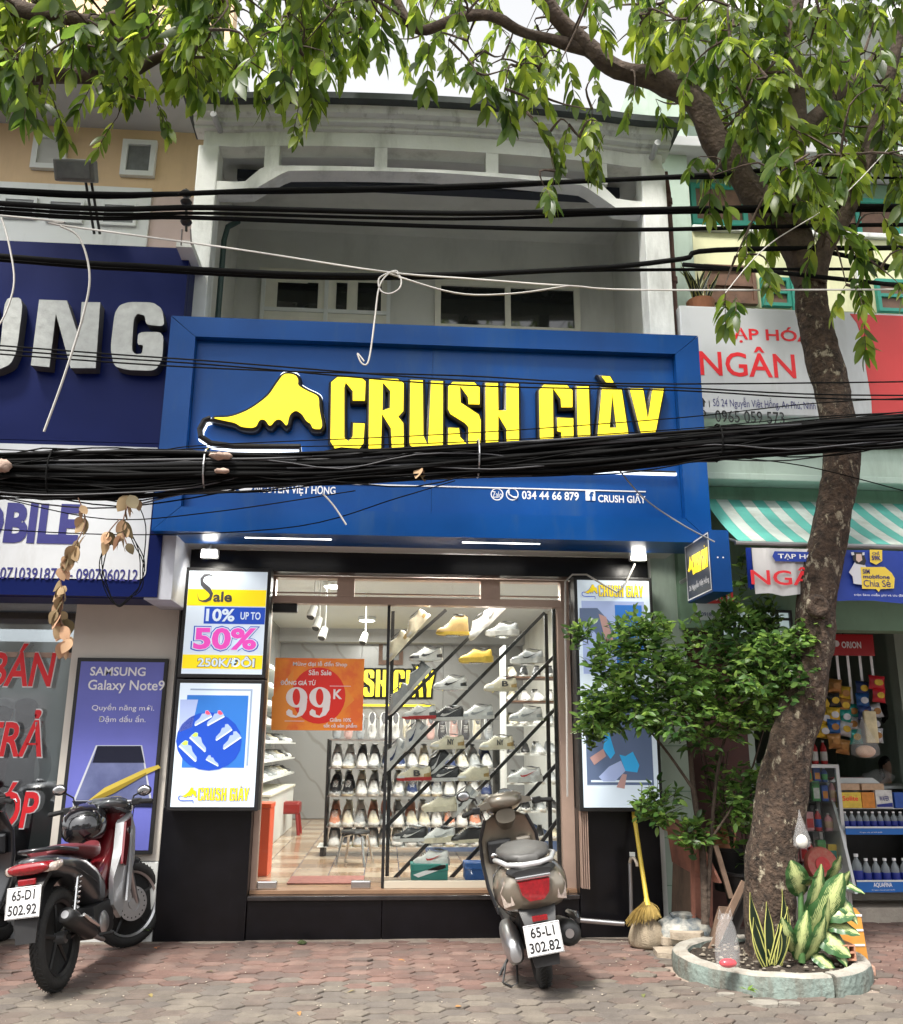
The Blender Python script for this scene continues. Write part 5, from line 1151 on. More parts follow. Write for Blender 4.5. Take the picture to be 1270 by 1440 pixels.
def mirror(parent, base, tip, name='mirror'):
    m = MB().tube([base, (base[0]*1.05, base[1]+.0, (base[2]+tip[2])/2), tip], .006, 6); mo = m.build('mirror_stem', K['black_plastic'], parent)
    MB().ball(tip, .052, .02, .038).build('mirror', K['black_plastic'], mo, smooth=60)
    MB().ball((tip[0], tip[1]-.016, tip[2]), .043, .006, .030).build('mirror_glass', K['chrome'], mo, smooth=60)
def lever(parent, s, y, z, w0=.12, w1=.34, drop=.02, back=.06):
    a, b = (s*w0, y, z), (s*w1, y-back, z-drop)
    MB().tube([a, (s*(w0+w1)/2, y-back*.4, z-drop*.3), b], .011, 8).build('handlebar', K['steel'], parent)
    v = Vector(b)-Vector(a); p0 = Vector(a)+v*.5
    g_ = MB().tube([p0, p0+v*.25, b, Vector(b)+v.normalized()*.012], [.017, .0165, .018, .012], 10); g_.build('grip', K['black_rubber'], parent)
    MB().tube([p0+Vector((0, .02, 0)), p0+Vector((s*.05, .055, -.005)), Vector(b)+Vector((0, .045, -.01))], .005, 6).build('brake_lever', K['chrome'], parent)
    MB().bev(p0.x-.03, p0.x+.03, p0.y-.022, p0.y+.028, p0.z-.024, p0.z+.022, .008).build('switch_box', K['black_plastic'], parent)
def motorbike(loc, rz, lean, label):
    t = empty('motorbike', loc, label, 'motorbike', None); t.rotation_mode = 'XYZ'; t.rotation_euler = (0, lean, rz)
    wheel(t, 0, .285, .044); wheel(t, 1.19, .285, .038, 5, True, R_(-36))
    # swing arm, engine, shocks
    for s in (-1, 1): MB().tube([(s*.075, 0, .285), (s*.07, .42, .33)], [.018, .024], 8).build('swing_arm', K['black_plastic'], t)
    for s in (-1, 1):
        so_ = MB().tube([(s*.10, .0, .33), (s*.10, .10, .64)], .010, 8).build('shock_absorber', K['chrome'], t)
        pts = [(s*.10+.022*math.cos(k*.9), .02+.08*k/60+.022*math.sin(k*.9)*.3, .38+.24*k/60+.0) for k in range(61)]
        MB().tube(pts, .0055, 5).build('spring', K['chrome'], so_)
    MB().bev(-.10, .10, .33, .66, .20, .40, .03).build('engine', K['black_plastic'], t, smooth=50)
    e = MB()
    for k in range(6): e.bev(-.055, .055, .66+k*.018, .672+k*.018, .25, .37, .004)
    tag(e.build('cylinder_fins', K['steel'], t), kind='stuff')
    MB().lathe([(0, .0), (.06, 0), (.07, .02), (.05, .035), (0, .04)], (.09, .45, .28), axis='X').build('clutch_cover', K['steel'], t, smooth=40)
    MB().tube([(-.03, .62, .22), (.08, .5, .17), (.115, .3, .22), (.125, .22, .26)], .014, 8).build('exhaust_pipe', K['steel'], t)
    MB().tube([(.125, .24, .255), (.13, .16, .275), (.14, -.10, .385), (.143, -.19, .425), (.143, -.20, .43)], [.028, .046, .052, .046, .03], 16).build('muffler', K['black_plastic'], t, smooth=50)
    MB().tube([(.181, .18, .30), (.191, .02, .36), (.192, -.06, .40)], [.01, .016, .01], 6).build('muffler_guard', K['chrome'], t)
    MB().cyl((.143, -.202, .431), (.1432, -.205, .432), .022, n=12).build('muffler_end', K['steel'], t)
    MB().tube([(.11, .36, .22), (.19, .40, .22)], .011, 8).build('foot_peg', K['black_rubber'], t)
    MB().tube([(-.09, .42, .22), (-.16, .38, .10), (-.19, .33, .004)], .009, 8).build('side_stand', K['steel'], t)
    # tail and side panels
    rr = [rg_(-.33, 0, .745, .035, .02, .02), rg_(-.29, 0, .735, .085, .035, .05), rg_(-.18, 0, .72, .125, .05, .07), rg_(0, 0, .69, .135, .06, .08), rg_(.18, 0, .65, .125, .07, .13), rg_(.36, 0, .58, .115, .08, .17), rg_(.52, 0, .49, .10, .07, .14), rg_(.60, 0, .44, .06, .03, .06)]
    MB().loft(rr).build('side_panel', P_['grey'], t, smooth=60)
    MB().loft([rg_(-.20, 0, .775, .05, .015, .02), rg_(-.14, 0, .785, .10, .02, .03), rg_(.1, 0, .775, .125, .028, .04), rg_(.3, 0, .745, .13, .028, .05), rg_(.46, 0, .72, .10, .04, .05), rg_(.56, 0, .735, .06, .045, .04)]).build('seat', P_['seatv'], t, smooth=60)
    for s in (-1, 1):
        MB().tube([(s*.128, -.18, .70), (s*.138, 0, .66), (s*.127, .18, .60), (s*.118, .36, .53)], .002, 4).build('panel_seam', K['black_plastic'], t)
        MB().tube([(s*.10, .82, 1.0), (s*.16, .95, .98), (s*.10, 1.05, .85), (s*.06, 1.02, .7)], .004, 6).build('brake_hose', K['black_plastic'], t, smooth=60)
    MB().tube([(.13, .02, .765), (.115, -.2, .80), (.05, -.30, .805), (-.05, -.30, .805), (-.115, -.2, .80), (-.13, .02, .765)], .012, 8).build('grab_rail', P_['blackp'], t, smooth=60)
    MB().loft([rg_(-.352, 0, .715, .105, .02, .028), rg_(-.34, 0, .715, .118, .03, .036), rg_(-.26, 0, .715, .132, .032, .036)]).build('tail_light', P_['redlens'], t, smooth=60)
    for s in (-1, 1): MB().loft([rg_(-.335, s*.098, .703, .026, .018, .018), rg_(-.30, s*.122, .706, .03, .026, .026), rg_(-.22, s*.134, .715, .014, .02, .02)]).build('turn_signal', P_['clearlens'], t, smooth=60)
    MB().bev(-.05, .05, -.36, -.34, .628, .662, .006).build('reflector', P_['redlens'], t)
    MB().loft([[(-.09, -.28, .68), (.09, -.28, .68), (.09, -.22, .68), (-.09, -.22, .68)], [(-.075, -.35, .60), (.075, -.35, .60), (.07, -.30, .60), (-.07, -.30, .60)], [(-.065, -.37, .44), (.065, -.37, .44), (.06, -.34, .44), (-.06, -.34, .44)], [(-.055, -.385, .33), (.055, -.385, .33), (.05, -.365, .33), (-.05, -.365, .33)]]).build('rear_mudguard', K['black_plastic'], t, smooth=30)
    plate(t, (-.01, -.385, .545), R_(-10), '65-D1', '502.92', R_(-10))
    m = MB(); 
    arc = [(math.cos(a)*.335, math.sin(a)*.335) for a in [R_(40+k*10) for k in range(12)]]
    MB().loft([[(-.055, y, z+.285), (.055, y, z+.285), (.05, y*.985, z*.985+.285), (-.05, y*.985, z*.985+.285)] for y, z in arc]).build('inner_mudguard', K['black_plastic'], t)
    # centre tunnel and leg shields
    MB().loft([rg_(.55, 0, .50, .07, .10, .12), rg_(.68, 0, .56, .075, .10, .18), rg_(.80, 0, .68, .09, .12, .24), rg_(.88, 0, .80, .07, .12, .2)]).build('centre_cover', P_['maroon'], t, smooth=60)
    for s in (-1, 1):
        q = [(.60, .36), (.62, .52), (.72, .70), (.78, .86), (.90, .92), (.97, .80), (.93, .60), (.84, .40), (.72, .26)]
        m = MB(); k = len(q)
        inn = [(s*.085, y, z) for y, z in q]; out = [(s*(.155 if 1 < i < 7 else .12), y-.01, z) for i, (y, z) in enumerate(q)]
        m.loft([inn, out]); m.build('leg_shield', P_['silver'] if s > 0 else P_['grey'], t, smooth=30)
        q2 = [(.66, .60), (.76, .86), (.86, .885), (.80, .72), (.72, .58)]
        MB().loft([[(s*.150, y, z) for y, z in q2], [(s*.166, y, z) for y, z in q2]]).build('upper_fairing', P_['maroon'], t)
        q3 = [(.72, .36), (.80, .56), (.885, .80), (.915, .80), (.86, .58), (.79, .40)]
        MB().loft([[(s*.150, y, z) for y, z in q3], [(s*.163, y, z) for y, z in q3]]).build('fairing_insert', P_['silver'], t)
    MB().cyl((.165, .80, .80), (.170, .80, .80), .024, n=18).build('badge', K['chrome'], t)
    MB().loft([rg_(.82, 0, .90, .10, .05, .08), rg_(.90, 0, .90, .14, .07, .12), rg_(1.0, 0, .84, .12, .06, .14), rg_(1.05, 0, .80, .06, .03, .06)]).build('front_cowl', P_['maroon'], t, smooth=60)
    H = Matrix.Translation((0, .80, 0)) @ Matrix.Rotation(R_(-24), 4, 'Z') @ Matrix.Translation((0, -.80, 0))
    hd = MB(); hd.m = H; hd.loft([rg_(.72, 0, 1.0, .09, .025, .03), rg_(.77, 0, 1.0, .15, .04, .05), rg_(.85, 0, .99, .16, .05, .07), rg_(.95, 0, .96, .12, .05, .07), rg_(1.0, 0, .94, .05, .02, .03)]); ho = hd.build('handle_cover', P_['gloss'], t, smooth=60)
    for s in (-1, 1): lever(t, s, .80+(.02*s), .995)
    MB().bev(-.06, .06, .735, .75, 1.005, 1.04, .006).build('dial', K['grey_glass'], ho)
    mirror(t, (-.20, .80, 1.0), (-.30, .79, 1.13)); mirror(t, (.20, .80, 1.0), (.25, .90, 1.05))
    ball = MB().loft([rg_(.56, -.10, .86, .04, .03, .03), rg_(.60, -.10, .87, .12, .10, .10), rg_(.70, -.10, .88, .15, .14, .13), rg_(.80, -.10, .88, .13, .12, .12), rg_(.84, -.10, .88, .05, .04, .05)])
    hel = ball.build('helmet', mat('helmet_black', (.008,.008,.01), .12, coat=1), None, smooth=60)
    for s in (-1, 1): MB().tube([(s*.06, 1.19, .285), (s*.06, 1.06, .60), (s*.05, .98, .80)], [.018, .018, .02], 10).build('fork', K['steel'], t)
    arc = [(math.cos(a)*.315, math.sin(a)*.315) for a in [R_(35+k*10) for k in range(13)]]
    MB().loft([[(-.05, 1.19+y, z+.285), (0, 1.19+y*1.05, z*1.05+.285), (.05, 1.19+y, z+.285), (.045, 1.19+y*.97, z*.97+.285), (-.045, 1.19+y*.97, z*.97+.285)] for y, z in arc]).build('front_mudguard', P_['grey'], t, smooth=60)
    return t, hel
mbk, hel = motorbike((-1.875, 5.86, 0), R_(-4.5), R_(-8), 'dark grey and maroon motorbike parked in front of the phone poster')
hel.matrix_world = world(mbk) @ Matrix.Identity(4); tag(hel, 'glossy black helmet hung on the handlebar of the maroon motorbike', 'helmet')
def scooter(loc, rz, lean, label, body, l1, l2, steer=R_(16)):
    t = empty('scooter', loc, label, 'scooter', None); t.rotation_euler = (0, lean, rz)
    wheel(t, 0, .225, .052, 5); wheel(t, 1.24, .225, .046, 5, False, steer)
    # tail body
    rr = [rg_(-.345, 0, .60, .10, .07, .06), rg_(-.325, 0, .60, .165, .10, .10), rg_(-.26, 0, .595, .205, .135, .13), rg_(-.12, 0, .59, .222, .16, .15), rg_(.05, 0, .575, .218, .17, .17), rg_(.22, 0, .55, .185, .18, .20), rg_(.38, 0, .50, .14, .18, .22), rg_(.50, 0, .40, .12, .14, .16)]
    MB().loft(rr).build('rear_body', body, t, smooth=60)
    for yy, rx, cz, u_, d_ in ((-.12, .2235, .59, .1615, .1515), (.22, .1865, .55, .1815, .2015)):
        q = rg_(yy, 0, cz, rx, u_, d_, n=32); MB().tube(q+[q[0]], .0022, 4, cap=False).build('panel_seam', K['black_plastic'], t)
    for s in (-1, 1): MB().tube([(s*.206, -.26, .55), (s*.224, -.12, .50), (s*.219, .05, .47), (s*.187, .22, .45)], .0022, 4).build('panel_seam', K['black_plastic'], t)
    MB().tube([(-.10, .90, 1.03), (-.17, 1.02, 1.0), (-.12, 1.06, .82), (-.05, 1.08, .6)], .004, 6).build('brake_hose', K['black_plastic'], t, smooth=60)
    MB().loft([rg_(-.25, 0, .765, .07, .02, .03), rg_(-.2, 0, .775, .135, .03, .04), rg_(0, 0, .785, .165, .035, .05), rg_(.2, 0, .77, .155, .04, .05), rg_(.4, 0, .75, .12, .05, .05), rg_(.5, 0, .73, .06, .03, .04)]).build('seat', P_['seatk'], t, smooth=60)
    MB().tube([(.175, .08, .735), (.172, -.12, .755), (.13, -.29, .745), (.05, -.345, .74), (-.05, -.345, .74), (-.13, -.29, .745), (-.172, -.12, .755), (-.175, .08, .735)], .015, 10).build('grab_rail', P_['silver'], t, smooth=60)
    MB().loft([rg_(-.352, 0, .695, .12, .02, .018), rg_(-.30, 0, .705, .15, .03, .03)]).build('tail_recess', K['black_plastic'], t, smooth=50)
    # tail light with clear wings
    q = [(-.10, .655), (.10, .655), (.085, .585), (.045, .548), (-.045, .548), (-.085, .585)]
    MB().loft([[(x*.92, -.392, z) for x, z in q], [(x, -.355, z) for x, z in q], [(x, -.30, z) for x, z in q]]).build('tail_light', P_['redlens'], t)
    for s in (-1, 1):
        q = [(.125, .535), (.165, .665), (.195, .60), (.185, .515)]
        MB().loft([[(s*x, -.352+(x-.12)*1.0, z) for x, z in q], [(s*x, -.28+(x-.12)*1.0, z) for x, z in q]]).build('turn_signal', P_['clearlens'], t)
    MB().bev(-.105, .105, -.372, -.345, .662, .682, .006).build('chrome_trim', K['chrome'], t)
    # fender, plate, reflector
    MB().loft([[(-.11, -.30, .50), (.11, -.30, .50), (.11, -.20, .50), (-.11, -.20, .50)], [(-.09, -.36, .42), (.09, -.36, .42), (.09, -.28, .42), (-.09, -.28, .42)], [(-.085, -.385, .30), (.085, -.385, .30), (.085, -.35, .30), (-.085, -.35, .30)], [(-.07, -.39, .20), (.07, -.39, .20), (.07, -.37, .20), (-.07, -.37, .20)]]).build('rear_mudguard', K['black_plastic'], t, smooth=30)
    MB().bev(-.045, .045, -.392, -.372, .437, .467, .005).build('reflector', P_['redlens'], t)
    plate(t, (0, -.405, .345), R_(-8), l1, l2, R_(3))
    # mechanics
    MB().loft([rg_(-.16, -.15, .24, .035, .05, .05), rg_(-.10, -.15, .25, .055, .085, .085), rg_(.10, -.15, .26, .06, .10, .09), rg_(.34, -.15, .26, .05, .085, .08), rg_(.42, -.15, .26, .03, .05, .05)]).build('engine_case', K['steel'], t, smooth=60)
    MB().bev(-.09, .11, .05, .4, .20, .42, .03).build('engine', K['black_plastic'], t, smooth=50)
    MB().tube([(.16, .32, .25), (.17, .22, .27), (.175, -.10, .30), (.175, -.20, .31), (.175, -.225, .312)], [.035, .065, .075, .072, .045], 18).build('muffler', K['black_plastic'], t, smooth=50)
    MB().cyl((.175, -.226, .312), (.175, -.232, .312), .026, n=14).build('muffler_end', K['steel'], t)
    MB().tube([(.24, .18, .35), (.252, -.06, .37), (.245, -.16, .36)], [.02, .028, .016], 8).build('muffler_guard', P_['blackp'], t, smooth=60)
    MB().tube([(.10, -.02, .30), (.10, .06, .56)], .022, 8).build('shock_absorber', K['black_plastic'], t)
    MB().tube([(-.12, .38, .16), (-.22, .30, .06), (-.27, .24, .006)], .009, 8).build('side_stand', K['black_plastic'], t)
    MB().tube([(-.13, .12, .16), (-.16, -.03, .05), (-.20, -.03, .04), (-.24, .05, .05), (-.2, .12, .14)], .007, 6).build('centre_stand', K['black_plastic'], t)
    # floor, leg shield seen from behind, glove box
    MB().bev(-.15, .15, .45, .93, .26, .32, .02).build('floorboard', K['black_plastic'], t)
    sh = []
    for y, z, wd in ((.92, .28, .15), (.97, .42, .19), (.98, .60, .205), (.965, .76, .20), (.93, .90, .15), (.91, .94, .08)):
        sh.append([(-wd, y-.035, z), (-wd*.6, y+.01, z), (0, y+.02, z), (wd*.6, y+.01, z), (wd, y-.035, z), (wd*.95, y+.03, z), (0, y+.09, z), (-wd*.95, y+.03, z)])
    MB().loft(sh).build('leg_shield', body, t, smooth=50)
    for s in (-1, 1): MB().tube([(s*.15, .885, .28), (s*.195, .93, .45), (s*.21, .94, .62), (s*.205, .925, .77), (s*.15, .89, .91)], .013, 8).build('shield_trim', P_['blackp'], t, smooth=60)
    MB().bev(-.16, .02, .93, .99, .60, .76, .025).build('glove_pocket', K['black_plastic'], t); MB().bev(.05, .16, .925, .97, .62, .76, .025).build('glove_lid', body, t)
    MB().ball((.03, .925, .66), .035, .015, .022).build('ignition', K['black_plastic'], t, smooth=60)
    MB().ball((-.12, .915, .66), .028, .012, .018).build('bag_hook', K['chrome'], t, smooth=60)
    MB().loft([rg_(.86, 0, .92, .07, .05, .05), rg_(.92, 0, .92, .075, .06, .08), rg_(1.0, 0, .90, .06, .05, .1)]).build('neck_cover', body, t, smooth=60)
    H = Matrix.Translation((0, .93, 0)) @ Matrix.Rotation(steer, 4, 'Z') @ Matrix.Translation((0, -.93, 0))
    hd = MB(); hd.m = H
    hd.loft([rg_(.80, 0, 1.02, .055, .025, .025), rg_(.82, 0, 1.025, .10, .045, .045), rg_(.87, 0, 1.03, .135, .058, .06), rg_(.94, 0, 1.02, .15, .06, .08), rg_(1.02, 0, 1.0, .11, .05, .09), rg_(1.06, 0, .98, .05, .03, .05)]); ho = hd.build('handle_cover', body, t, smooth=60)
    for s in (-1, 1):
        hh = MB(); hh.m = H; hh.loft([[(s*.08+0, y_, z_) for y_, z_ in ((.86, .99), (.86, 1.05), (.96, 1.05), (.96, .98))], [(s*.20, y_, z_) for y_, z_ in ((.87, .985), (.87, 1.02), (.92, 1.02), (.92, .98))]]); hh.build('handle_wing', body, ho, smooth=60)
    m = MB(); m.m = H @ Matrix.Translation((0, .842, 1.062)) @ Matrix.Rotation(R_(48), 4, 'X'); m.lathe([(0, 0), (.052, 0), (.056, .004), (.056, -.01)], n=24); d = m.build('dial', K['grey_glass'], ho, smooth=30)
    m = MB(); m.m = H @ Matrix.Translation((0, .842, 1.062)) @ Matrix.Rotation(R_(48), 4, 'X'); m.lathe([(.054, -.005), (.06, .004), (.064, -.008), (.054, -.01)], n=24); m.build('dial_ring', K['chrome'], ho, smooth=60)
    m = MB(); m.m = H @ Matrix.Translation((0, .842, 1.062)) @ Matrix.Rotation(R_(48), 4, 'X'); m.box(-.035, .035, -.004, .002, .0005, .003); m.box(-.002, .002, 0, .03, .0005, .003); m.build('dial_marks', K['white_print'], ho)
    for s in (-1, 1):
        n0 = len(sc.collection.objects); lever(t, s, .90, 1.005, .14, .34, .03, .07)
        for o in list(sc.collection.objects)[n0:]: o.data.transform(H)
    n0 = len(sc.collection.objects); mirror(t, (-.20, .92, 1.03), (-.31, .88, 1.10))
    for o in list(sc.collection.objects)[n0:]: o.data.transform(H)
    for s in (-1, 1): MB().tube([(s*.055, 1.24, .225), (s*.05, 1.10, .50)], .018, 8).build('fork', K['steel'], t)
    MB().loft([rg_(.98, 0, .45, .05, .04, .1), rg_(1.08, 0, .46, .085, .06, .1), rg_(1.25, 0, .46, .09, .06, .1), rg_(1.4, 0, .42, .07, .04, .08), rg_(1.46, 0, .38, .03, .02, .04)]).build('front_mudguard', body, t, smooth=60)
    return t
scooter((.985, 5.83, 0), R_(-2), R_(-9), 'champagne grey scooter parked in front of the display window', P_['champ'], '65-L1', '302.82')
scooter((-2.80, 6.0, 0), R_(-2), R_(-6), 'dark scooter cut by the left edge of the photo beside the maroon motorbike', P_['blackp'], '65-B1', '118.40', R_(-20))
LOCAL[0] = False
# ================================================================ TREE
def smooth(pts, n=4):
    "catmull-rom through world points"
    P = [pts[0]]+list(pts)+[pts[-1]]; o = []
    for i in range(1, len(P)-2):
        for k in range(n):
            t = k/n; a, b, c, d = P[i-1], P[i], P[i+1], P[i+2]
            o.append(.5*((2*b)+(c-a)*t+(2*a-5*b+4*c-d)*t*t+(3*b-a-3*c+d)*t**3))
    o.append(P[-2]); return o
def limb(pts, rs, seed=0, n=18, lump=.12, sub=5):
    pts = [Vector(p) for p in pts]; sp = smooth(pts, sub); k = len(sp); m = MB(); rings = []
    rr = [rs[min(len(rs)-1, int(i/(k-1)*(len(rs)-1)))]*(1-(i/(k-1)*(len(rs)-1)) % 1)+rs[min(len(rs)-1, int(i/(k-1)*(len(rs)-1))+1)]*((i/(k-1)*(len(rs)-1)) % 1) for i in range(k)]
    ref = Vector((1, 0, 0))
    for i, p in enumerate(sp):
        t = (sp[min(i+1, k-1)]-sp[max(i-1, 0)]).normalized(); ref = (ref-t*ref.dot(t)).normalized(); b = t.cross(ref); r = []
        for j in range(n):
            a = 2*math.pi*j/n; d = ref*math.cos(a)+b*math.sin(a)
            q = 1+(.05*noise.noise(Vector((p.x+d.x*.12, p.y+d.y*.12, p.z*.35))*38)+.03*noise.noise((p+d*.12)*75) if n > 40 else 0)+lump*noise.noise(p*3.2+d*1.3+Vector((seed, 0, 0)))*1.6+lump*.5*noise.noise(p*11+d*3)+(.22*max(0, math.cos(a*4+seed))*max(0, 1-i/(k*.14)) if seed == 1 else 0)
            r.append(p+d*rr[i]*q)
        rings.append(r)
    return m.loft(rings), sp
tree = empty('street_tree', (2.58, 6.2, 0), 'tall leaning street tree with mottled bark growing from the round planter', 'tree')
T = lambda x, y, Y: W(x, y, Y)
tp = [Vector((2.56, 6.2, -.02)), Vector((2.57, 6.2, .12)), T(1084, 1240, 6.2), T(1104, 1090, 6.2), T(1138, 930, 6.18), T(1155, 800, 6.15), T(1176, 700, 6.12), T(1183, 630, 6.1), T(1170, 550, 6.1), T(1142, 440, 6.08), T(1140, 380, 6.05)]
m, tsp = limb(tp, [.24, .185, .165, .15, .14, .128, .125, .13, .125, .12, .115], 1, 52, .12, 16)
trunk = m.build('trunk', K['bark'], tree, smooth=60)
limbs = []
def addlimb(pts, rs, seed, name='branch'):
    m, sp = limb(pts, rs, seed, 14, .22, 5); m.build(name, K['bark_dark'], tree, smooth=60); limbs.append(sp); return sp
addlimb([T(1140, 400, 6.05), T(1120, 345, 6.0), T(1060, 270, 5.95), T(1005, 195, 5.9), T(975, 140, 5.85), T(930, 115, 5.8), T(870, 98, 5.75), T(815, 55, 5.7), T(770, 5, 5.6), T(740, -80, 5.5)], [.13, .12, .105, .10, .095, .10, .075, .07, .06, .045], 3)
addlimb([T(830, 70, 5.72), T(775, 55, 5.7), T(735, 45, 5.65), T(690, 22, 5.6), T(640, 27, 5.6), T(590, 42, 5.6), T(560, 5, 5.6), T(540, -60, 5.5)], [.05, .042, .04, .04, .038, .035, .03, .02], 4)
addlimb([T(1142, 395, 6.0), T(1160, 345, 5.9), T(1195, 290, 5.8), T(1222, 215, 5.75), T(1240, 150, 5.7), T(1262, 60, 5.65), T(1300, -60, 5.5)], [.10, .075, .06, .062, .05, .045, .03], 5)
addlimb([T(1128, 360, 6.0), T(1115, 260, 6.0), T(1120, 160, 6.0), T(1110, 50, 6.0), T(1130, -120, 6.0), T(1100, -400, 5.8)], [.10, .09, .08, .08, .07, .05], 6)
addlimb([T(1112, 200, 6.0), T(1180, 130, 6.1), T(1215, 100, 6.2), T(1290, 10, 6.3)], [.07, .06, .05, .03], 7)
addlimb([T(770, 5, 5.6), T(640, -120, 5.3), T(480, -220, 5.0), T(260, -260, 4.8)], [.06, .05, .04, .025], 8)
# knot scar and pale torn strip on the trunk
p = T(1150, 852, 6.0); 
MB().lathe([(.03, .0), (.045, -.012), (.065, -.014), (.082, .0), (.085, .03)], (p.x, 6.0-.005, p.z), axis='Y').build('knot', K['bark'], trunk, smooth=60)
m = MB(); strip = [T(1119, 1080, 6.03), T(1124, 1120, 6.03), T(1118, 1180, 6.03), T(1114, 1230, 6.03), T(1112, 1290, 6.04)]
m.tube([q+Vector((-.010, .075, 0)) for q in strip], [.006, .030, .022, .028, .008], 10); m.build('bare_wood', mat('bare_wood', (.26, .20, .135), .8, noise=(10, .2)), trunk, smooth=60)
# second tree off to the left whose branch reaches over the navy sign
tree2 = empty('street_tree', (-4.3, 5.4, 0), 'second street tree whose dark branch reaches in over the beige house at upper left', 'tree')
m, sp = limb([(-4.3, 5.4, -.02), (-4.25, 5.4, .3), (-4.2, 5.4, 2.5), (-4.3, 5.4, 4.4), (-4.5, 5.3, 7), (-4.2, 5, 9)], [.22, .18, .16, .14, .09, .03], 1, 20, .13, 6); m.build('trunk', K['bark'], tree2, smooth=60)
l2 = []
def addlimb2(pts, rs, seed):
    m, sp = limb(pts, rs, seed, 12, .2, 5); m.build('branch', K['bark_dark'], tree2, smooth=60); l2.append(sp)
addlimb2([Vector((-4.25, 5.4, 4.6)), T(-60, 125, 5.6), T(20, 110, 5.6), T(90, 106, 5.6), T(165, 108, 5.6), T(215, 85, 5.6), T(280, 40, 5.5), T(330, -30, 5.4)], [.08, .065, .055, .05, .045, .035, .03, .02], 9)
addlimb2([Vector((-4.3, 5.4, 5.4)), T(-40, 20, 5.3), T(60, 20, 5.2), T(150, 30, 5.3), T(230, -20, 5.2), T(380, -90, 5.2)], [.08, .06, .05, .045, .04, .02], 10)
def leaf_mesh(name, wd=.3, fold=.16, curl=.18, n=6):
    "blade along +Y from the stalk, unit length"
    v = []; f = []
    for i in range(n+1):
        t = i/n; w_ = wd*.5*math.sin(math.pi*min(1, t**.85*.98+.02))**.75*(1-.15*t)+.004; y = t; z = -curl*t*t
        v += [(-w_, y, z+fold*w_), (0, y, z-.0), (w_, y, z+fold*w_)]
    for i in range(n): a = i*3; f += [(a, a+1, a+4, a+3), (a+1, a+2, a+5, a+4)]
    me = bpy.data.meshes.new(name); me.from_pydata(v, [], f); me.polygons.foreach_set('use_smooth', [True]*len(f)); return me, v, f
class Foliage:
    "leaf placements; the first `parts` that show largest become objects, the rest one mesh"
    def __init__(s, parent, mtl, wd, name='leaf', seed=1):
        s.L = []; s.parent = parent; s.m = mtl; s.me, s.v, s.f = leaf_mesh(name, wd); s.name = name; s.me.materials.append(mtl); s.rg = random.Random(seed)
    def leaf(s, p, d, L, roll=0.0, tone=None):
        d = Vector(d).normalized(); up = Vector((0, 0, 1))
        x = d.cross(up); x = x.normalized() if x.length > .05 else Vector((1, 0, 0)); z = x.cross(d)
        M_ = Matrix(((x.x, d.x, z.x, p[0]), (x.y, d.y, z.y, p[1]), (x.z, d.z, z.z, p[2]), (0, 0, 0, 1))) @ Matrix.Rotation(roll, 4, 'Y') @ Matrix.Scale(L, 4)
        s.L.append((M_, L, s.rg.random()*.8 if tone is None else tone))
    def finish(s, parts=290):
        def size(e):
            q = e[0].translation-Vector((0, 0, EYE)); z = q.dot(_fw)
            if z < .5: return 0
            u = 635+q.dot(CR)/z*FPX; v = 720-q.dot(CU)/z*FPX
            return e[1]/z if (0 < u < 1270 and 5 < v < 1440) else 0
        s.L.sort(key=size, reverse=True); wi = world(s.parent).inverted()
        for M_, L, tn in s.L[:parts]:
            o = bpy.data.objects.new(s.name, s.me); sc.collection.objects.link(o); o.parent = s.parent; o.matrix_parent_inverse = wi; o.matrix_world = M_
            l, r, sx = M_.decompose(); o.location = l; o.rotation_euler = r.to_euler(); o.scale = sx; o['tone'] = tn
        import numpy as np
        V = np.array([(*q, 1) for q in s.v]).T; vs = []; F = np.array(s.f); fs = []; tn_ = []
        for i, (M_, L, tn) in enumerate(s.L[parts:]):
            vs.append((np.array(M_) @ V)[:3].T); fs.append(F+i*len(s.v)); tn_.append(np.full(len(s.v), tn))
        if not vs: return
        vs = np.concatenate(vs); fs = np.concatenate(fs); me = bpy.data.meshes.new('foliage')
        me.vertices.add(len(vs)); me.vertices.foreach_set('co', vs.ravel()); me.loops.add(fs.size); me.loops.foreach_set('vertex_index', fs.ravel().astype(np.int32))
        me.polygons.add(len(fs)); me.polygons.foreach_set('loop_start', np.arange(0, fs.size, 4, dtype=np.int32)); me.polygons.foreach_set('use_smooth', np.ones(len(fs), dtype=bool)); me.update(calc_edges=True)
        a = me.attributes.new('tone', 'FLOAT', 'POINT'); a.data.foreach_set('value', np.concatenate(tn_).astype(np.float32))
        tag(link('foliage', me, s.m, s.parent), kind='stuff')
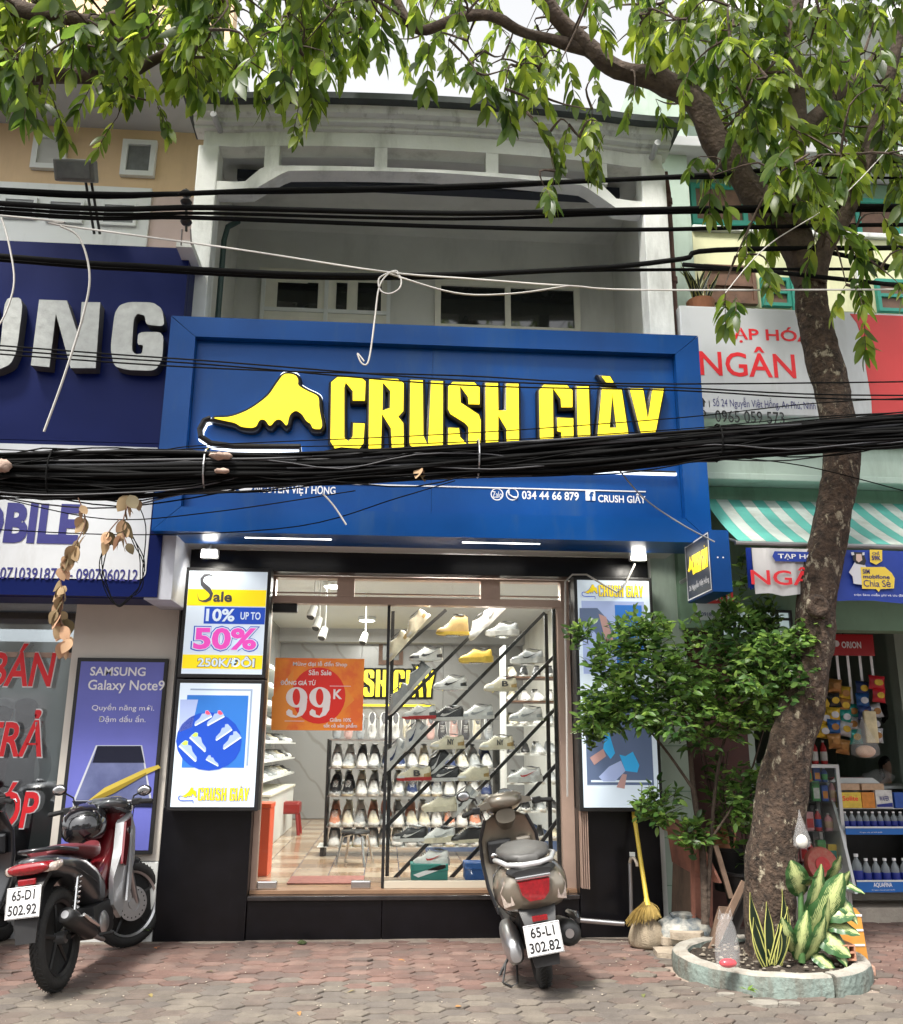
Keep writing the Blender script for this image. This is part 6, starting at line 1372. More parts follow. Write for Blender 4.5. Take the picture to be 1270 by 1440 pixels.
def crown(parent, limbs, sprays, seed, mtl, parts=290):
    rg = random.Random(seed); F = Foliage(parent, mtl, .36, 'leaf', seed); tw = MB()
    nodes = [p for sp in limbs for p in sp[2:]]
    for base, n_leaf, sz in sprays:
        base = Vector(base)
        a = min(nodes, key=lambda q: (q-base).length_squared)
        if (a-base).length > .15:
            mid = (a+base)/2+Vector((rg.uniform(-.1, .1), rg.uniform(-.1, .1), .12*(a-base).length))
            pts = smooth([a, mid, base], 3); tw.tube(pts, [.012-.009*i/(len(pts)-1) for i in range(len(pts))], 5, cap=False)
            if len(nodes) < 900 and (a-base).length < .9: nodes += [mid, base]
        # hanging compound leaf: a drooping stalk with leaflets in pairs
        az = rg.uniform(0, 6.283); dn = rg.uniform(.35, 1.25); dr = Vector((math.cos(az)*math.cos(dn), math.sin(az)*math.cos(dn), -math.sin(dn)))
        st = base; ln = .055*sz; pts = [st]
        for k in range(n_leaf//2+1):
            dr = (dr+Vector((0, 0, -.13))).normalized(); st = st+dr*ln*rg.uniform(.8, 1.3); pts.append(st)
            sd = dr.cross(Vector((0, 0, 1))); sd = sd.normalized() if sd.length > .1 else Vector((1, 0, 0))
            for s_ in (-1, 1):
                d = dr*.75+sd*s_*rg.uniform(.5, .9)+Vector((rg.gauss(0, .12), rg.gauss(0, .12), -.35))
                F.leaf(st, d, sz*rg.uniform(.08, .185)*(1.1 if k else .8), rg.gauss(0, .9))
        F.leaf(st, dr+Vector((0, 0, -.4)), sz*.16, rg.gauss(0, .4))
        tw.tube(pts, .003, 4, cap=False)
    tag(tw.build('twigs', K['bark_dark'], parent, fix=False), kind='stuff')
    F.finish(parts)
rg = random.Random(21)
def region(n, x0, x1, y0, y1, Y0, Y1, edge=None, nl=(6, 10), sz=(.85, 1.2)):
    o = []
    while len(o) < n:
        x, y = rg.uniform(x0, x1), rg.uniform(y0, y1)
        if edge and y > edge(x): continue
        if noise.noise(Vector((x*.011, y*.016, 2.0))) < -.28: continue
        o.append((T(x, y, rg.uniform(Y0, Y1)), rg.randrange(*nl), rg.uniform(*sz)))
    return o
def pick(pts, Y=5.6, nl=9, sz=1.0): return [(T(x, y, Y), nl, sz) for x, y in pts]
e_r = lambda x: 150+(x-940)*.35+60*math.sin(x*.03) if x < 1150 else 250-40*math.sin(x*.05)
spr = region(230, 955, 1330, -110, 330, 5.0, 6.6, lambda x: min(320, 130+(x-940)*1.3) if x < 1090 else 250) + region(150, 420, 960, -110, 110, 4.9, 6.6, lambda x: 88+30*math.sin(x*.02)) \
    + region(60, 1000, 1260, 120, 330, 5.4, 6.4) + region(24, 700, 900, 30, 160, 5.2, 5.7) \
    + pick([(420, 150), (435, 165)], 5.3, 7, .75) + pick([(770, 190), (800, 175), (830, 200), (850, 190), (780, 240), (765, 262), (745, 120), (720, 110), (840, 170), (812, 215)], 5.4, 8, .9) \
    + pick([(1035, 360), (1020, 400), (1035, 415), (1080, 370), (1190, 400), (1215, 360), (1200, 385), (1260, 395), (1270, 350), (1215, 440), (1050, 330), (1000, 250), (985, 220), (1240, 300), (1265, 250), (1180, 330)], 5.6, 8, .95) \
    + region(60, 900, 1300, 60, 300, 6.2, 6.9) + region(90, 400, 980, -120, 80, 6.5, 8.2)
# the rest of the crown above and in front of the picture
for _ in range(80):
    spr.append((Vector((rg.uniform(-1.5, 5.5), rg.uniform(2.8, 6.2), rg.uniform(7.3, 9.5))), rg.randrange(6, 10), rg.uniform(1, 1.5)))
def topx(q):
    q = q-Vector((0, 0, EYE)); z = q.dot(_fw); return 635+q.dot(CR)/z*FPX, 720-q.dot(CU)/z*FPX
def nearlimb(s):
    if s[0].y > 6.05: return False
    x, y = topx(s[0]); y += 22
    for (a, b), (c, d) in zip(LP_, LP_[1:]):
        t = max(0, min(1, ((x-a)*(c-a)+(y-b)*(d-b))/((c-a)**2+(d-b)**2)))
        if math.hypot(x-a-t*(c-a), y-b-t*(d-b)) < 40: return rg.random() < .88
    return False
LP_ = [(1040, 240), (1005, 195), (975, 140), (930, 115), (870, 98), (815, 55), (735, 45), (690, 22), (600, 40)]
spr += region(45, 1030, 1180, -20, 240, 5.3, 5.9)
spr = [s for s in spr if not nearlimb(s)]
spr = [s for s in spr if not (s[0].y > 6.2 and s[0].z < 6.7 and s[0].x < 2.6)]
crown(tree, limbs, spr, 5, K['leaf_tree'])
spr = region(230, -60, 310, -110, 120, 4.9, 6.3, lambda x: 88+22*math.sin(x*.05)) + region(130, 250, 480, -110, 110, 4.9, 6.6, lambda x: 90) \
    + pick([(60, 110), (68, 130), (75, 145), (165, 120), (172, 140), (165, 165), (205, 110), (215, 135), (222, 150), (150, 110), (175, 100)], 5.4, 8, .8) + pick([(330, 100), (380, 105), (300, 95), (360, 95), (260, 80)], 5.6, 8, .95)
for _ in range(45): spr.append((Vector((rg.uniform(-6, -1.2), rg.uniform(2.8, 6.4), rg.uniform(7.2, 9.3))), rg.randrange(6, 10), rg.uniform(1, 1.5)))
crown(tree2, l2, spr, 6, K['leaf_tree'])
# ================================================================ BUSH IN FRONT OF THE RIGHT LIGHT BOX
def bush():
    t = empty('leafy_shrub', (2.28, 6.75, 0), 'round small leaved shrub on thin dark stems in front of the right light box', 'shrub')
    stems = []
    for pts, r in (([(992, 1300), (988, 1200), (975, 1110), (968, 1040), (950, 960)], .030), ([(995, 1290), (1000, 1180), (1010, 1080), (1030, 1000), (1050, 950)], .018), ([(975, 1110), (940, 1060), (900, 1010), (870, 970)], .012), ([(968, 1050), (990, 980), (1000, 900)], .014), ([(1000, 1180), (1050, 1100), (1080, 1010), (1110, 960)], .010), ([(950, 980), (900, 930), (860, 900)], .008), ([(985, 1180), (940, 1150), (915, 1120)], .008)):
        P = smooth([W(x, y, 6.6+.04*i) for i, (x, y) in enumerate(pts)], 4); P[0].z = max(P[0].z, .0); stems.append(P)
        MB().tube(P, [r*(1-.6*i/(len(P)-1)) for i in range(len(P))], 8).build('stem', K['bark_dark'], t, smooth=60)
    F = Foliage(t, K['leaf_bush'], .5, 'leaf', 3); rg = random.Random(9); tw = MB()
    blobs = [(980, 930, 95, 75, 1.0), (1060, 960, 80, 70, 1), (920, 970, 80, 60, 1), (1000, 1010, 95, 50, 1), (870, 990, 55, 45, .7), (1090, 940, 60, 60, .8), (900, 890, 45, 35, .6), (1040, 890, 45, 40, .6), (845, 1000, 35, 30, .4), (1118, 925, 34, 42, .5), (860, 930, 40, 35, .5), (925, 1130, 35, 35, .35), (975, 1170, 28, 22, .3), (1050, 1115, 30, 50, .4), (1075, 870, 22, 35, .3), (820, 885, 20, 12, .12), (1140, 880, 24, 16, .15), (840, 1020, 30, 15, .2), (1030, 850, 16, 20, .15), (1045, 800, 6, 25, .05)]
    for cx, cy, rx, ry, dn in blobs:
        for _ in range(int(135*dn)):
            a = rg.uniform(0, 6.283); r = rg.random()**.45; Y = (6.6 if cx < 1085 else 6.15)+rg.uniform(-.45, .35)*min(1, rx/70)
            b = W(cx+rx*r*math.cos(a), cy+ry*r*math.sin(a), Y)
            dr = (b-W(cx, cy+20, 6.62)).normalized()+Vector((rg.gauss(0, .4), rg.gauss(0, .4)-.25, rg.gauss(0, .3)))
            dr.normalize(); L = rg.uniform(.10, .17); tw.tube([b-dr*L, b], .0022, 4, cap=False)
            k = rg.randrange(5, 9)
            for i in range(k):
                u = i/(k-1); p = b-dr*L*(1-u); az = rg.uniform(0, 6.283); d = dr*.6+Vector((math.cos(az), math.sin(az), rg.uniform(-.5, .3)))*(1.0 if u < .95 else .2)
                F.leaf(p, d, rg.uniform(.045, .085), rg.gauss(0, .7), rg.random()*.9)
    tag(tw.build('twigs', K['bark_dark'], t, fix=False), kind='stuff'); F.finish(290)
bush()
# ================================================================ PLANTER RING
CX, CY, RO, RI, PH = 2.5, 6.12, .605, .50, .11
pr = empty('tree_planter', (CX, CY, 0), 'low round concrete planter ring with worn pale green paint and cracks', 'planter')
m_ring = mat('worn_green_concrete', (.20, .25, .225), .9, noise=(5, .3), dirt=((.12, .11, .09), 6, .47, .66), bump=.6, bscale=35)
m_rtop = mat('worn_concrete_rim', (.34, .32, .28), .92, noise=(8, .3), dirt=((.25, .22, .18), 7, .5, .7), bump=.6, bscale=40)
for a0, a1 in ((182, 283), (285.5, 352), (354, 450), (452, 539.5)):
    n_ = max(4, int((a1-a0)/6)); rr = []; rt = []
    for k in range(n_+1):
        a = R_(a0+(a1-a0)*k/n_); w_ = .006*noise.noise(Vector((a*4, 1, 0)))*3; h = PH+.010*noise.noise(Vector((a*3, 5, 0)))
        c, s_ = math.cos(a), math.sin(a)
        P = lambda r, z: (CX+(r+w_)*c, CY+(r+w_)*s_, z)
        rr.append([P(RO, -.02), P(RO+.004, h*.5), P(RO-.004, h-.012), P(RI+.004, h-.012), P(RI, -.02)]); rt.append([P(RO-.005, h-.0115), P(RO-.016, h), P(RI+.012, h), P(RI+.003, h-.0115)])
    seg = MB().loft(rr).build('ring_segment', m_ring, pr, smooth=50); MB().loft(rt).build('rim', m_rtop, seg, smooth=50)
rings = []
for r in (.0, .12, .24, .36, .46, .51):
    rings.append([(CX+r*math.cos(R_(k*10)), CY+r*math.sin(R_(k*10)), .078+.03*noise.noise(Vector((r*7*math.cos(R_(k*10)), r*7*math.sin(R_(k*10)), 0)))) for k in range(36)])
tag(MB().loft(rings, cap=False).build('soil', K['soil'], pr, smooth=80), kind='stuff')
rg = random.Random(3)
deb = MB()
for _ in range(160):
    a, r = rg.uniform(0, 6.283), .49*rg.random()**.5; x, y = CX+r*math.cos(a), CY+r*math.sin(a); s_ = rg.uniform(.006, .018)
    deb.ball((x, y, .085+.4*s_), s_, s_*.8, s_*.5, 6, 4)
tag(deb.build('pebbles', mat('planter_pebbles', (.22, .19, .15), .95, noise=(20, .5)), None), 'scattered pebbles and crumbs lying on the planter soil', 'pebbles', kind='stuff')
# loose broken pavers round the ring
for i, (px, py, s_) in enumerate(((1075, 1412, .09), (1110, 1413, .06), (1020, 1400, .05), (1195, 1392, .07))):
    g_ = G(px, py); m = MB(); k = 7; q = [(g_.x+s_*math.cos(6.283*j/k+i)*rg.uniform(.8, 1.25), g_.y+s_*.7*math.sin(6.283*j/k+i)*rg.uniform(.8, 1.2)) for j in range(k)]
    m.prism(q, -.02, .012, 'XY'); tag(m.build('broken_slab', mat('broken_slab_concrete', (.24, .22, .19), .95, noise=(9, .3), bump=.5), None), ('large broken slab lying at the front foot of the planter', 'smaller broken slab right of the large one at the planter foot', 'small broken slab at the left front of the planter', 'broken slab at the right foot of the planter')[i], 'slab', 'broken slabs round the planter')
# ---------------------------------------------------------------- snake plant, dumb cane
m_snk = leafmat('snake_leaf', (.012, .035, .018), (.03, .065, .03), .1, .35); m_sedge = mat('yellow_leaf_edge', (.42, .42, .12), .5)
def blade(parent, base, tip, bend, wd, m1, m2, n=9, name='leaf'):
    base, tip = Vector(base), Vector(tip); mid = (base+tip)/2+Vector(bend); L = []; 
    ax = (tip-base).normalized(); sd = ax.cross(Vector((0, -1, 0.15))).normalized()
    ctr = [base*(1-t)**2+mid*2*t*(1-t)+tip*t*t for t in [i/n for i in range(n+1)]]
    def w_(t): return wd*(.45+.55*math.sin(math.pi*min(1, .15+t*.85))**.8)*(1 if t < .6 else max(.03, 1-((t-.6)/.4)**1.6))
    tw_ = [sd*math.cos(.5*i/n)+Vector((0, .5*math.sin(.5*i/n), 0)) for i in range(n+1)]
    r = [[c-s*w_(i/n)*.8, c+Vector((0, .008, 0)), c+s*w_(i/n)*.8, c+Vector((0, .011, 0))] for i, (c, s) in enumerate(zip(ctr, tw_))]
    o = MB().loft(r).build(name, m1, parent, smooth=60)
    for q in (-1, 1):
        r = [[c+s*q*w_(i/n)*.78+Vector((0, -.002, 0)), c+s*q*w_(i/n), c+s*q*w_(i/n)*.78+Vector((0, .007, 0))] for i, (c, s) in enumerate(zip(ctr, tw_))]
        MB().loft(r).build('leaf_edge', m2, o, smooth=60)
    return o
sp_ = empty('snake_plant', (2.45, 5.85, .1), 'snake plant with yellow edged upright leaves at the foot of the trunk', 'plant')
for bx_, by_, tx, ty, bn_, wd in ((1082, 1358, 1055, 1255, -.05, .030), (1084, 1360, 1078, 1268, .0, .026), (1078, 1360, 1060, 1290, -.04, .026), (1090, 1358, 1108, 1275, .03, .030), (1095, 1358, 1100, 1250, .04, .022), (1086, 1356, 1095, 1300, .02, .024)):
    p, q = W(bx_, by_, 5.86), W(tx, ty, 5.84); p.z = max(.09, p.z); blade(sp_, p, q, (bn_, -.02, 0), wd*1.35, m_snk, m_sedge)
def cane():
    t = empty('variegated_plant', (2.72, 5.95, .1), 'dumb cane plant with large cream and green variegated leaves in the planter', 'plant')
    m_c = bpy.data.materials.new('variegated_leaf'); m_c.use_nodes = True; nt = m_c.node_tree; N, L = nt.nodes, nt.links; b = N['Principled BSDF']; b.inputs['Roughness'].default_value = .35
    uv = N.new('ShaderNodeUVMap'); sp = N.new('ShaderNodeSeparateXYZ'); L.new(uv.outputs[0], sp.inputs[0])
    def mth(op, a, b_=None, v=None):
        n = N.new('ShaderNodeMath'); n.operation = op; L.new(a, n.inputs[0])
        if b_ is not None: L.new(b_, n.inputs[1])
        if v is not None: n.inputs[1].default_value = v
        return n.outputs[0]
    ax = mth('ABSOLUTE', sp.outputs[0]); t1 = mth('MULTIPLY', ax, v=-1.2); ph = mth('ADD', sp.outputs[1], t1); ph = mth('MULTIPLY', ph, v=55.0); sn = mth('SINE', ph)
    nz = N.new('ShaderNodeTexNoise'); nz.inputs['Scale'].default_value = 9; L.new(uv.outputs[0], nz.inputs[0]); q = mth('MULTIPLY', nz.outputs[0], v=1.6); sn = mth('MULTIPLY', sn, v=.30); sn = mth('ADD', sn, q)
    e = mth('MULTIPLY', ax, v=-1.55); s2 = mth('ADD', sn, e); r = N.new('ShaderNodeValToRGB'); r.color_ramp.elements[0].position = .12; r.color_ramp.elements[1].position = .3
    r.color_ramp.elements[0].color = (.03, .09, .025, 1); r.color_ramp.elements[1].color = (.46, .52, .22, 1); L.new(s2, r.inputs[0]); L.new(r.outputs[0], b.inputs['Base Color'])
    def bl(p, q, wd, face, droop):
        p, q = Vector(p), Vector(q); ax_ = (q-p); n = 12; sd = ax_.cross(Vector(face)).normalized(); nr = sd.cross(ax_).normalized(); v, f, uvs = [], [], []
        for i in range(n+1):
            u = i/n; c = p+ax_*u-Vector((0, 0, droop))*u*u+nr*.10*ax_.length*math.sin(math.pi*u)
            w_ = wd*(math.sin(math.pi*min(1, u*.96+.03))**.62)*(1-.25*u)
            for k in range(-3, 4):
                s_ = k/3; v.append(c+sd*w_*1.3*s_+nr*w_*(-.28*s_*s_)+nr*.006*math.sin(u*22)*abs(s_)); uvs.append((s_, u))
        for i in range(n):
            for k in range(6): a = i*7+k; f.append((a, a+1, a+8, a+7))
        me = bpy.data.meshes.new('leaf'); me.from_pydata([tuple(x) for x in v], [], f); ul = me.uv_layers.new()
        for lp in me.loops: ul.data[lp.index].uv = uvs[lp.vertex_index]
        me.polygons.foreach_set('use_smooth', [True]*len(f)); return link('leaf', me, m_c, t)
    st_ = W(1128, 1355, 5.9); st_.z = .1
    MB().tube([st_, st_+Vector((.02, 0, .25)), st_+Vector((.05, .02, .55))], [.022, .020, .014], 10).build('stem', mat('cane_stem', (.06, .14, .04), .5, noise=(12, .4)), t, smooth=60)
    for a, b_, wd, fc, dr in (((1140, 1310), (1185, 1228), .085, (0, -1, .1), .0), ((1142, 1310), (1195, 1330), .075, (.2, -1, .5), .06), ((1150, 1285), (1200, 1270), .07, (.3, -1, .8), .07), ((1128, 1260), (1112, 1210), .07, (-.2, -1, .3), -.0), ((1128, 1250), (1150, 1222), .06, (.6, -1, .6), .04), ((1160, 1245), (1182, 1203), .05, (.5, -1, .0), .0), ((1165, 1250), (1205, 1290), .05, (.2, -1, .8), .04),
            ((1120, 1350), (1135, 1280), .05, (-.4, -1, .0), .0), ((1115, 1340), (1100, 1290), .045, (-.5, -1, .0), .0), ((1130, 1352), (1160, 1290), .055, (.3, -1, 0), .0), ((1150, 1300), (1190, 1345), .05, (0, -1, 1), .06), ((1160, 1240), (1215, 1245), .03, (0, -1, 1), .05), ((1148, 1330), (1165, 1262), .05, (.5, -1, .1), .0), ((1135, 1290), (1155, 1215), .05, (.2, -1, .1), .0), ((1155, 1300), (1208, 1300), .05, (.1, -1, .9), .06), ((1140, 1340), (1178, 1365), .045, (0, -1, 1), .03), ((1165, 1262), (1195, 1225), .04, (.2, -1, .2), .0)):
        p, q = W(*a, 5.92), W(*b_, 5.82); bl(p, q, wd, fc, dr)
        MB().tube([st_+Vector((.02, 0, .1)), (st_+p)/2+Vector((0, .02, .05)), p], [.008, .007, .006], 6).build('leaf_stalk', bpy.data.materials['cane_stem'], t, smooth=60)
cane()
def weed(px, py, Y, s_, label):
    p = W(px, py, Y) if Y else G(px, py); t = empty('weed', p, label, 'weed'); rg = random.Random(px)
    F = Foliage(t, K['leaf_bush'], .4, 'leaf', px)
    for k in range(9): a = rg.uniform(0, 6.283); F.leaf(p, (math.cos(a), math.sin(a)-.3, rg.uniform(.2, .9)), s_*rg.uniform(.7, 1.2), 0, .7)
    F.finish(20)
weed(1052, 1392, 5.50, .06, 'small green weed growing out of the front face of the planter'); weed(1138, 1408, 5.55, .05, 'small weed in the crack at the foot of the planter'); weed(203, 1308, 7.14, .07, 'small weed between the left pier and the black pillar')
# snake plant on the ledge behind the grocery sign
sp3 = empty('snake_plant', W(985, 420, 7.3), 'spiky snake plant on the ledge above the grocery sign', 'plant'); rg = random.Random(4)
for k in range(16):
    p = W(985+rg.uniform(-12, 12), 425, 7.3); q = W(985+rg.uniform(-35, 38), rg.uniform(360, 395), 7.3+rg.uniform(-.1, .1)); blade(sp3, p, q, (0, 0, .03), .016, m_snk, m_sedge, 6)
MB().lathe([(.10, -.25), (.13, 0), (.12, 0)], tuple(W(985, 425, 7.3))).build('pot', mat('clay_pot', (.35, .14, .07), .8, noise=(8, .2)), sp3)
# ================================================================ CABLES
def cab(pts, Y, r, label, m=None, ext=True, name='cable', group=None, wig=0, seed=0, n=6):
    P = [W(x, y, Y+(dy[0] if dy else 0)) for x, y, *dy in pts]
    if ext:
        a = P[0]-(P[1]-P[0]).normalized()*5; b = P[-1]+(P[-1]-P[-2]).normalized()*4; a.z = P[0].z+.25; b.z = P[-1].z+.2; P = [a]+P+[b]
    S = smooth(P, 6)
    if wig: S = [p+Vector((0, wig*noise.noise(Vector((p.x*1.3, seed*7.1, 0))), wig*noise.noise(Vector((p.x*1.1, seed*3.3, 5))))) for p in S]
    return tag(MB().tube(S, r, n).build(name, m or K['cable'], None, smooth=60), label, 'cable', group)
cab([(0, 267), (400, 267), (635, 262), (1000, 246), (1270, 226)], 5.9, .019, 'thick twisted black cable, topmost of all across the balcony', n=8)
cab([(0, 271), (300, 272), (640, 266), (1000, 250)], 5.93, .010, 'thin black cable running just under the topmost thick cable')
cab([(0, 286), (300, 292), (640, 300), (900, 295), (1270, 290)], 5.8, .020, 'thick black cable second from the top across the balcony', n=8)
cab([(0, 293), (300, 300), (640, 308), (900, 300), (1270, 296)], 5.83, .012, 'thin black cable hugging the underside of the second thick cable')
cab([(0, 299), (270, 306), (640, 319), (900, 323), (1270, 316)], 5.86, .016, 'third black cable across the balcony just above the door height', n=8)
cab([(0, 360), (200, 374), (430, 386), (640, 386), (850, 376), (960, 364), (1060, 350)], 5.9, .020, 'thick lower black cable sagging in front of the balcony door', n=8)
cab([(0, 366), (200, 380), (430, 391), (640, 390), (850, 380)], 5.94, .012, 'thin black cable under the thick lower cable by the balcony door')
cab([(960, 372), (1100, 384), (1270, 402)], 5.7, .016, 'black cable passing right of the trunk above the grocery sign', ext=False)
cab([(1140, 350), (1200, 362), (1285, 384)], 5.9, .018, 'thick black cable end dropping right from the tree fork', ext=False)
for i, (q, lb) in enumerate((([(0, 486), (300, 508), (640, 534), (950, 545), (1270, 556)], 'thin black wire highest over the blue sign panel'), ([(0, 492), (300, 513), (640, 541), (950, 549), (1270, 562)], 'thin black wire just below the highest one over the blue sign'),
        ([(0, 498), (350, 520), (640, 528), (950, 540)], 'thin black wire crossing the top of the yellow letters'), ([(0, 640), (300, 625), (640, 610), (950, 588), (1270, 560)], 'thin wire rising to the right across the yellow letters'), ([(0, 632), (300, 630), (640, 622), (950, 604), (1270, 580)], 'thin wire along the foot of the yellow letters'),
        ([(0, 745), (200, 752), (420, 740), (560, 700), (640, 676)], 'thin slack wire hanging below the cable bundle at left'), ([(0, 700), (150, 730), (300, 720), (500, 690)], 'thin slack wire looping under the left part of the bundle'), ([(1000, 640), (1130, 655), (1270, 690)], 'thin wire dropping right below the bundle by the mint beam'))):
    cab(q, 5.65+.04*i, .0055 if i < 3 else .004, lb, ext=i < 5)
# the thick bundle
top = [(-150, 645), (0, 640), (200, 636), (400, 640), (640, 628), (900, 612), (1100, 598), (1270, 585), (1420, 570)]
bot = [(-150, 685), (0, 692), (130, 703), (250, 692), (350, 681), (520, 678), (640, 668), (760, 669), (900, 656), (1000, 646), (1270, 627), (1420, 618)]
def ip(A, x):
    for (a, b), (c, d) in zip(A, A[1:]):
        if a <= x <= c: return b+(d-b)*(x-a)/(c-a)
    return A[-1][1]
rg = random.Random(17); K['cable_grey'] = mat('grey_cable', (.05, .05, .055), .6)
for i in range(125):
    u0 = rg.random(); ph = rg.random()*6.28; fr = rg.uniform(.6, 1.6); am = rg.uniform(.05, .22); Yc = 5.62+rg.uniform(-.07, .09); r = rg.choice((.006, .007, .009, .011, .013)); P = []
    loose = rg.random() < .24
    for x in range(-150, 1421, 105):
        u = max(-.02, min(1.02, u0+am*math.sin(x*.004*fr+ph))); y = ip(top, x)*(1-u)+ip(bot, x)*u
        if loose: y += rg.uniform(-8, 17)
        P.append(W(x, y, Yc+.03*math.sin(x*.01+ph*2)))
    S = smooth(P, 3); S = [S[0]+Vector((-3, 0, .3))]+S+[S[-1]+Vector((3, 0, .25))]
    tag(MB().tube(S, r if not loose else .005, 6).build('cable', K['cable'] if rg.random() < .88 else K['cable_grey'], None, smooth=60), ('loose thin wire straying in and out of the thick sagging bundle' if loose else 'black cable in the %s of the thick sagging bundle' % ('top layer' if u0 < .33 else 'middle' if u0 < .67 else 'bottom layer')), 'cable', 'cables of the thick bundle')
for i, x in enumerate((75/1.0, 291, 672, 1008)):       # ties
    a, b = W(x, ip(top, max(0, x))-6, 5.62), W(x, ip(bot, max(0, x))+2, 5.62); c = (a+b)/2; h = (a.z-b.z)/2
    pts = [(c.x, c.y+.115*math.cos(k*.449), c.z+(h+.004)*math.sin(k*.449)) for k in range(15)]
    tag(MB().tube(pts, .006, 6).build('cable_tie', K['steel'] if i in (1, 2) else K['cable'], None), 'cable tie round the thick bundle, '+('at the far left', 'left of the sneaker sole', 'below the middle of the yellow letters', 'by the grocery phone number')[i], 'cable tie', 'ties round the cable bundle')
def lump(px, py, Y, s_, mtl, label, nm, seed=0, flat_=.6, cat=None, grp=None):
    c = W(px, py, Y); m = MB(); n, k = 12, 8; vs = []
    rings = []
    for i in range(k+1):
        th = math.pi*i/k; ring_ = []
        for j in range(n):
            ph = 2*math.pi*j/n; d = Vector((math.sin(th)*math.cos(ph), math.sin(th)*math.sin(ph)*.7, math.cos(th)*flat_)); ring_.append(c+d*s_*(1+.45*noise.noise(d*2.2+Vector((seed, 0, 0)))))
        rings.append(ring_)
    return tag(m.loft(rings, cap=False).build(nm, mtl, None, smooth=60), label, cat or nm.replace('_', ' '), grp)
m_rag = mat('beige_rag', (.42, .30, .24), .9, noise=(9, .3), bump=.6, bscale=30)
lump(310, 641, 5.5, .07, m_rag, 'crumpled beige rag caught on top of the cable bundle', 'rag', 1, .35); lump(312, 662, 5.5, .05, m_rag, 'smaller beige rag caught in the middle of the cable bundle', 'rag', 2, .35); lump(2, 655, 5.5, .06, m_rag, 'pinkish rag caught on the bundle at the left edge', 'rag', 3, .7)
# pale cables
cw = K['cable_white']
cab([(0, 303), (80, 316), (330, 350), (540, 382), (660, 392), (800, 402), (960, 408)], 5.55, .0065, 'pale cable slanting across the whole balcony front', cw)
cab([(545, 384), (640, 412), (720, 413), (800, 402)], 5.53, .006, 'pale cable sagging just under the long slanting one', cw, ext=False)
cab([(2, 306), (12, 340), (20, 395), (8, 440), (-10, 470)], 5.5, .0065, 'pale cable end curling down at the left edge over the raised letters', cw, ext=False)
cab([(85, 318), (112, 335), (126, 385), (118, 440), (90, 530), (62, 607)], 5.5, .0075, 'long pale cable end hanging over the big silver letters', cw, ext=False)
cab([(562, 391), (558, 381), (548, 383), (533, 392), (535, 408), (548, 413), (562, 405), (564, 392), (556, 383), (545, 386), (533, 405), (527, 450), (521, 495), (516, 512), (508, 510), (503, 497), (512, 508)], 5.5, .006, 'pale cable coiled in a ring and hanging down to a hook over the blue sign', cw, ext=False)
cab([(454, 694), (470, 712), (487, 738)], 5.6, .006, 'short pale cable end hanging under the bundle at left', cw, ext=False)
cab([(1262, 195), (1180, 280), (1080, 345), (1020, 412)], 5.3, .004, 'pale string slanting through the tree to the grocery sign', cw, ext=False)
cab([(866, 655), (905, 700), (960, 738), (1005, 762)], 5.7, .005, 'grey wire slanting from the bundle to the projecting sign', mat('grey_wire', (.2, .2, .2), .6), ext=False)
q = []
for k in range(46): a = k*.42; q.append((172+(32+4*math.sin(k))*math.cos(a)*.9, 800+(48+6*math.sin(k*1.7))*math.sin(a)))
cab([(190, 700), (205, 740)]+q, 5.75, .0035, 'loose coil of thin black wire hanging below the bundle in front of the phone number', ext=False)
# insulator bracket near the balcony column
t = empty('insulator', W(262, 300, 6.2), 'black insulator bracket with twisted wires at the balcony corner', 'insulator')
for y_ in (272, 284, 312): p = W(262, y_, 6.2); MB().lathe([(0, -.03), (.035, -.02), (.045, 0), (.03, .02), (0, .03)], tuple(p)).build('disc', K['black_plastic'], t, smooth=60)
MB().tube([W(262, 266, 6.2), W(262, 325, 6.2)], .01, 8).build('rod', K['black_plastic'], t)
for dx in (-6, 6): MB().tube([W(262+dx, 322, 6.2), W(262+dx*1.2, 345, 6.3)], .006, 6).build('strap', K['steel'], t)
a, b, c, d = rect(250, 343, 272, 352, 6.45); MB().box(a, b, 6.4, 6.95, c, d).build('bracket_plate', K['white_frame'], t)
# dried creeper hanging from the bundle
def creeper(pts, label, n_, Y=5.55):
    P = smooth([W(x, y, Y) for x, y in pts], 5); t = empty('dry_creeper', P[0], label, 'creeper')
    MB().tube(P, .004, 5).build('vine', K['brown_wood'], t); F = Foliage(t, bpy.data.materials.get('dry_leaf') or leafmat('dry_leaf', (.12, .08, .04), (.24, .17, .085), .08, .8), .75, 'leaf', 7); rg = random.Random(n_)
    for k in range(n_):
        p = rg.choice(P); a = rg.uniform(0, 6.283); F.leaf(p+Vector((rg.gauss(0, .012), rg.gauss(0, .012), 0)), (math.cos(a)*.6, math.sin(a)*.6, -1.0), rg.uniform(.07, .12), rg.uniform(-2, 2), rg.random())
    F.finish(80)
creeper([(110, 700), (120, 735), (100, 775), (85, 800), (88, 840), (85, 870), (95, 895), (92, 910)], 'long dried creeper with curled brown leaves hanging from the bundle over the white sign', 46)
creeper([(185, 698), (175, 725), (172, 745), (178, 765)], 'shorter dried creeper with brown leaves right of the long one', 16)
creeper([(168, 730), (155, 745), (148, 758)], 'tiny dried creeper sprig beside the shorter creeper', 5)
creeper([(592, 655), (597, 668)], 'single dried leaf caught in the bundle below the yellow letters', 2)
# ================================================================ SMALL THINGS ON THE PAVEMENT
def tf(o, label, cat, group=None): return tag(o, label, cat, group)
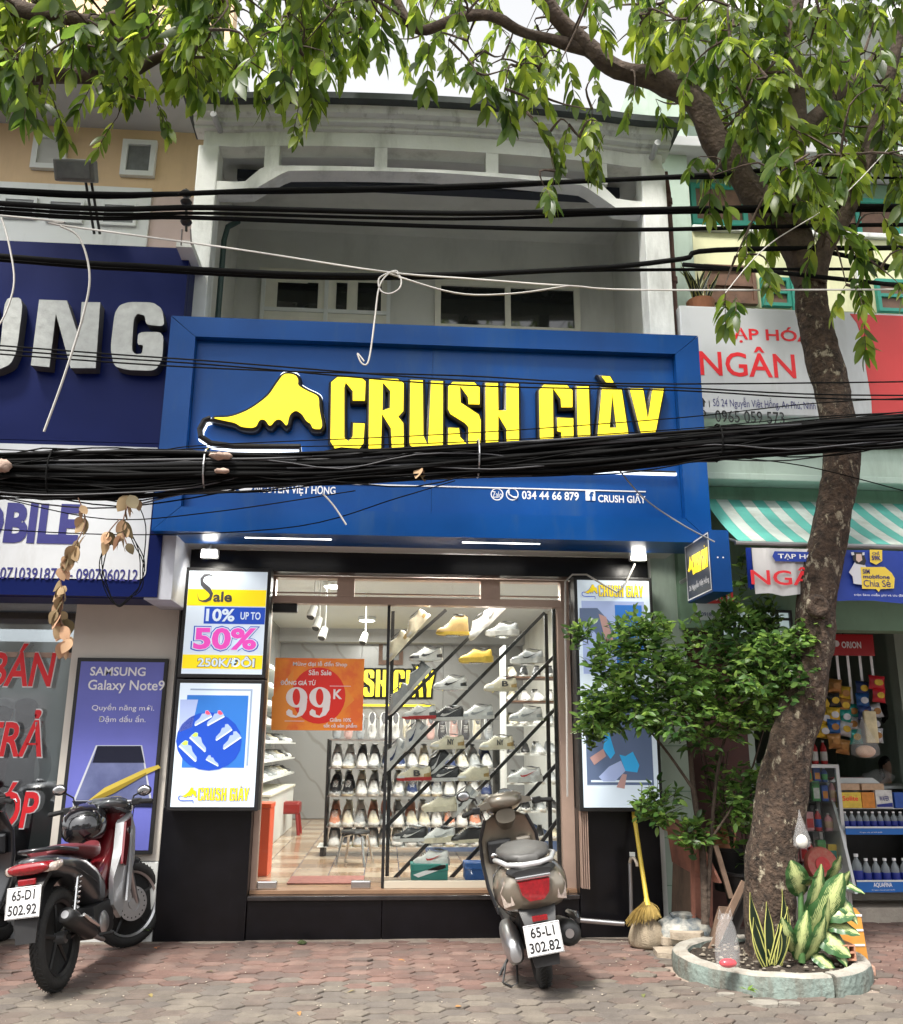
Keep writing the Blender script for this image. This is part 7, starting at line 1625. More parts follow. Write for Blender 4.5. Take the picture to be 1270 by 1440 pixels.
# pipe and tap
t = empty('water_pipe', (1.85, 7.0, .1), 'grey water pipe with a standing tap along the foot of the right pillar', 'pipe')
MB().tube([W(806, 1293, 7.08), W(878, 1299, 7.02)], .018, 10).build('pipe_run', K['steel'], t, smooth=60)
MB().tube([W(888, 1300, 7.0), W(887, 1250, 7.0), W(886, 1214, 7.0)], .015, 10).build('riser', K['steel'], t, smooth=60)
MB().tube([W(806, 1298, 7.08), W(806, 1285, 7.08)], .027, 10).build('elbow', K['steel'], t)
p = W(887, 1213, 7.0); MB().tube([p+Vector((-.005, 0, 0)), p+Vector((0, -.01, .03)), p+Vector((.02, -.03, .035)), p+Vector((.035, -.045, .0)), p+Vector((.036, -.046, -.02))], .013, 8).build('tap', mat('beige_tap', (.5, .42, .34), .4, metal=.3), t, smooth=60)
MB().box(p.x-.008, p.x+.03, p.y-.02, p.y-.005, p.z+.045, p.z+.075).build('tap_handle', K['white_frame'], t)
# broom
t = empty('broom', W(905, 1290, 6.75), 'yellow handled straw broom leaning on the black pillar', 'broom')
a_, b_ = W(891, 1142, 7.12), W(909, 1262, 6.85)
MB().tube([a_, (a_+b_)/2, b_, b_+(b_-a_).normalized()*.06], [.017, .016, .017, .026], 12).build('handle', K['yellow'], t, smooth=60)
rg = random.Random(6); st_ = MB(); c = b_+(b_-a_).normalized()*.03
q0, q1 = W(880, 1300, 6.72), W(928, 1288, 6.76)
for k in range(260):
    u = rg.random(); e = q0.lerp(q1, u)+Vector((rg.gauss(0, .006), rg.gauss(0, .02), rg.gauss(0, .012))); s0 = c+Vector(((u-.5)*.045, rg.gauss(0, .008), 0)); m_ = s0.lerp(e, .5)+Vector(((u-.5)*.03, 0, .0))
    st_.tube([s0, m_, e], [.0024, .0022, .0012], 3, cap=False)
tag(st_.build('bristles', mat('straw', (.36, .25, .07), .9, noise=(20, .4)), t, fix=False), kind='stuff')
MB().tube([c+Vector((-.035, -.01, -.045)), c+Vector((0, -.028, -.05)), c+Vector((.04, -.012, -.05))], .006, 6).build('binding', K['yellow'], t)
# sacks
def sack(px, py, Y, sx, sy, sz, mtl, label, seed, lean=0):
    c = G(px, py); t = None; rings = []; n = 26
    prof = [(.78, 0), (1, .10), (1.04, .3), (1.0, .5), (.86, .7), (.62, .82), (.42, .88), (.46, .97), (.30, 1.0)]
    for r, h in prof:
        rings.append([(c.x+sx*r*math.cos(2*math.pi*k/n)*(1+.12*noise.noise(Vector((math.cos(2*math.pi*k/n)*2, h*3, seed))))*(1+.05*math.sin(k*3.1+h*9))+lean*h, Y+sy*r*math.sin(2*math.pi*k/n)*(1+.1*noise.noise(Vector((h*3, math.sin(2*math.pi*k/n)*2, seed)))), sz*h*(1+.10*noise.noise(Vector((k*.5, h*2, seed))))) for k in range(n)])
    return tag(MB().loft(rings).build('sack', mtl, None, smooth=70), label, 'sack')
m_sack = mat('woven_sack', (.38, .31, .22), .9, noise=(6, .2), dirt=((.18, .15, .11), 6, .5, .8), bump=.5, bscale=120); m_sack2 = mat('white_sack', (.46, .44, .38), .8, noise=(7, .55), thresh=(.42, .6), col2=(.12, .14, .15), bump=.5, bscale=40)
sack(902, 1325, 6.85, .13, .10, .21, m_sack, 'beige woven sack under the broom bristles', 1)
sack(960, 1330, 6.85, .21, .15, .23, m_sack2, 'crumpled white printed sack beside the beige one', 4)
def slab(px, py, w_, d_, h_, z, rz, label, nm='concrete_slab', c=(.36, .30, .23)):
    g_ = G(px, py); m = MB(); m.m = Matrix.Translation((g_.x, g_.y, z)) @ Matrix.Rotation(rz, 4, 'Z'); q = [(-w_/2, -d_*.3), (-w_*.3, -d_/2), (w_*.35, -d_/2), (w_/2, -d_*.15), (w_/2, d_*.4), (w_*.2, d_/2), (-w_*.4, d_/2)]
    m.prism(q, 0, h_, 'XY'); return tag(m.build(nm, mat('slab_concrete', c, .95, noise=(10, .3), bump=.5, bscale=60), None), label, 'slab', 'broken slabs by the sacks')
slab(958, 1343, .40, .22, .035, .0, .1, 'long pale slab lying flat in front of the white sack'); slab(966, 1338, .24, .18, .045, .09, -.1, 'square concrete block lying on the long slab')
slab(940, 1335, .14, .12, .05, .037, .3, 'small stone wedged between the long slab and the block')
slab(922, 1328, .16, .12, .02, .0, .1, 'dark flat tile lying beside the beige sack', c=(.09, .08, .07))
# wooden stand and boards
m_wd = mat('red_brown_ply', (.34, .14, .095), .7, noise=(5, .3), dirt=((.09, .05, .04), 6, .5, .8)); m_wd2 = mat('grey_brown_ply', (.20, .13, .09), .75, noise=(6, .3), dirt=((.05, .04, .03), 6, .5, .8)); m_dk = mat('dark_board', (.035, .03, .028), .6, noise=(6, .3))
t = empty('wooden_stand', (2.25, 7.0, 0), 'old red brown wooden stand turned on its side behind the sacks', 'stand')
def pan(pts, Y0_, th, m_, nm, par, dY=None):
    "board through photo points; each may carry its own depth"
    P = [W(p[0], p[1], p[2] if len(p) > 2 else Y0_) for p in pts]; n_ = (P[1]-P[0]).cross(P[2]-P[0]).normalized()*th
    if n_.y < 0: n_ = -n_
    k = len(P); return MB().add(P+[p+n_ for p in P], [tuple(range(k)), tuple(range(2*k-1, k-1, -1))]+[(i, (i+1) % k, (i+1) % k+k, i+k) for i in range(k)]).build(nm, m_, par)
pan([(929, 1160, 7.25), (985, 1182, 6.75), (990, 1188, 6.75), (931, 1166, 7.25)], 7, .10, m_wd, 'top_edge', t)
pan([(938, 1166, 7.2), (985, 1186, 6.78), (1012, 1242, 6.62), (990, 1238, 6.78), (945, 1212, 7.2)], 7, .02, m_wd, 'apron', t)
pan([(946, 1213, 7.22), (976, 1228, 6.95), (976, 1318, 6.95), (944, 1290, 7.22)], 7, .02, m_wd2, 'side_board', t)
pan([(976, 1228, 6.93), (1000, 1240, 6.80), (1000, 1325, 6.80), (972, 1322, 6.93)], 6.9, .02, m_wd, 'front_board', t)
pan([(971, 1183, 6.78), (976, 1184, 6.78), (979, 1325, 6.80), (974, 1325, 6.80)], 6.8, .025, m_wd, 'batten', t)
for i, (pts, m_, lb) in enumerate(((((1044, 1238), (1051, 1242), (1002, 1348), (994, 1340)), m_wd2, 'brown board leaning left against the trunk, front one'), (((1052, 1246), (1062, 1250), (1022, 1352), (1006, 1346)), m_dk, 'dark board leaning behind the front brown board'), (((1004, 1190), (1010, 1188), (1032, 1262), (1026, 1264)), m_wd2, 'narrow board frame leaning right behind the shrub stem'), (((1012, 1275), (1030, 1276), (1010, 1335), (995, 1330)), m_wd2, 'short brown board standing behind the leaning boards'))):
    tag(pan(pts, 6.45+.06*i, .022, m_, 'board', None), lb, 'board', 'boards leaning by the trunk')
# black pots with plants behind
def pot(px, py, Y, r, h, m_, label, plant=None):
    c = W(px, py, Y); t = empty('plant_pot', (c.x, Y, 0), label, 'pot')
    z0_ = max(0.0, c.z-h); MB().lathe([(r*.75, 0), (r*.98, h*.92), (r*1.05, h*.93), (r*1.05, h), (r*.9, h), (r*.88, h-.03), (0, h-.03)], (c.x, Y, z0_), 24).build('pot', m_, t, smooth=40)
    if plant:
        F = Foliage(t, K['leaf_bush'], plant[2], 'leaf', px); rg = random.Random(px)
        for k in range(plant[0]): a = rg.uniform(0, 6.283); F.leaf(Vector((c.x+rg.gauss(0, r*.4), Y+rg.gauss(0, r*.4), z0_+h+rg.uniform(0, plant[1]))), (math.cos(a), math.sin(a), rg.uniform(-.2, 1)), rg.uniform(.06, .12), rg.gauss(0, .4))
        for k in range(4): MB().tube([(c.x, Y, z0_+h-.03), (c.x+rg.uniform(-.1, .1), Y+rg.uniform(-.1, .1), z0_+h+plant[1])], .006, 5).build('stem', K['bark_dark'], t)
        F.finish(120)
pot(1030, 1190, 7.2, .20, .32, K['black_plastic'], 'wide black plant pot behind the wooden stand', (120, .55, .4)); pot(1050, 1225, 6.95, .19, .28, K['black_plastic'], 'second black plant pot close behind the trunk', (60, .35, .45)); pot(1012, 1165, 7.4, .13, .22, mat('clay_pot2', (.40, .16, .08), .8, noise=(8, .2)), 'orange clay pot behind the black pots', (90, .6, .35))
# plastic bags
m_film = bpy.data.materials.new('clear_bag_film'); m_film.use_nodes = True
nt = m_film.node_tree; N, L = nt.nodes, nt.links; N.clear(); o_ = N.new('ShaderNodeOutputMaterial'); a_ = N.new('ShaderNodeBsdfTransparent'); g_ = N.new('ShaderNodeBsdfPrincipled'); mx = N.new('ShaderNodeMixShader'); g_.inputs['Roughness'].default_value = .15; g_.inputs['Base Color'].default_value = (.7, .7, .7, 1); mx.inputs[0].default_value = .14
L.new(a_.outputs[0], mx.inputs[1]); L.new(g_.outputs[0], mx.inputs[2]); L.new(mx.outputs[0], o_.inputs[0])
def bag(cx, z0_, cy, w_, h, label, fill, fc, nm='plastic_bag', handles=True, hang=False):
    rings = []; n = 22; prof = [(.55, 0), (.95, .06), (1, .3), (.92, .55), (.75, .75), (.5, .9), (.3, 1.0)] if not hang else [(.5, 0), (1, .08), (1.02, .25), (.7, .5), (.35, .72), (.14, .9), (.06, 1)]
    for r, h_ in prof: rings.append([(cx+w_*r*math.cos(2*math.pi*k/n)*(1+.16*noise.noise(Vector((k*.9, h_*4, cx)))), cy+w_*.6*r*math.sin(2*math.pi*k/n)*(1+.25*noise.noise(Vector((h_*4, k*.8, cx)))), z0_+h*h_) for k in range(n)])
    t = empty(nm, (cx, cy, z0_), label, 'bag'); MB().loft(rings, cap=False).build('film', m_film, t, smooth=50)
    MB().ball((cx, cy, z0_+h*fill*.5+.003), w_*.72, w_*.42, h*fill*.5).build('contents', fc, t, smooth=60)
    if handles:
        for s_ in (-1, 1): MB().tube([(cx+s_*w_*.2, cy, z0_+h*.9), (cx+s_*w_*.45, cy-.01, z0_+h*1.08), (cx+s_*w_*.55, cy, z0_+h*.9)], .006, 5).build('handle', m_film, t)
p = W(1020, 1372, 5.68); bag(p.x, .135, 5.62, .075, .30, 'clear plastic bag with a little red drink standing on the planter rim', .17, mat('red_drink', (.65, .03, .05), .2))
p = W(1121, 1160, 5.98); bag(p.x, W(1121, 1193, 5.95).z, 5.93, .055, .24, 'clear bag of white rice tied to the trunk', .35, mat('white_rice', (.7, .68, .6), .8, noise=(40, .2)), hang=True, handles=False)
# hollow brick, red brick pieces, orange plaque
t = empty('hollow_brick', W(1196, 1362, 5.95), 'four hole hollow clay brick standing on end by the planter rim', 'brick'); m_bk = mat('clay_brick', (.48, .24, .15), .9, noise=(10, .3), bump=.5, bscale=60)
p = W(1198, 1360, 5.82); x, y, z, s_ = p.x, 5.84, .12, .045
for a, b, c, d in ((-1, 1, .82, 1), (-1, 1, -1, -.82), (-1, -.82, -.82, .82), (.82, 1, -.82, .82), (-.09, .09, -.82, .82), (-.82, -.09, -.09, .09), (.09, .82, -.09, .09)): MB().box(x+a*s_, x+b*s_, y, y+.16, z+s_+c*s_, z+s_+d*s_).build('brick_web', m_bk, t)
MB().box(x-s_*.8, x+s_*.8, y+.08, y+.085, z+.1*s_, z+1.9*s_).build('brick_core', K['soil'], t)
m_bk2 = mat('pale_red_brick', (.45, .27, .20), .9, noise=(8, .3), bump=.5, bscale=50)
for px, py, w_, rz_, lb in ((1210, 1380, .10, .2, 'pale red brick piece lying right of the hollow brick'), (1196, 1385, .07, .5, 'small brick chip leaning on the planter ring'), (1222, 1374, .08, -.3, 'rounded brick piece farthest right of the planter')):
    g_ = G(px, py); m = MB(); m.m = Matrix.Translation((g_.x+.03, g_.y+.06, 0)) @ Matrix.Rotation(rz_, 4, 'Z'); m.bev(-w_/2, w_/2, -.04, .04, 0, .055, .012); tag(m.build('brick_piece', m_bk2, None, smooth=30), lb, 'brick', 'brick pieces by the planter')
t = empty('orange_plaque', W(1190, 1330, 6.1), 'orange plaque with pale stripes leaning behind the dumb cane leaves', 'plaque')
a, b = W(1172, 1300, 6.15).x, W(1212, 1300, 6.15).x
MB().prism([(a, .05), (b+.02, .05), (b, .33), (b-.03, .37), (a, .37)], 6.15, 6.18).build('board', mat('orange_board', (.62, .28, .05), .6, noise=(8, .2)), t)
for z in (.14, .23, .32): MB().box(a, b+.005, 6.146, 6.1495, z, z+.012).build('stripe', K['white_print'], t)
# litter and moss
lump(222, 1333, 7.0, .03, mat('dry_leaf_litter', (.40, .16, .07), .9), 'curled orange dry leaf lying at the foot of the black pillar', 'dry_leaf', 5, .3)
lump(425, 1325, 7.05, .035, mat('moss', (.06, .08, .03), .95, bump=1), 'small tuft of moss at the foot of the step', 'moss', 6, .4)
rg = random.Random(77); m_dl = [mat('fallen_leaf', c, .8) for c in ((.30, .15, .05), (.22, .17, .06), (.12, .13, .04))]
for i, (px, py, lb) in enumerate(((560, 1352, 'small brown leaf on the paving left of the scooter'), (500, 1395, 'small leaf on the paving in front of the step'), (300, 1368, 'small dry leaf on the rosy paving below the black pillar'), (640, 1418, 'dry leaf on the front paving below the scooter'), (880, 1350, 'small leaf on the paving in front of the beige sack'), (905, 1400, 'dry leaf on the paving left of the planter'), (420, 1425, 'small leaf near the lower edge of the paving'), (210, 1400, 'brown leaf on the paving right of the motorbike'))):
    g_ = G(px, py); me, v, f = leaf_mesh('fallen_leaf', .5, .3, .25); me.materials.append(m_dl[i % 3]); o = link('fallen_leaf', me, None); o.location = (g_.x, g_.y, .008); o.rotation_euler = (.1, .15, rg.uniform(0, 6)); o.scale = (.05, .05, .05); tag(o, lb, 'leaf', 'fallen leaves on the paving')
rg = random.Random(12); crumbs = MB()
for _ in range(240):
    x, y = rg.uniform(-2.6, 3.6), rg.uniform(5.1, 7.1)
    if math.hypot(x-CX, y-CY) < .64: continue
    s_ = rg.uniform(.002, .007); crumbs.ball((x, y, .004), s_, s_, s_*.5, 5, 3)
tag(crumbs.build('grit', mat('pale_grit', (.42, .36, .29), .95), None), 'fine pale grit scattered over the paving', 'grit', kind='stuff')
# ================================================================ GROCERY STALL
m_can = [mat('goods_'+n, c, .45, noise=(25, .25)) for n, c in (('green', (.06, .30, .08)), ('red', (.5, .03, .03)), ('white', (.6, .6, .58)), ('tan', (.5, .34, .22)), ('yellow', (.68, .48, .06)), ('blue', (.02, .08, .35)), ('teal', (.03, .30, .26)), ('orange', (.6, .22, .03)), ('pink', (.6, .28, .3)))]
m_case = mat('aluminium_frame', (.55, .57, .57), .35, metal=.5)
# glass show case
gc = empty('show_case', (3.35, 7.75, .11), 'aluminium and glass show case with packed shelves right of the trunk', 'cabinet')
GY = 7.75; gx0, gx1 = W(1090, 1180, GY).x, W(1190, 1180, GY).x; gz1 = W(1150, 1080, GY).z
for x in (gx0, gx1-.03):
    for y in (GY, GY+.42): MB().box(x, x+.03, y, y+.03, .11, gz1).build('post', m_case, gc)
MB().box(gx0, gx1, GY, GY+.45, gz1+.001, gz1+.03).build('top', m_case, gc); MB().box(gx0+.031, gx1-.031, GY+.01, GY+.014, .45, gz1-.002).build('pane', K['clear'], gc)
MB().box(gx0+.03, gx1-.03, GY+.005, GY+.44, .112, .44).build('base', m_case, gc)
shz = [.45, .70, .94, 1.10]
for z in shz: MB().box(gx0+.031, gx1-.031, GY+.02, GY+.42, z, z+.008).build('shelf', K['clear_soft'], gc)
MB().box(gx0+.031, gx1-.031, GY+.43, GY+.44, .45, gz1-.002).build('back', K['dark_glass'], gc)
rg = random.Random(33); lv = ('lowest', 'second', 'third', 'top')
goods = ('jar', 'packet', 'bottle', 'carton'); cname = ('green', 'red', 'white', 'tan', 'yellow', 'blue', 'teal', 'orange', 'pink')
def bottle(c, r, h, m_body, m_cap, label, nm='bottle', group=None, band=None):
    t = empty(nm, c, label, nm.replace('_', ' '), group)
    MB().lathe([(r*.9, 0), (r, .01), (r, h*.62), (r*.85, h*.72), (r*.36, h*.86), (r*.34, h*.93), (0, h*.93)], tuple(c), 16).build('body', m_body, t, smooth=50)
    MB().cyl((c[0], c[1], c[2]+h*.92), (c[0], c[1], c[2]+h), r*.42, n=12).build('cap', m_cap, t)
    if band: MB().lathe([(r+.001, h*.14), (r+.0015, h*.15), (r+.0015, h*.52), (r+.001, h*.53)], tuple(c), 16).build('label_band', band, t, smooth=50)
    return t
for li, z in enumerate(shz):
    x = gx0+.07; k = 0
    while x < gx1-.06:
        ci = rg.randrange(9); w_ = rg.uniform(.028, .04); kind = rg.randrange(4); h = min(.17, .13+.05*rg.random())
        if li == 3: h = .12
        lb = '%s %s, %s from the left on the %s shelf of the show case' % (cname[ci], goods[kind], ordn[k], lv[li])
        if kind in (0, 2): bottle((x+w_, GY+.12, z+.008), w_*(.95 if kind == 0 else .75), h, m_can[ci], m_can[2], lb, goods[kind], 'goods in the show case', m_can[(ci+4) % 9])
        else:
            o = MB().bev(x, x+w_*2, GY+.08, GY+.13, z+.009, z+.009+h, .006); t_ = empty(goods[kind], (x+w_, GY+.1, z+.009), lb, goods[kind], 'goods in the show case'); o.build('pack', m_can[ci], t_)
            MB().box(x+.008, x+w_*2-.008, GY+.077, GY+.0795, z+.03, z+h*.7).build('printed_panel', m_can[(ci+2) % 9], t_)
        x += w_*2+.015; k += 1
for k, (px, ci) in enumerate(((1120, 0), (1133, 0), (1147, 1), (1160, 1))):
    p = W(px, 1078, GY+.15); bottle((p.x, GY+.15, gz1+.031), .028, .20, m_can[ci], m_can[2], ('leftmost green can bottle on top of the show case', 'second green can bottle on top of the show case', 'first red and white can on top of the show case', 'second red and white can on top of the show case')[k], 'drink_bottle', 'drinks on top of the show case', m_can[2] if ci else m_can[0])
# red round lid leaning in front of the show case
p = W(1156, 1216, 7.55); t = empty('round_tin', p, 'red round tin lid leaning in front of the show case behind the dumb cane', 'tin')
m = MB(); m.m = Matrix.Translation(p) @ Matrix.Rotation(R_(78), 4, 'X'); m.lathe([(0, .012), (.09, .012), (.125, .018), (.14, .0), (.14, -.03)], n=32); m.build('lid', mat('red_tin', (.38, .035, .03), .45, noise=(24, .5), col2=(.40, .16, .11)), t, smooth=40)
m = MB(); m.m = Matrix.Translation(p) @ Matrix.Rotation(R_(78), 4, 'X'); m.lathe([(.045, .0165), (.06, .0165), (.06, .019), (.045, .019), (.045, .0165)], n=28); m.build('printed_ring', m_can[1], t)
# bottled water rack
ar = empty('drink_rack', (4.0, 7.55, .11), 'white and blue bottled water rack with header board right of the show case', 'rack')
AY = 7.62; ax0, ax1 = W(1200, 1200, AY).x, 4.95; m_wht = mat('rack_white', (.6, .62, .62), .45, noise=(4, .1)); m_blu = mat('rack_blue', (.01, .12, .42), .45, noise=(3, .2)); m_dblu = mat('bottle_label_blue', (.008, .02, .20), .4)
zA = [W(1230, 1251, AY).z, W(1230, 1170, AY+.1).z]
for xx in (ax0-.03, ax1): MB().add([(xx, AY-.02, zA[0]-.03), (xx, AY+.42, zA[0]-.03), (xx, AY+.42, 1.12), (xx, AY+.3, 1.12), (xx, AY+.12, .7), (xx+.025, AY-.02, zA[0]-.03), (xx+.025, AY+.42, zA[0]-.03), (xx+.025, AY+.42, 1.12), (xx+.025, AY+.3, 1.12), (xx+.025, AY+.12, .7)], [(0, 1, 2, 3, 4), (9, 8, 7, 6, 5), (0, 5, 6, 1), (1, 6, 7, 2), (2, 7, 8, 3), (3, 8, 9, 4), (4, 9, 5, 0)]).build('side_panel', m_wht, ar)
hz = [(ax0-.03, .98), (ax0+.01, 1.10), (ax0+.06, 1.14), (ax0+.40, 1.14), (ax0+.46, 1.10), (ax0+.50, .98)]
MB().prism(hz, AY+.30, AY+.315).build('header_board', m_wht, ar); txt('AQUAFINA', (ax0+.05, ax0+.22, 1.05, 1.08), AY+.297, K['navy_print'], ar)
for j, zz_ in enumerate(zA):
    yy = AY+.10*j
    MB().box(ax0, ax1, yy, yy+.30, zz_-.006, zz_+.0).build('shelf', m_wht, ar)
    h_ = .085 if j == 0 else .055
    lip = MB().box(ax0, ax1, yy-.008, yy-.002, zz_-.02, zz_-.02+h_+.01).build('shelf_lip', m_blu, ar)
    MB().box(ax0, ax1, yy-.0095, yy-.0085, zz_-.02+h_-.004, zz_-.02+h_+.01).build('lip_stripe', m_wht, ar)
    for q0 in (ax0+.12, ax0+.60): 
        if j == 0: txt('AQUAFINA', (q0+.02, q0+.18, zz_+.015, zz_+.055), yy-.0105, K['white_print'], lip, bold=.02)
        txt('Vị ngon của sự tinh khiết', (q0, q0+.20, zz_-.008, zz_+.006), yy-.0105, K['white_print'], lip)
m_pet = bpy.data.materials.new('clear_pet'); m_pet.use_nodes = True; b = m_pet.node_tree.nodes['Principled BSDF']; b.inputs['Base Color'].default_value = (.30, .34, .36, 1); b.inputs['Roughness'].default_value = .1; b.inputs['Alpha'].default_value = .55
for k in range(8): bottle((ax0+.05+k*.082, AY+.06+.0, zA[0]+.001), .036 if k else .043, .235 if k else .27, m_pet, K['white_print'], 'water bottle with blue label, %s from the left on the lower rack shelf' % ordn[k], 'water_bottle', 'water bottles on the lower rack shelf', m_dblu)
for k in range(10): bottle((ax0+.04+k*.062, AY+.16, zA[1]+.001), .028, .16, m_pet, K['white_print'], 'small water bottle, %s from the left on the upper rack shelf' % ordn[k], 'water_bottle', 'water bottles on the upper rack shelf', m_dblu)
MB().box(ax0, ax1, AY+.20, AY+.42, zA[1]+.18, zA[1]+.186).build('shelf', m_wht, ar)
for k, (a, b, h, m_, lb) in enumerate(((.02, .22, .13, m_can[4], 'yellow biscuit carton at the left of the rack top shelf'), (.225, .34, .13, m_can[7], 'orange biscuit carton in the middle of the rack top shelf'), (.35, .50, .15, m_can[2], 'white and blue wafer carton at the right of the rack top shelf'), (.52, .66, .13, m_can[5], 'blue carton at the right end of the rack top shelf'))):
    t_ = empty('carton', (ax0+a, AY+.2, zA[1]+.187), lb, 'carton', 'cartons on the rack'); z_ = zA[1]+.187
    MB().bev(ax0+a, ax0+b, AY+.19, AY+.27, z_, z_+h, .003).build('box', m_, t_)
    if k in (0, 2): txt(('Solite', 0, 'WAFER')[k], (ax0+a+.03, ax0+b-.03, z_+.06, z_+.10), AY+.1885, K['red_print'] if k == 0 else K['navy_print'], t_, bold=.02)
    if k == 2: MB().prism([(ax0+a+.005, z_+.01), (ax0+b-.005, z_+.01), (ax0+b-.005, z_+.045), (ax0+a+.005, z_+.03)], AY+.187, AY+.1895).build('printed_band', m_dblu, t_)
for k, x in enumerate((ax0+.02, ax0+.24)): tag(MB().bev(x, x+.20, AY+.20, AY+.29, zA[1]+.335, zA[1]+.39, .003).build('carton', m_can[3], None), ('tan carton lying on the yellow biscuit carton', 'tan carton lying on the orange biscuit carton')[k], 'carton', 'cartons on the rack')
# hanging snack display
sn = empty('snack_hanger', W(1198, 905, 7.7), 'red snack hanger board with four white strips beside the trunk', 'hanger')
a, b, c, d = rect(1168, 892, 1229, 922, 7.7); MB().box(a, b, 7.7, 7.706, c, d).build('header_board', mat('orion_red', (.42, .008, .012), .4), sn); txt('ORION', (a+.10, b-.12, c+.065, d-.065), 7.697, K['white_print'], sn, bold=.03)
q = W(1176, 905, 7.697); MB().lathe([(0, 0), (.028, 0), (.028, .003)], (q.x, 7.694, q.z), 18, 'Y').build('globe_mark', K['white_print'], sn)
MB().tube([W(1185, 892, 7.7), W(1198, 860, 7.7), W(1192, 838, 7.7)], .004, 5).build('hook_wire', K['black_plastic'], sn)
for px in (1177, 1192, 1209, 1225): p, q = W(px, 922, 7.7), W(px+2, 1010 if px < 1220 else 950, 7.72); MB().box(p.x-.012, p.x+.012, 7.702, 7.704, q.z, p.z).build('strip', K['white_print'], sn)
def packet(px, py, Y, w_, h, m_, m2, label, rot=0.0):
    c = W(px, py, Y); m = MB(); m.m = Matrix.Translation(c) @ Matrix.Rotation(rot, 4, 'Y')
    rings = []
    for i in range(7):
        u = i/6; pf = math.sin(math.pi*u)**.6*.028+.002; ww = w_*(1-.10*math.sin(math.pi*u)); rings.append([(-ww, 0, h*(u-.5)*2), (-ww*.5, -pf, h*(u-.5)*2), (0, -pf*1.15+.003*math.sin(i*3), h*(u-.5)*2), (ww*.5, -pf, h*(u-.5)*2), (ww, 0, h*(u-.5)*2), (ww*.5, pf, h*(u-.5)*2), (-ww*.5, pf, h*(u-.5)*2)])
    t = empty('snack_packet', c, label, 'snack packet', 'snack packets hanging by the trunk'); m.loft(rings); m.build('bag', m_, t, smooth=60)
    m = MB(); m.m = Matrix.Translation(c) @ Matrix.Rotation(rot, 4, 'Y'); n = 14; m.add([(w_*.55*math.cos(6.283*k/n), -.036, h*.45*math.sin(6.283*k/n)) for k in range(n)]+[(w_*.55*math.cos(6.283*k/n), -.03, h*.45*math.sin(6.283*k/n)) for k in range(n)], [tuple(range(n))]+[(k, (k+1) % n, (k+1) % n+n, k+n) for k in range(n)]); m.build('printed_badge', m2, t)
rg = random.Random(44); foil = {n: mat('foil_'+n, c, .25, metal=.3, noise=(18, .35)) for n, c in (('brown', (.32, .15, .04)), ('yellow', (.55, .36, .03)), ('blue', (.02, .10, .30)), ('teal', (.02, .26, .22)), ('white', (.5, .5, .52)), ('navy', (.02, .04, .14)), ('black', (.03, .03, .03)))}
rows = [(1175, [('brown', 965), ('black', 985), ('yellow', 1005), ('blue', 1022), ('brown', 1042)]), (1188, [('yellow', 975), ('brown', 992), ('teal', 1008), ('white', 1025), ('brown', 1050)]), (1160, [('yellow', 990), ('yellow', 1010), ('yellow', 1028)]), (1201, [('teal', 1000), ('white', 1018), ('teal', 1036)]), (1213, [('navy', 968), ('blue', 985), ('navy', 1003)]), (1232, [('white', 1000), ('black', 1018), ('white', 1034)])]
rn = ('second', 'third', 'first', 'fourth', 'fifth', 'sixth')
for ri, (px, L_) in enumerate(rows):
    for k, (cn_, py) in enumerate(L_):
        packet(px+rg.uniform(-3, 3), py, 7.66+.03*(ri % 2)-.02*k, .062, .062, foil[cn_], foil[rg.choice(('white', 'yellow', 'brown'))], '%s snack packet, %s from the top in the %s hanging column' % (cn_, ordn[k], rn[ri]), rg.uniform(-.25, .25))
for k, (px, py, s_) in enumerate(((1233, 960, .075), (1236, 978, .06))):
    packet(px, py, 7.6, s_, .06, mat('red_pouch', (.42, .01, .02), .3), foil['yellow'], ('large red pouch hanging right of the snack strips', 'red pouch hanging under the large red one')[k], .1)
p = W(1216, 1045, 7.5); bag(p.x, W(1216, 1066, 7.5).z, 7.5, .12, .34, 'clear plastic bag of pale bread hanging below the snack packets', .30, mat('bread', (.62, .42, .30), .8, noise=(10, .3)), hang=True, handles=False)
tag(MB().bev(W(1222, 1010, 7.55).x-.05, W(1222, 1010, 7.55).x+.06, 7.53, 7.56, W(1222, 1045, 7.55).z, W(1222, 1000, 7.55).z, .012).build('packet', mat('cream_pack', (.60, .52, .32), .6, noise=(12, .3)), None), 'cream packet tucked behind the hanging bread bag', 'packet')
# counter and things behind
t = empty('counter', (4.6, 8.6, .11), 'dark counter inside the grocery behind the water rack', 'counter'); MB().bev(3.9, 6.0, 8.5, 9.0, .11, 1.02, .01).build('body', K['black_plastic'], t); MB().bev(3.88, 6.02, 8.48, 9.02, 1.021, 1.05, .006).build('top', m_wht, t)
tag(MB().bev(4.25, 4.6, 8.55, 8.7, 1.052, 1.12, .01).build('tray', m_can[1], None), 'red tray with packets on the grocery counter', 'tray'); lump(1235, 1092, 8.4, .13, m_film, 'crumpled clear plastic bag on the grocery counter', 'plastic_bag', 8, .5, 'bag'); lump(1222, 1102, 8.3, .08, m_can[0], 'green bunch of greens beside the crumpled bag on the counter', 'greens', 9, .4)
lump(1252, 1000, 9.2, .14, K['black_plastic'], 'black handbag hanging in the dark of the grocery', 'handbag', 10, 1.0)
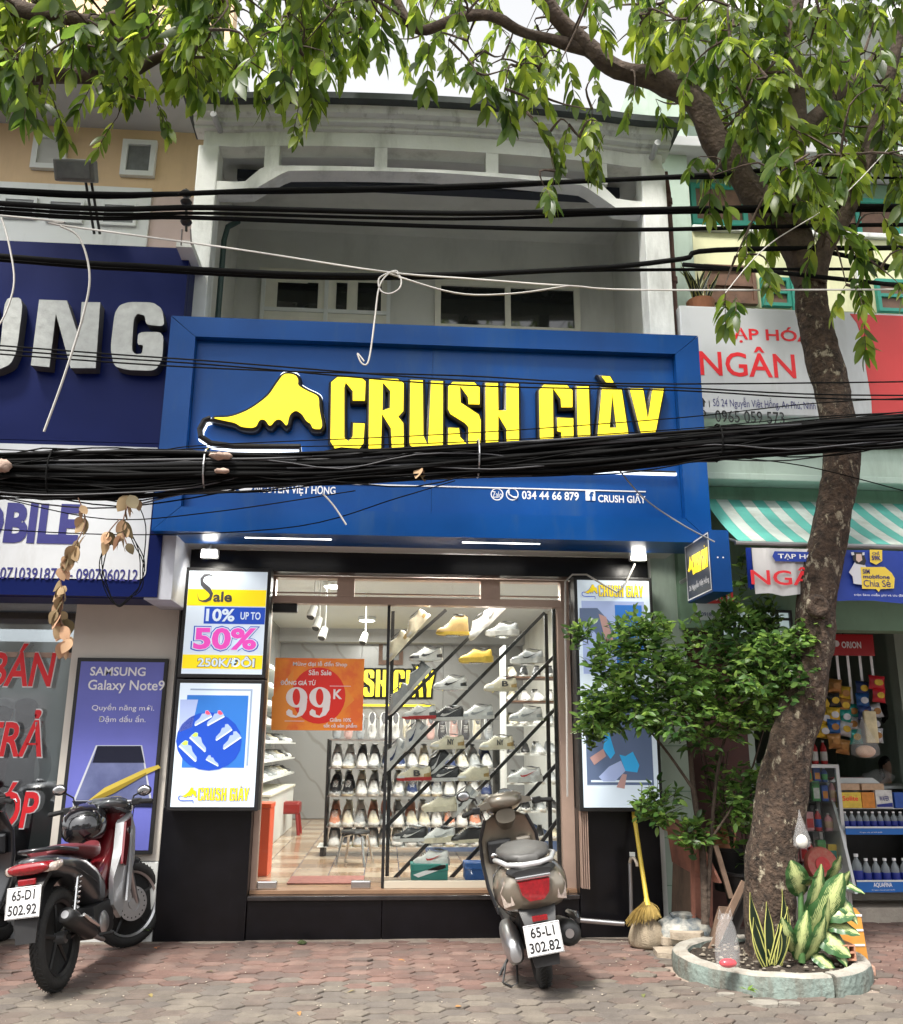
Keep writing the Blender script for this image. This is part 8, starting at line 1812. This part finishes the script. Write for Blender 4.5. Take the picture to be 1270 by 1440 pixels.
# ---------------------------------------------------------------- people
def person(loc, rz, label, skin, shirt, hair, trousers, seated=False, cap=None, scale=1.0):
    t = empty('person', loc, label, 'person', rz=rz); t.scale = (scale,)*3; LOCAL[0] = True
    k = .47 if seated else 0   # hips drop when seated
    hip = .93-k+.0
    V = {'pel': (0, 0, hip, .13, .10), 'wst': (0, .01, hip+.16, .125, .09), 'chs': (0, .0, hip+.36, .15, .10), 'shl': (0, .01, hip+.47, .11, .08), 'nck': (0, .01, hip+.54, .052, .052), 'hd0': (0, -.01, hip+.60, .062, .072), 'hd1': (0, -.015, hip+.68, .078, .095), 'hd2': (0, .0, hip+.76, .070, .085)}
    E_ = [('pel', 'wst'), ('wst', 'chs'), ('chs', 'shl'), ('shl', 'nck'), ('nck', 'hd0'), ('hd0', 'hd1'), ('hd1', 'hd2')]
    for s_, n_ in ((-1, 'l'), (1, 'r')):
        V['sh'+n_] = (s_*.17, .01, hip+.45, .058, .055); V['el'+n_] = (s_*.23, .02, hip+.18, .042, .042); V['wr'+n_] = (s_*.20, -.12, hip+.02, .030, .026); V['hn'+n_] = (s_*.18, -.19, hip-.02, .034, .018)
        E_ += [('shl', 'sh'+n_), ('sh'+n_, 'el'+n_), ('el'+n_, 'wr'+n_), ('wr'+n_, 'hn'+n_)]
        for f_ in range(5):
            a = (f_-2)*.018; V['f%d' % f_+n_] = (s_*.18+a+(s_*-.02 if f_ == 0 else 0), -.25+abs(f_-2)*.008, hip-.045, .009, .009); E_.append(('hn'+n_, 'f%d' % f_+n_))
        if seated: V['kn'+n_] = (s_*.11, -.42, hip, .062, .06); V['an'+n_] = (s_*.11, -.40, .08, .04, .04); V['ft'+n_] = (s_*.11, -.54, .035, .04, .03)
        else: V['kn'+n_] = (s_*.10, -.01, .50, .062, .06); V['an'+n_] = (s_*.10, .02, .09, .04, .04); V['ft'+n_] = (s_*.11, -.13, .035, .042, .03)
        V['hp'+n_] = (s_*.09, 0, hip-.05, .085, .085); E_ += [('pel', 'hp'+n_), ('hp'+n_, 'kn'+n_), ('kn'+n_, 'an'+n_), ('an'+n_, 'ft'+n_)]
    ks = list(V); me = bpy.data.meshes.new('body'); me.from_pydata([V[q][:3] for q in ks], [(ks.index(a), ks.index(b)) for a, b in E_], []); o = bpy.data.objects.new('body', me); sc.collection.objects.link(o)
    md = o.modifiers.new('s', 'SKIN'); sv = me.skin_vertices[0].data
    for i, q in enumerate(ks): sv[i].radius = V[q][3:5]; sv[i].use_root = q == 'pel'
    o.modifiers.new('d', 'SUBSURF').levels = 2; dg = bpy.context.evaluated_depsgraph_get(); dg.update(); m2 = bpy.data.meshes.new_from_object(o.evaluated_get(dg)); bpy.data.objects.remove(o)
    m2.materials.clear(); m2.materials.append(skin); m2.polygons.foreach_set('use_smooth', [True]*len(m2.polygons))
    for v in m2.vertices:      # brow, nose, chin pulled out of the head
        if v.co.z > hip+.55:
            x, y, z = v.co; zr = (z-hip-.68)
            if y < -.03: v.co.y -= .022*math.exp(-(x/.012)**2-((zr+.005)/.022)**2)+.010*math.exp(-(x/.03)**2-((zr+.075)/.02)**2)
    bo = link('body', m2, None, t)
    def shell(nm, sel, off, m_):
        bm = bmesh.new(); bm.from_mesh(m2); bmesh.ops.delete(bm, geom=[f for f in bm.faces if not sel(f.calc_center_median())], context='FACES'); bm.normal_update()
        for v in bm.verts: v.co += v.normal*off
        me_ = bpy.data.meshes.new(nm); bm.to_mesh(me_); bm.free(); me_.materials.clear(); return link(nm, me_, m_, t)
    shell('shirt', lambda c: hip-.03 < c.z < hip+.50 and abs(c.x) < .30 and c.y > -.085 and not (c.z > hip+.475 and abs(c.x) < .07), .012, shirt)
    shell('trousers', lambda c: .10 < c.z < hip+.04 and abs(c.x) < .19 and not (abs(c.x) > .145 and c.z > hip-.12 and not seated), .010, trousers)
    hz_ = hip+.715
    hr = MB().ball((0, .022, hz_), .088, .100, .088, 18, 12); hr.v = [Vector((v.x, v.y if not (v.y < -.035 and v.z < hz_+.03) else -.035+(v.y+.035)*.1, v.z)) for v in hr.v]; hr.build('hair', hair, t, smooth=60)
    hr = MB().loft([rg_(.04, 0, hip+.68, .085, .05, .10), rg_(.085, 0, hip+.66, .07, .05, .12), rg_(.105, 0, hip+.64, .03, .03, .08)]); hr.build('hair', hair, t, smooth=60)
    for s_ in (-1, 1):
        MB().ball((s_*.030, -.094, hip+.69), .011, .006, .006).build('eye', K['white_print'], t, smooth=60); MB().ball((s_*.030, -.099, hip+.69), .005, .003, .005).build('pupil', K['black_plastic'], t, smooth=60)
        MB().tube([(s_*.018, -.096, hip+.708), (s_*.042, -.092, hip+.709)], .003, 5).build('eyebrow', hair, t); MB().ball((s_*.080, .0, hip+.68), .008, .016, .028).build('ear', skin, t, smooth=60)
    MB().tube([(-.020, -.089, hip+.632), (0, -.094, hip+.630), (.020, -.089, hip+.632)], .005, 6).build('lips', mat('lips', (.35, .10, .09), .5), t)
    if cap:
        MB().lathe([(.100, 0), (.104, .03), (.085, .075), (.04, .098), (0, .10)], (0, .01, hip+.725), 20).build('cap', cap, t, smooth=60)
        MB().loft([[(-.07, -.07, hip+.728), (.07, -.07, hip+.728), (.07, -.07, hip+.736), (-.07, -.07, hip+.736)], [(-.05, -.16, hip+.72), (.05, -.16, hip+.72), (.05, -.16, hip+.726), (-.05, -.16, hip+.726)]]).build('cap_peak', cap, t)
    LOCAL[0] = False; return t
sk = mat('skin', (.52, .32, .23), .5); hk = mat('black_hair', (.008, .007, .007), .5, noise=(40, .3)); mrn = mat('maroon_shirt', (.10, .008, .03), .8); drk = mat('dark_trousers', (.02, .022, .03), .8); wht = mat('white_cap', (.6, .6, .6), .6); grs = mat('grey_shirt', (.12, .13, .15), .8); flw = mat('dark_patterned_shirt', (.06, .05, .05), .8, noise=(30, .9), col2=(.3, .2, .2))
p = W(36, 1003, 8.15); person((p.x, 8.15, .14), R_(200), 'person in a black cap seen from behind inside the left phone shop', sk, grs, hk, drk, cap=mat('black_cap', (.012, .012, .012), .7), scale=.93)
p = W(4, 1006, 8.1); person((p.x, 8.1, .14), R_(190), 'person in a white cap and maroon shirt at the left edge of the phone shop', sk, mrn, hk, drk, cap=wht, scale=.93)
p = W(1249, 1060, 9.25); person((p.x, 9.25, .11), R_(15), 'dark haired woman in a patterned shirt sitting behind the grocery counter', sk, flw, hk, drk, seated=True, scale=.96)
st2 = empty('stool', (p.x, 9.3, .11), 'low red stool under the woman behind the grocery counter', 'stool'); MB().bev(p.x-.17, p.x+.17, 9.15, 9.45, .44, .47, .02).build('seat', K['red'], st2)
for sx in (-1, 1):
    for sy in (-1, 1): MB().cyl((p.x+sx*.13, 9.3+sy*.11, .44), (p.x+sx*.15, 9.3+sy*.13, .11), .018, n=8).build('leg', K['red'], st2)
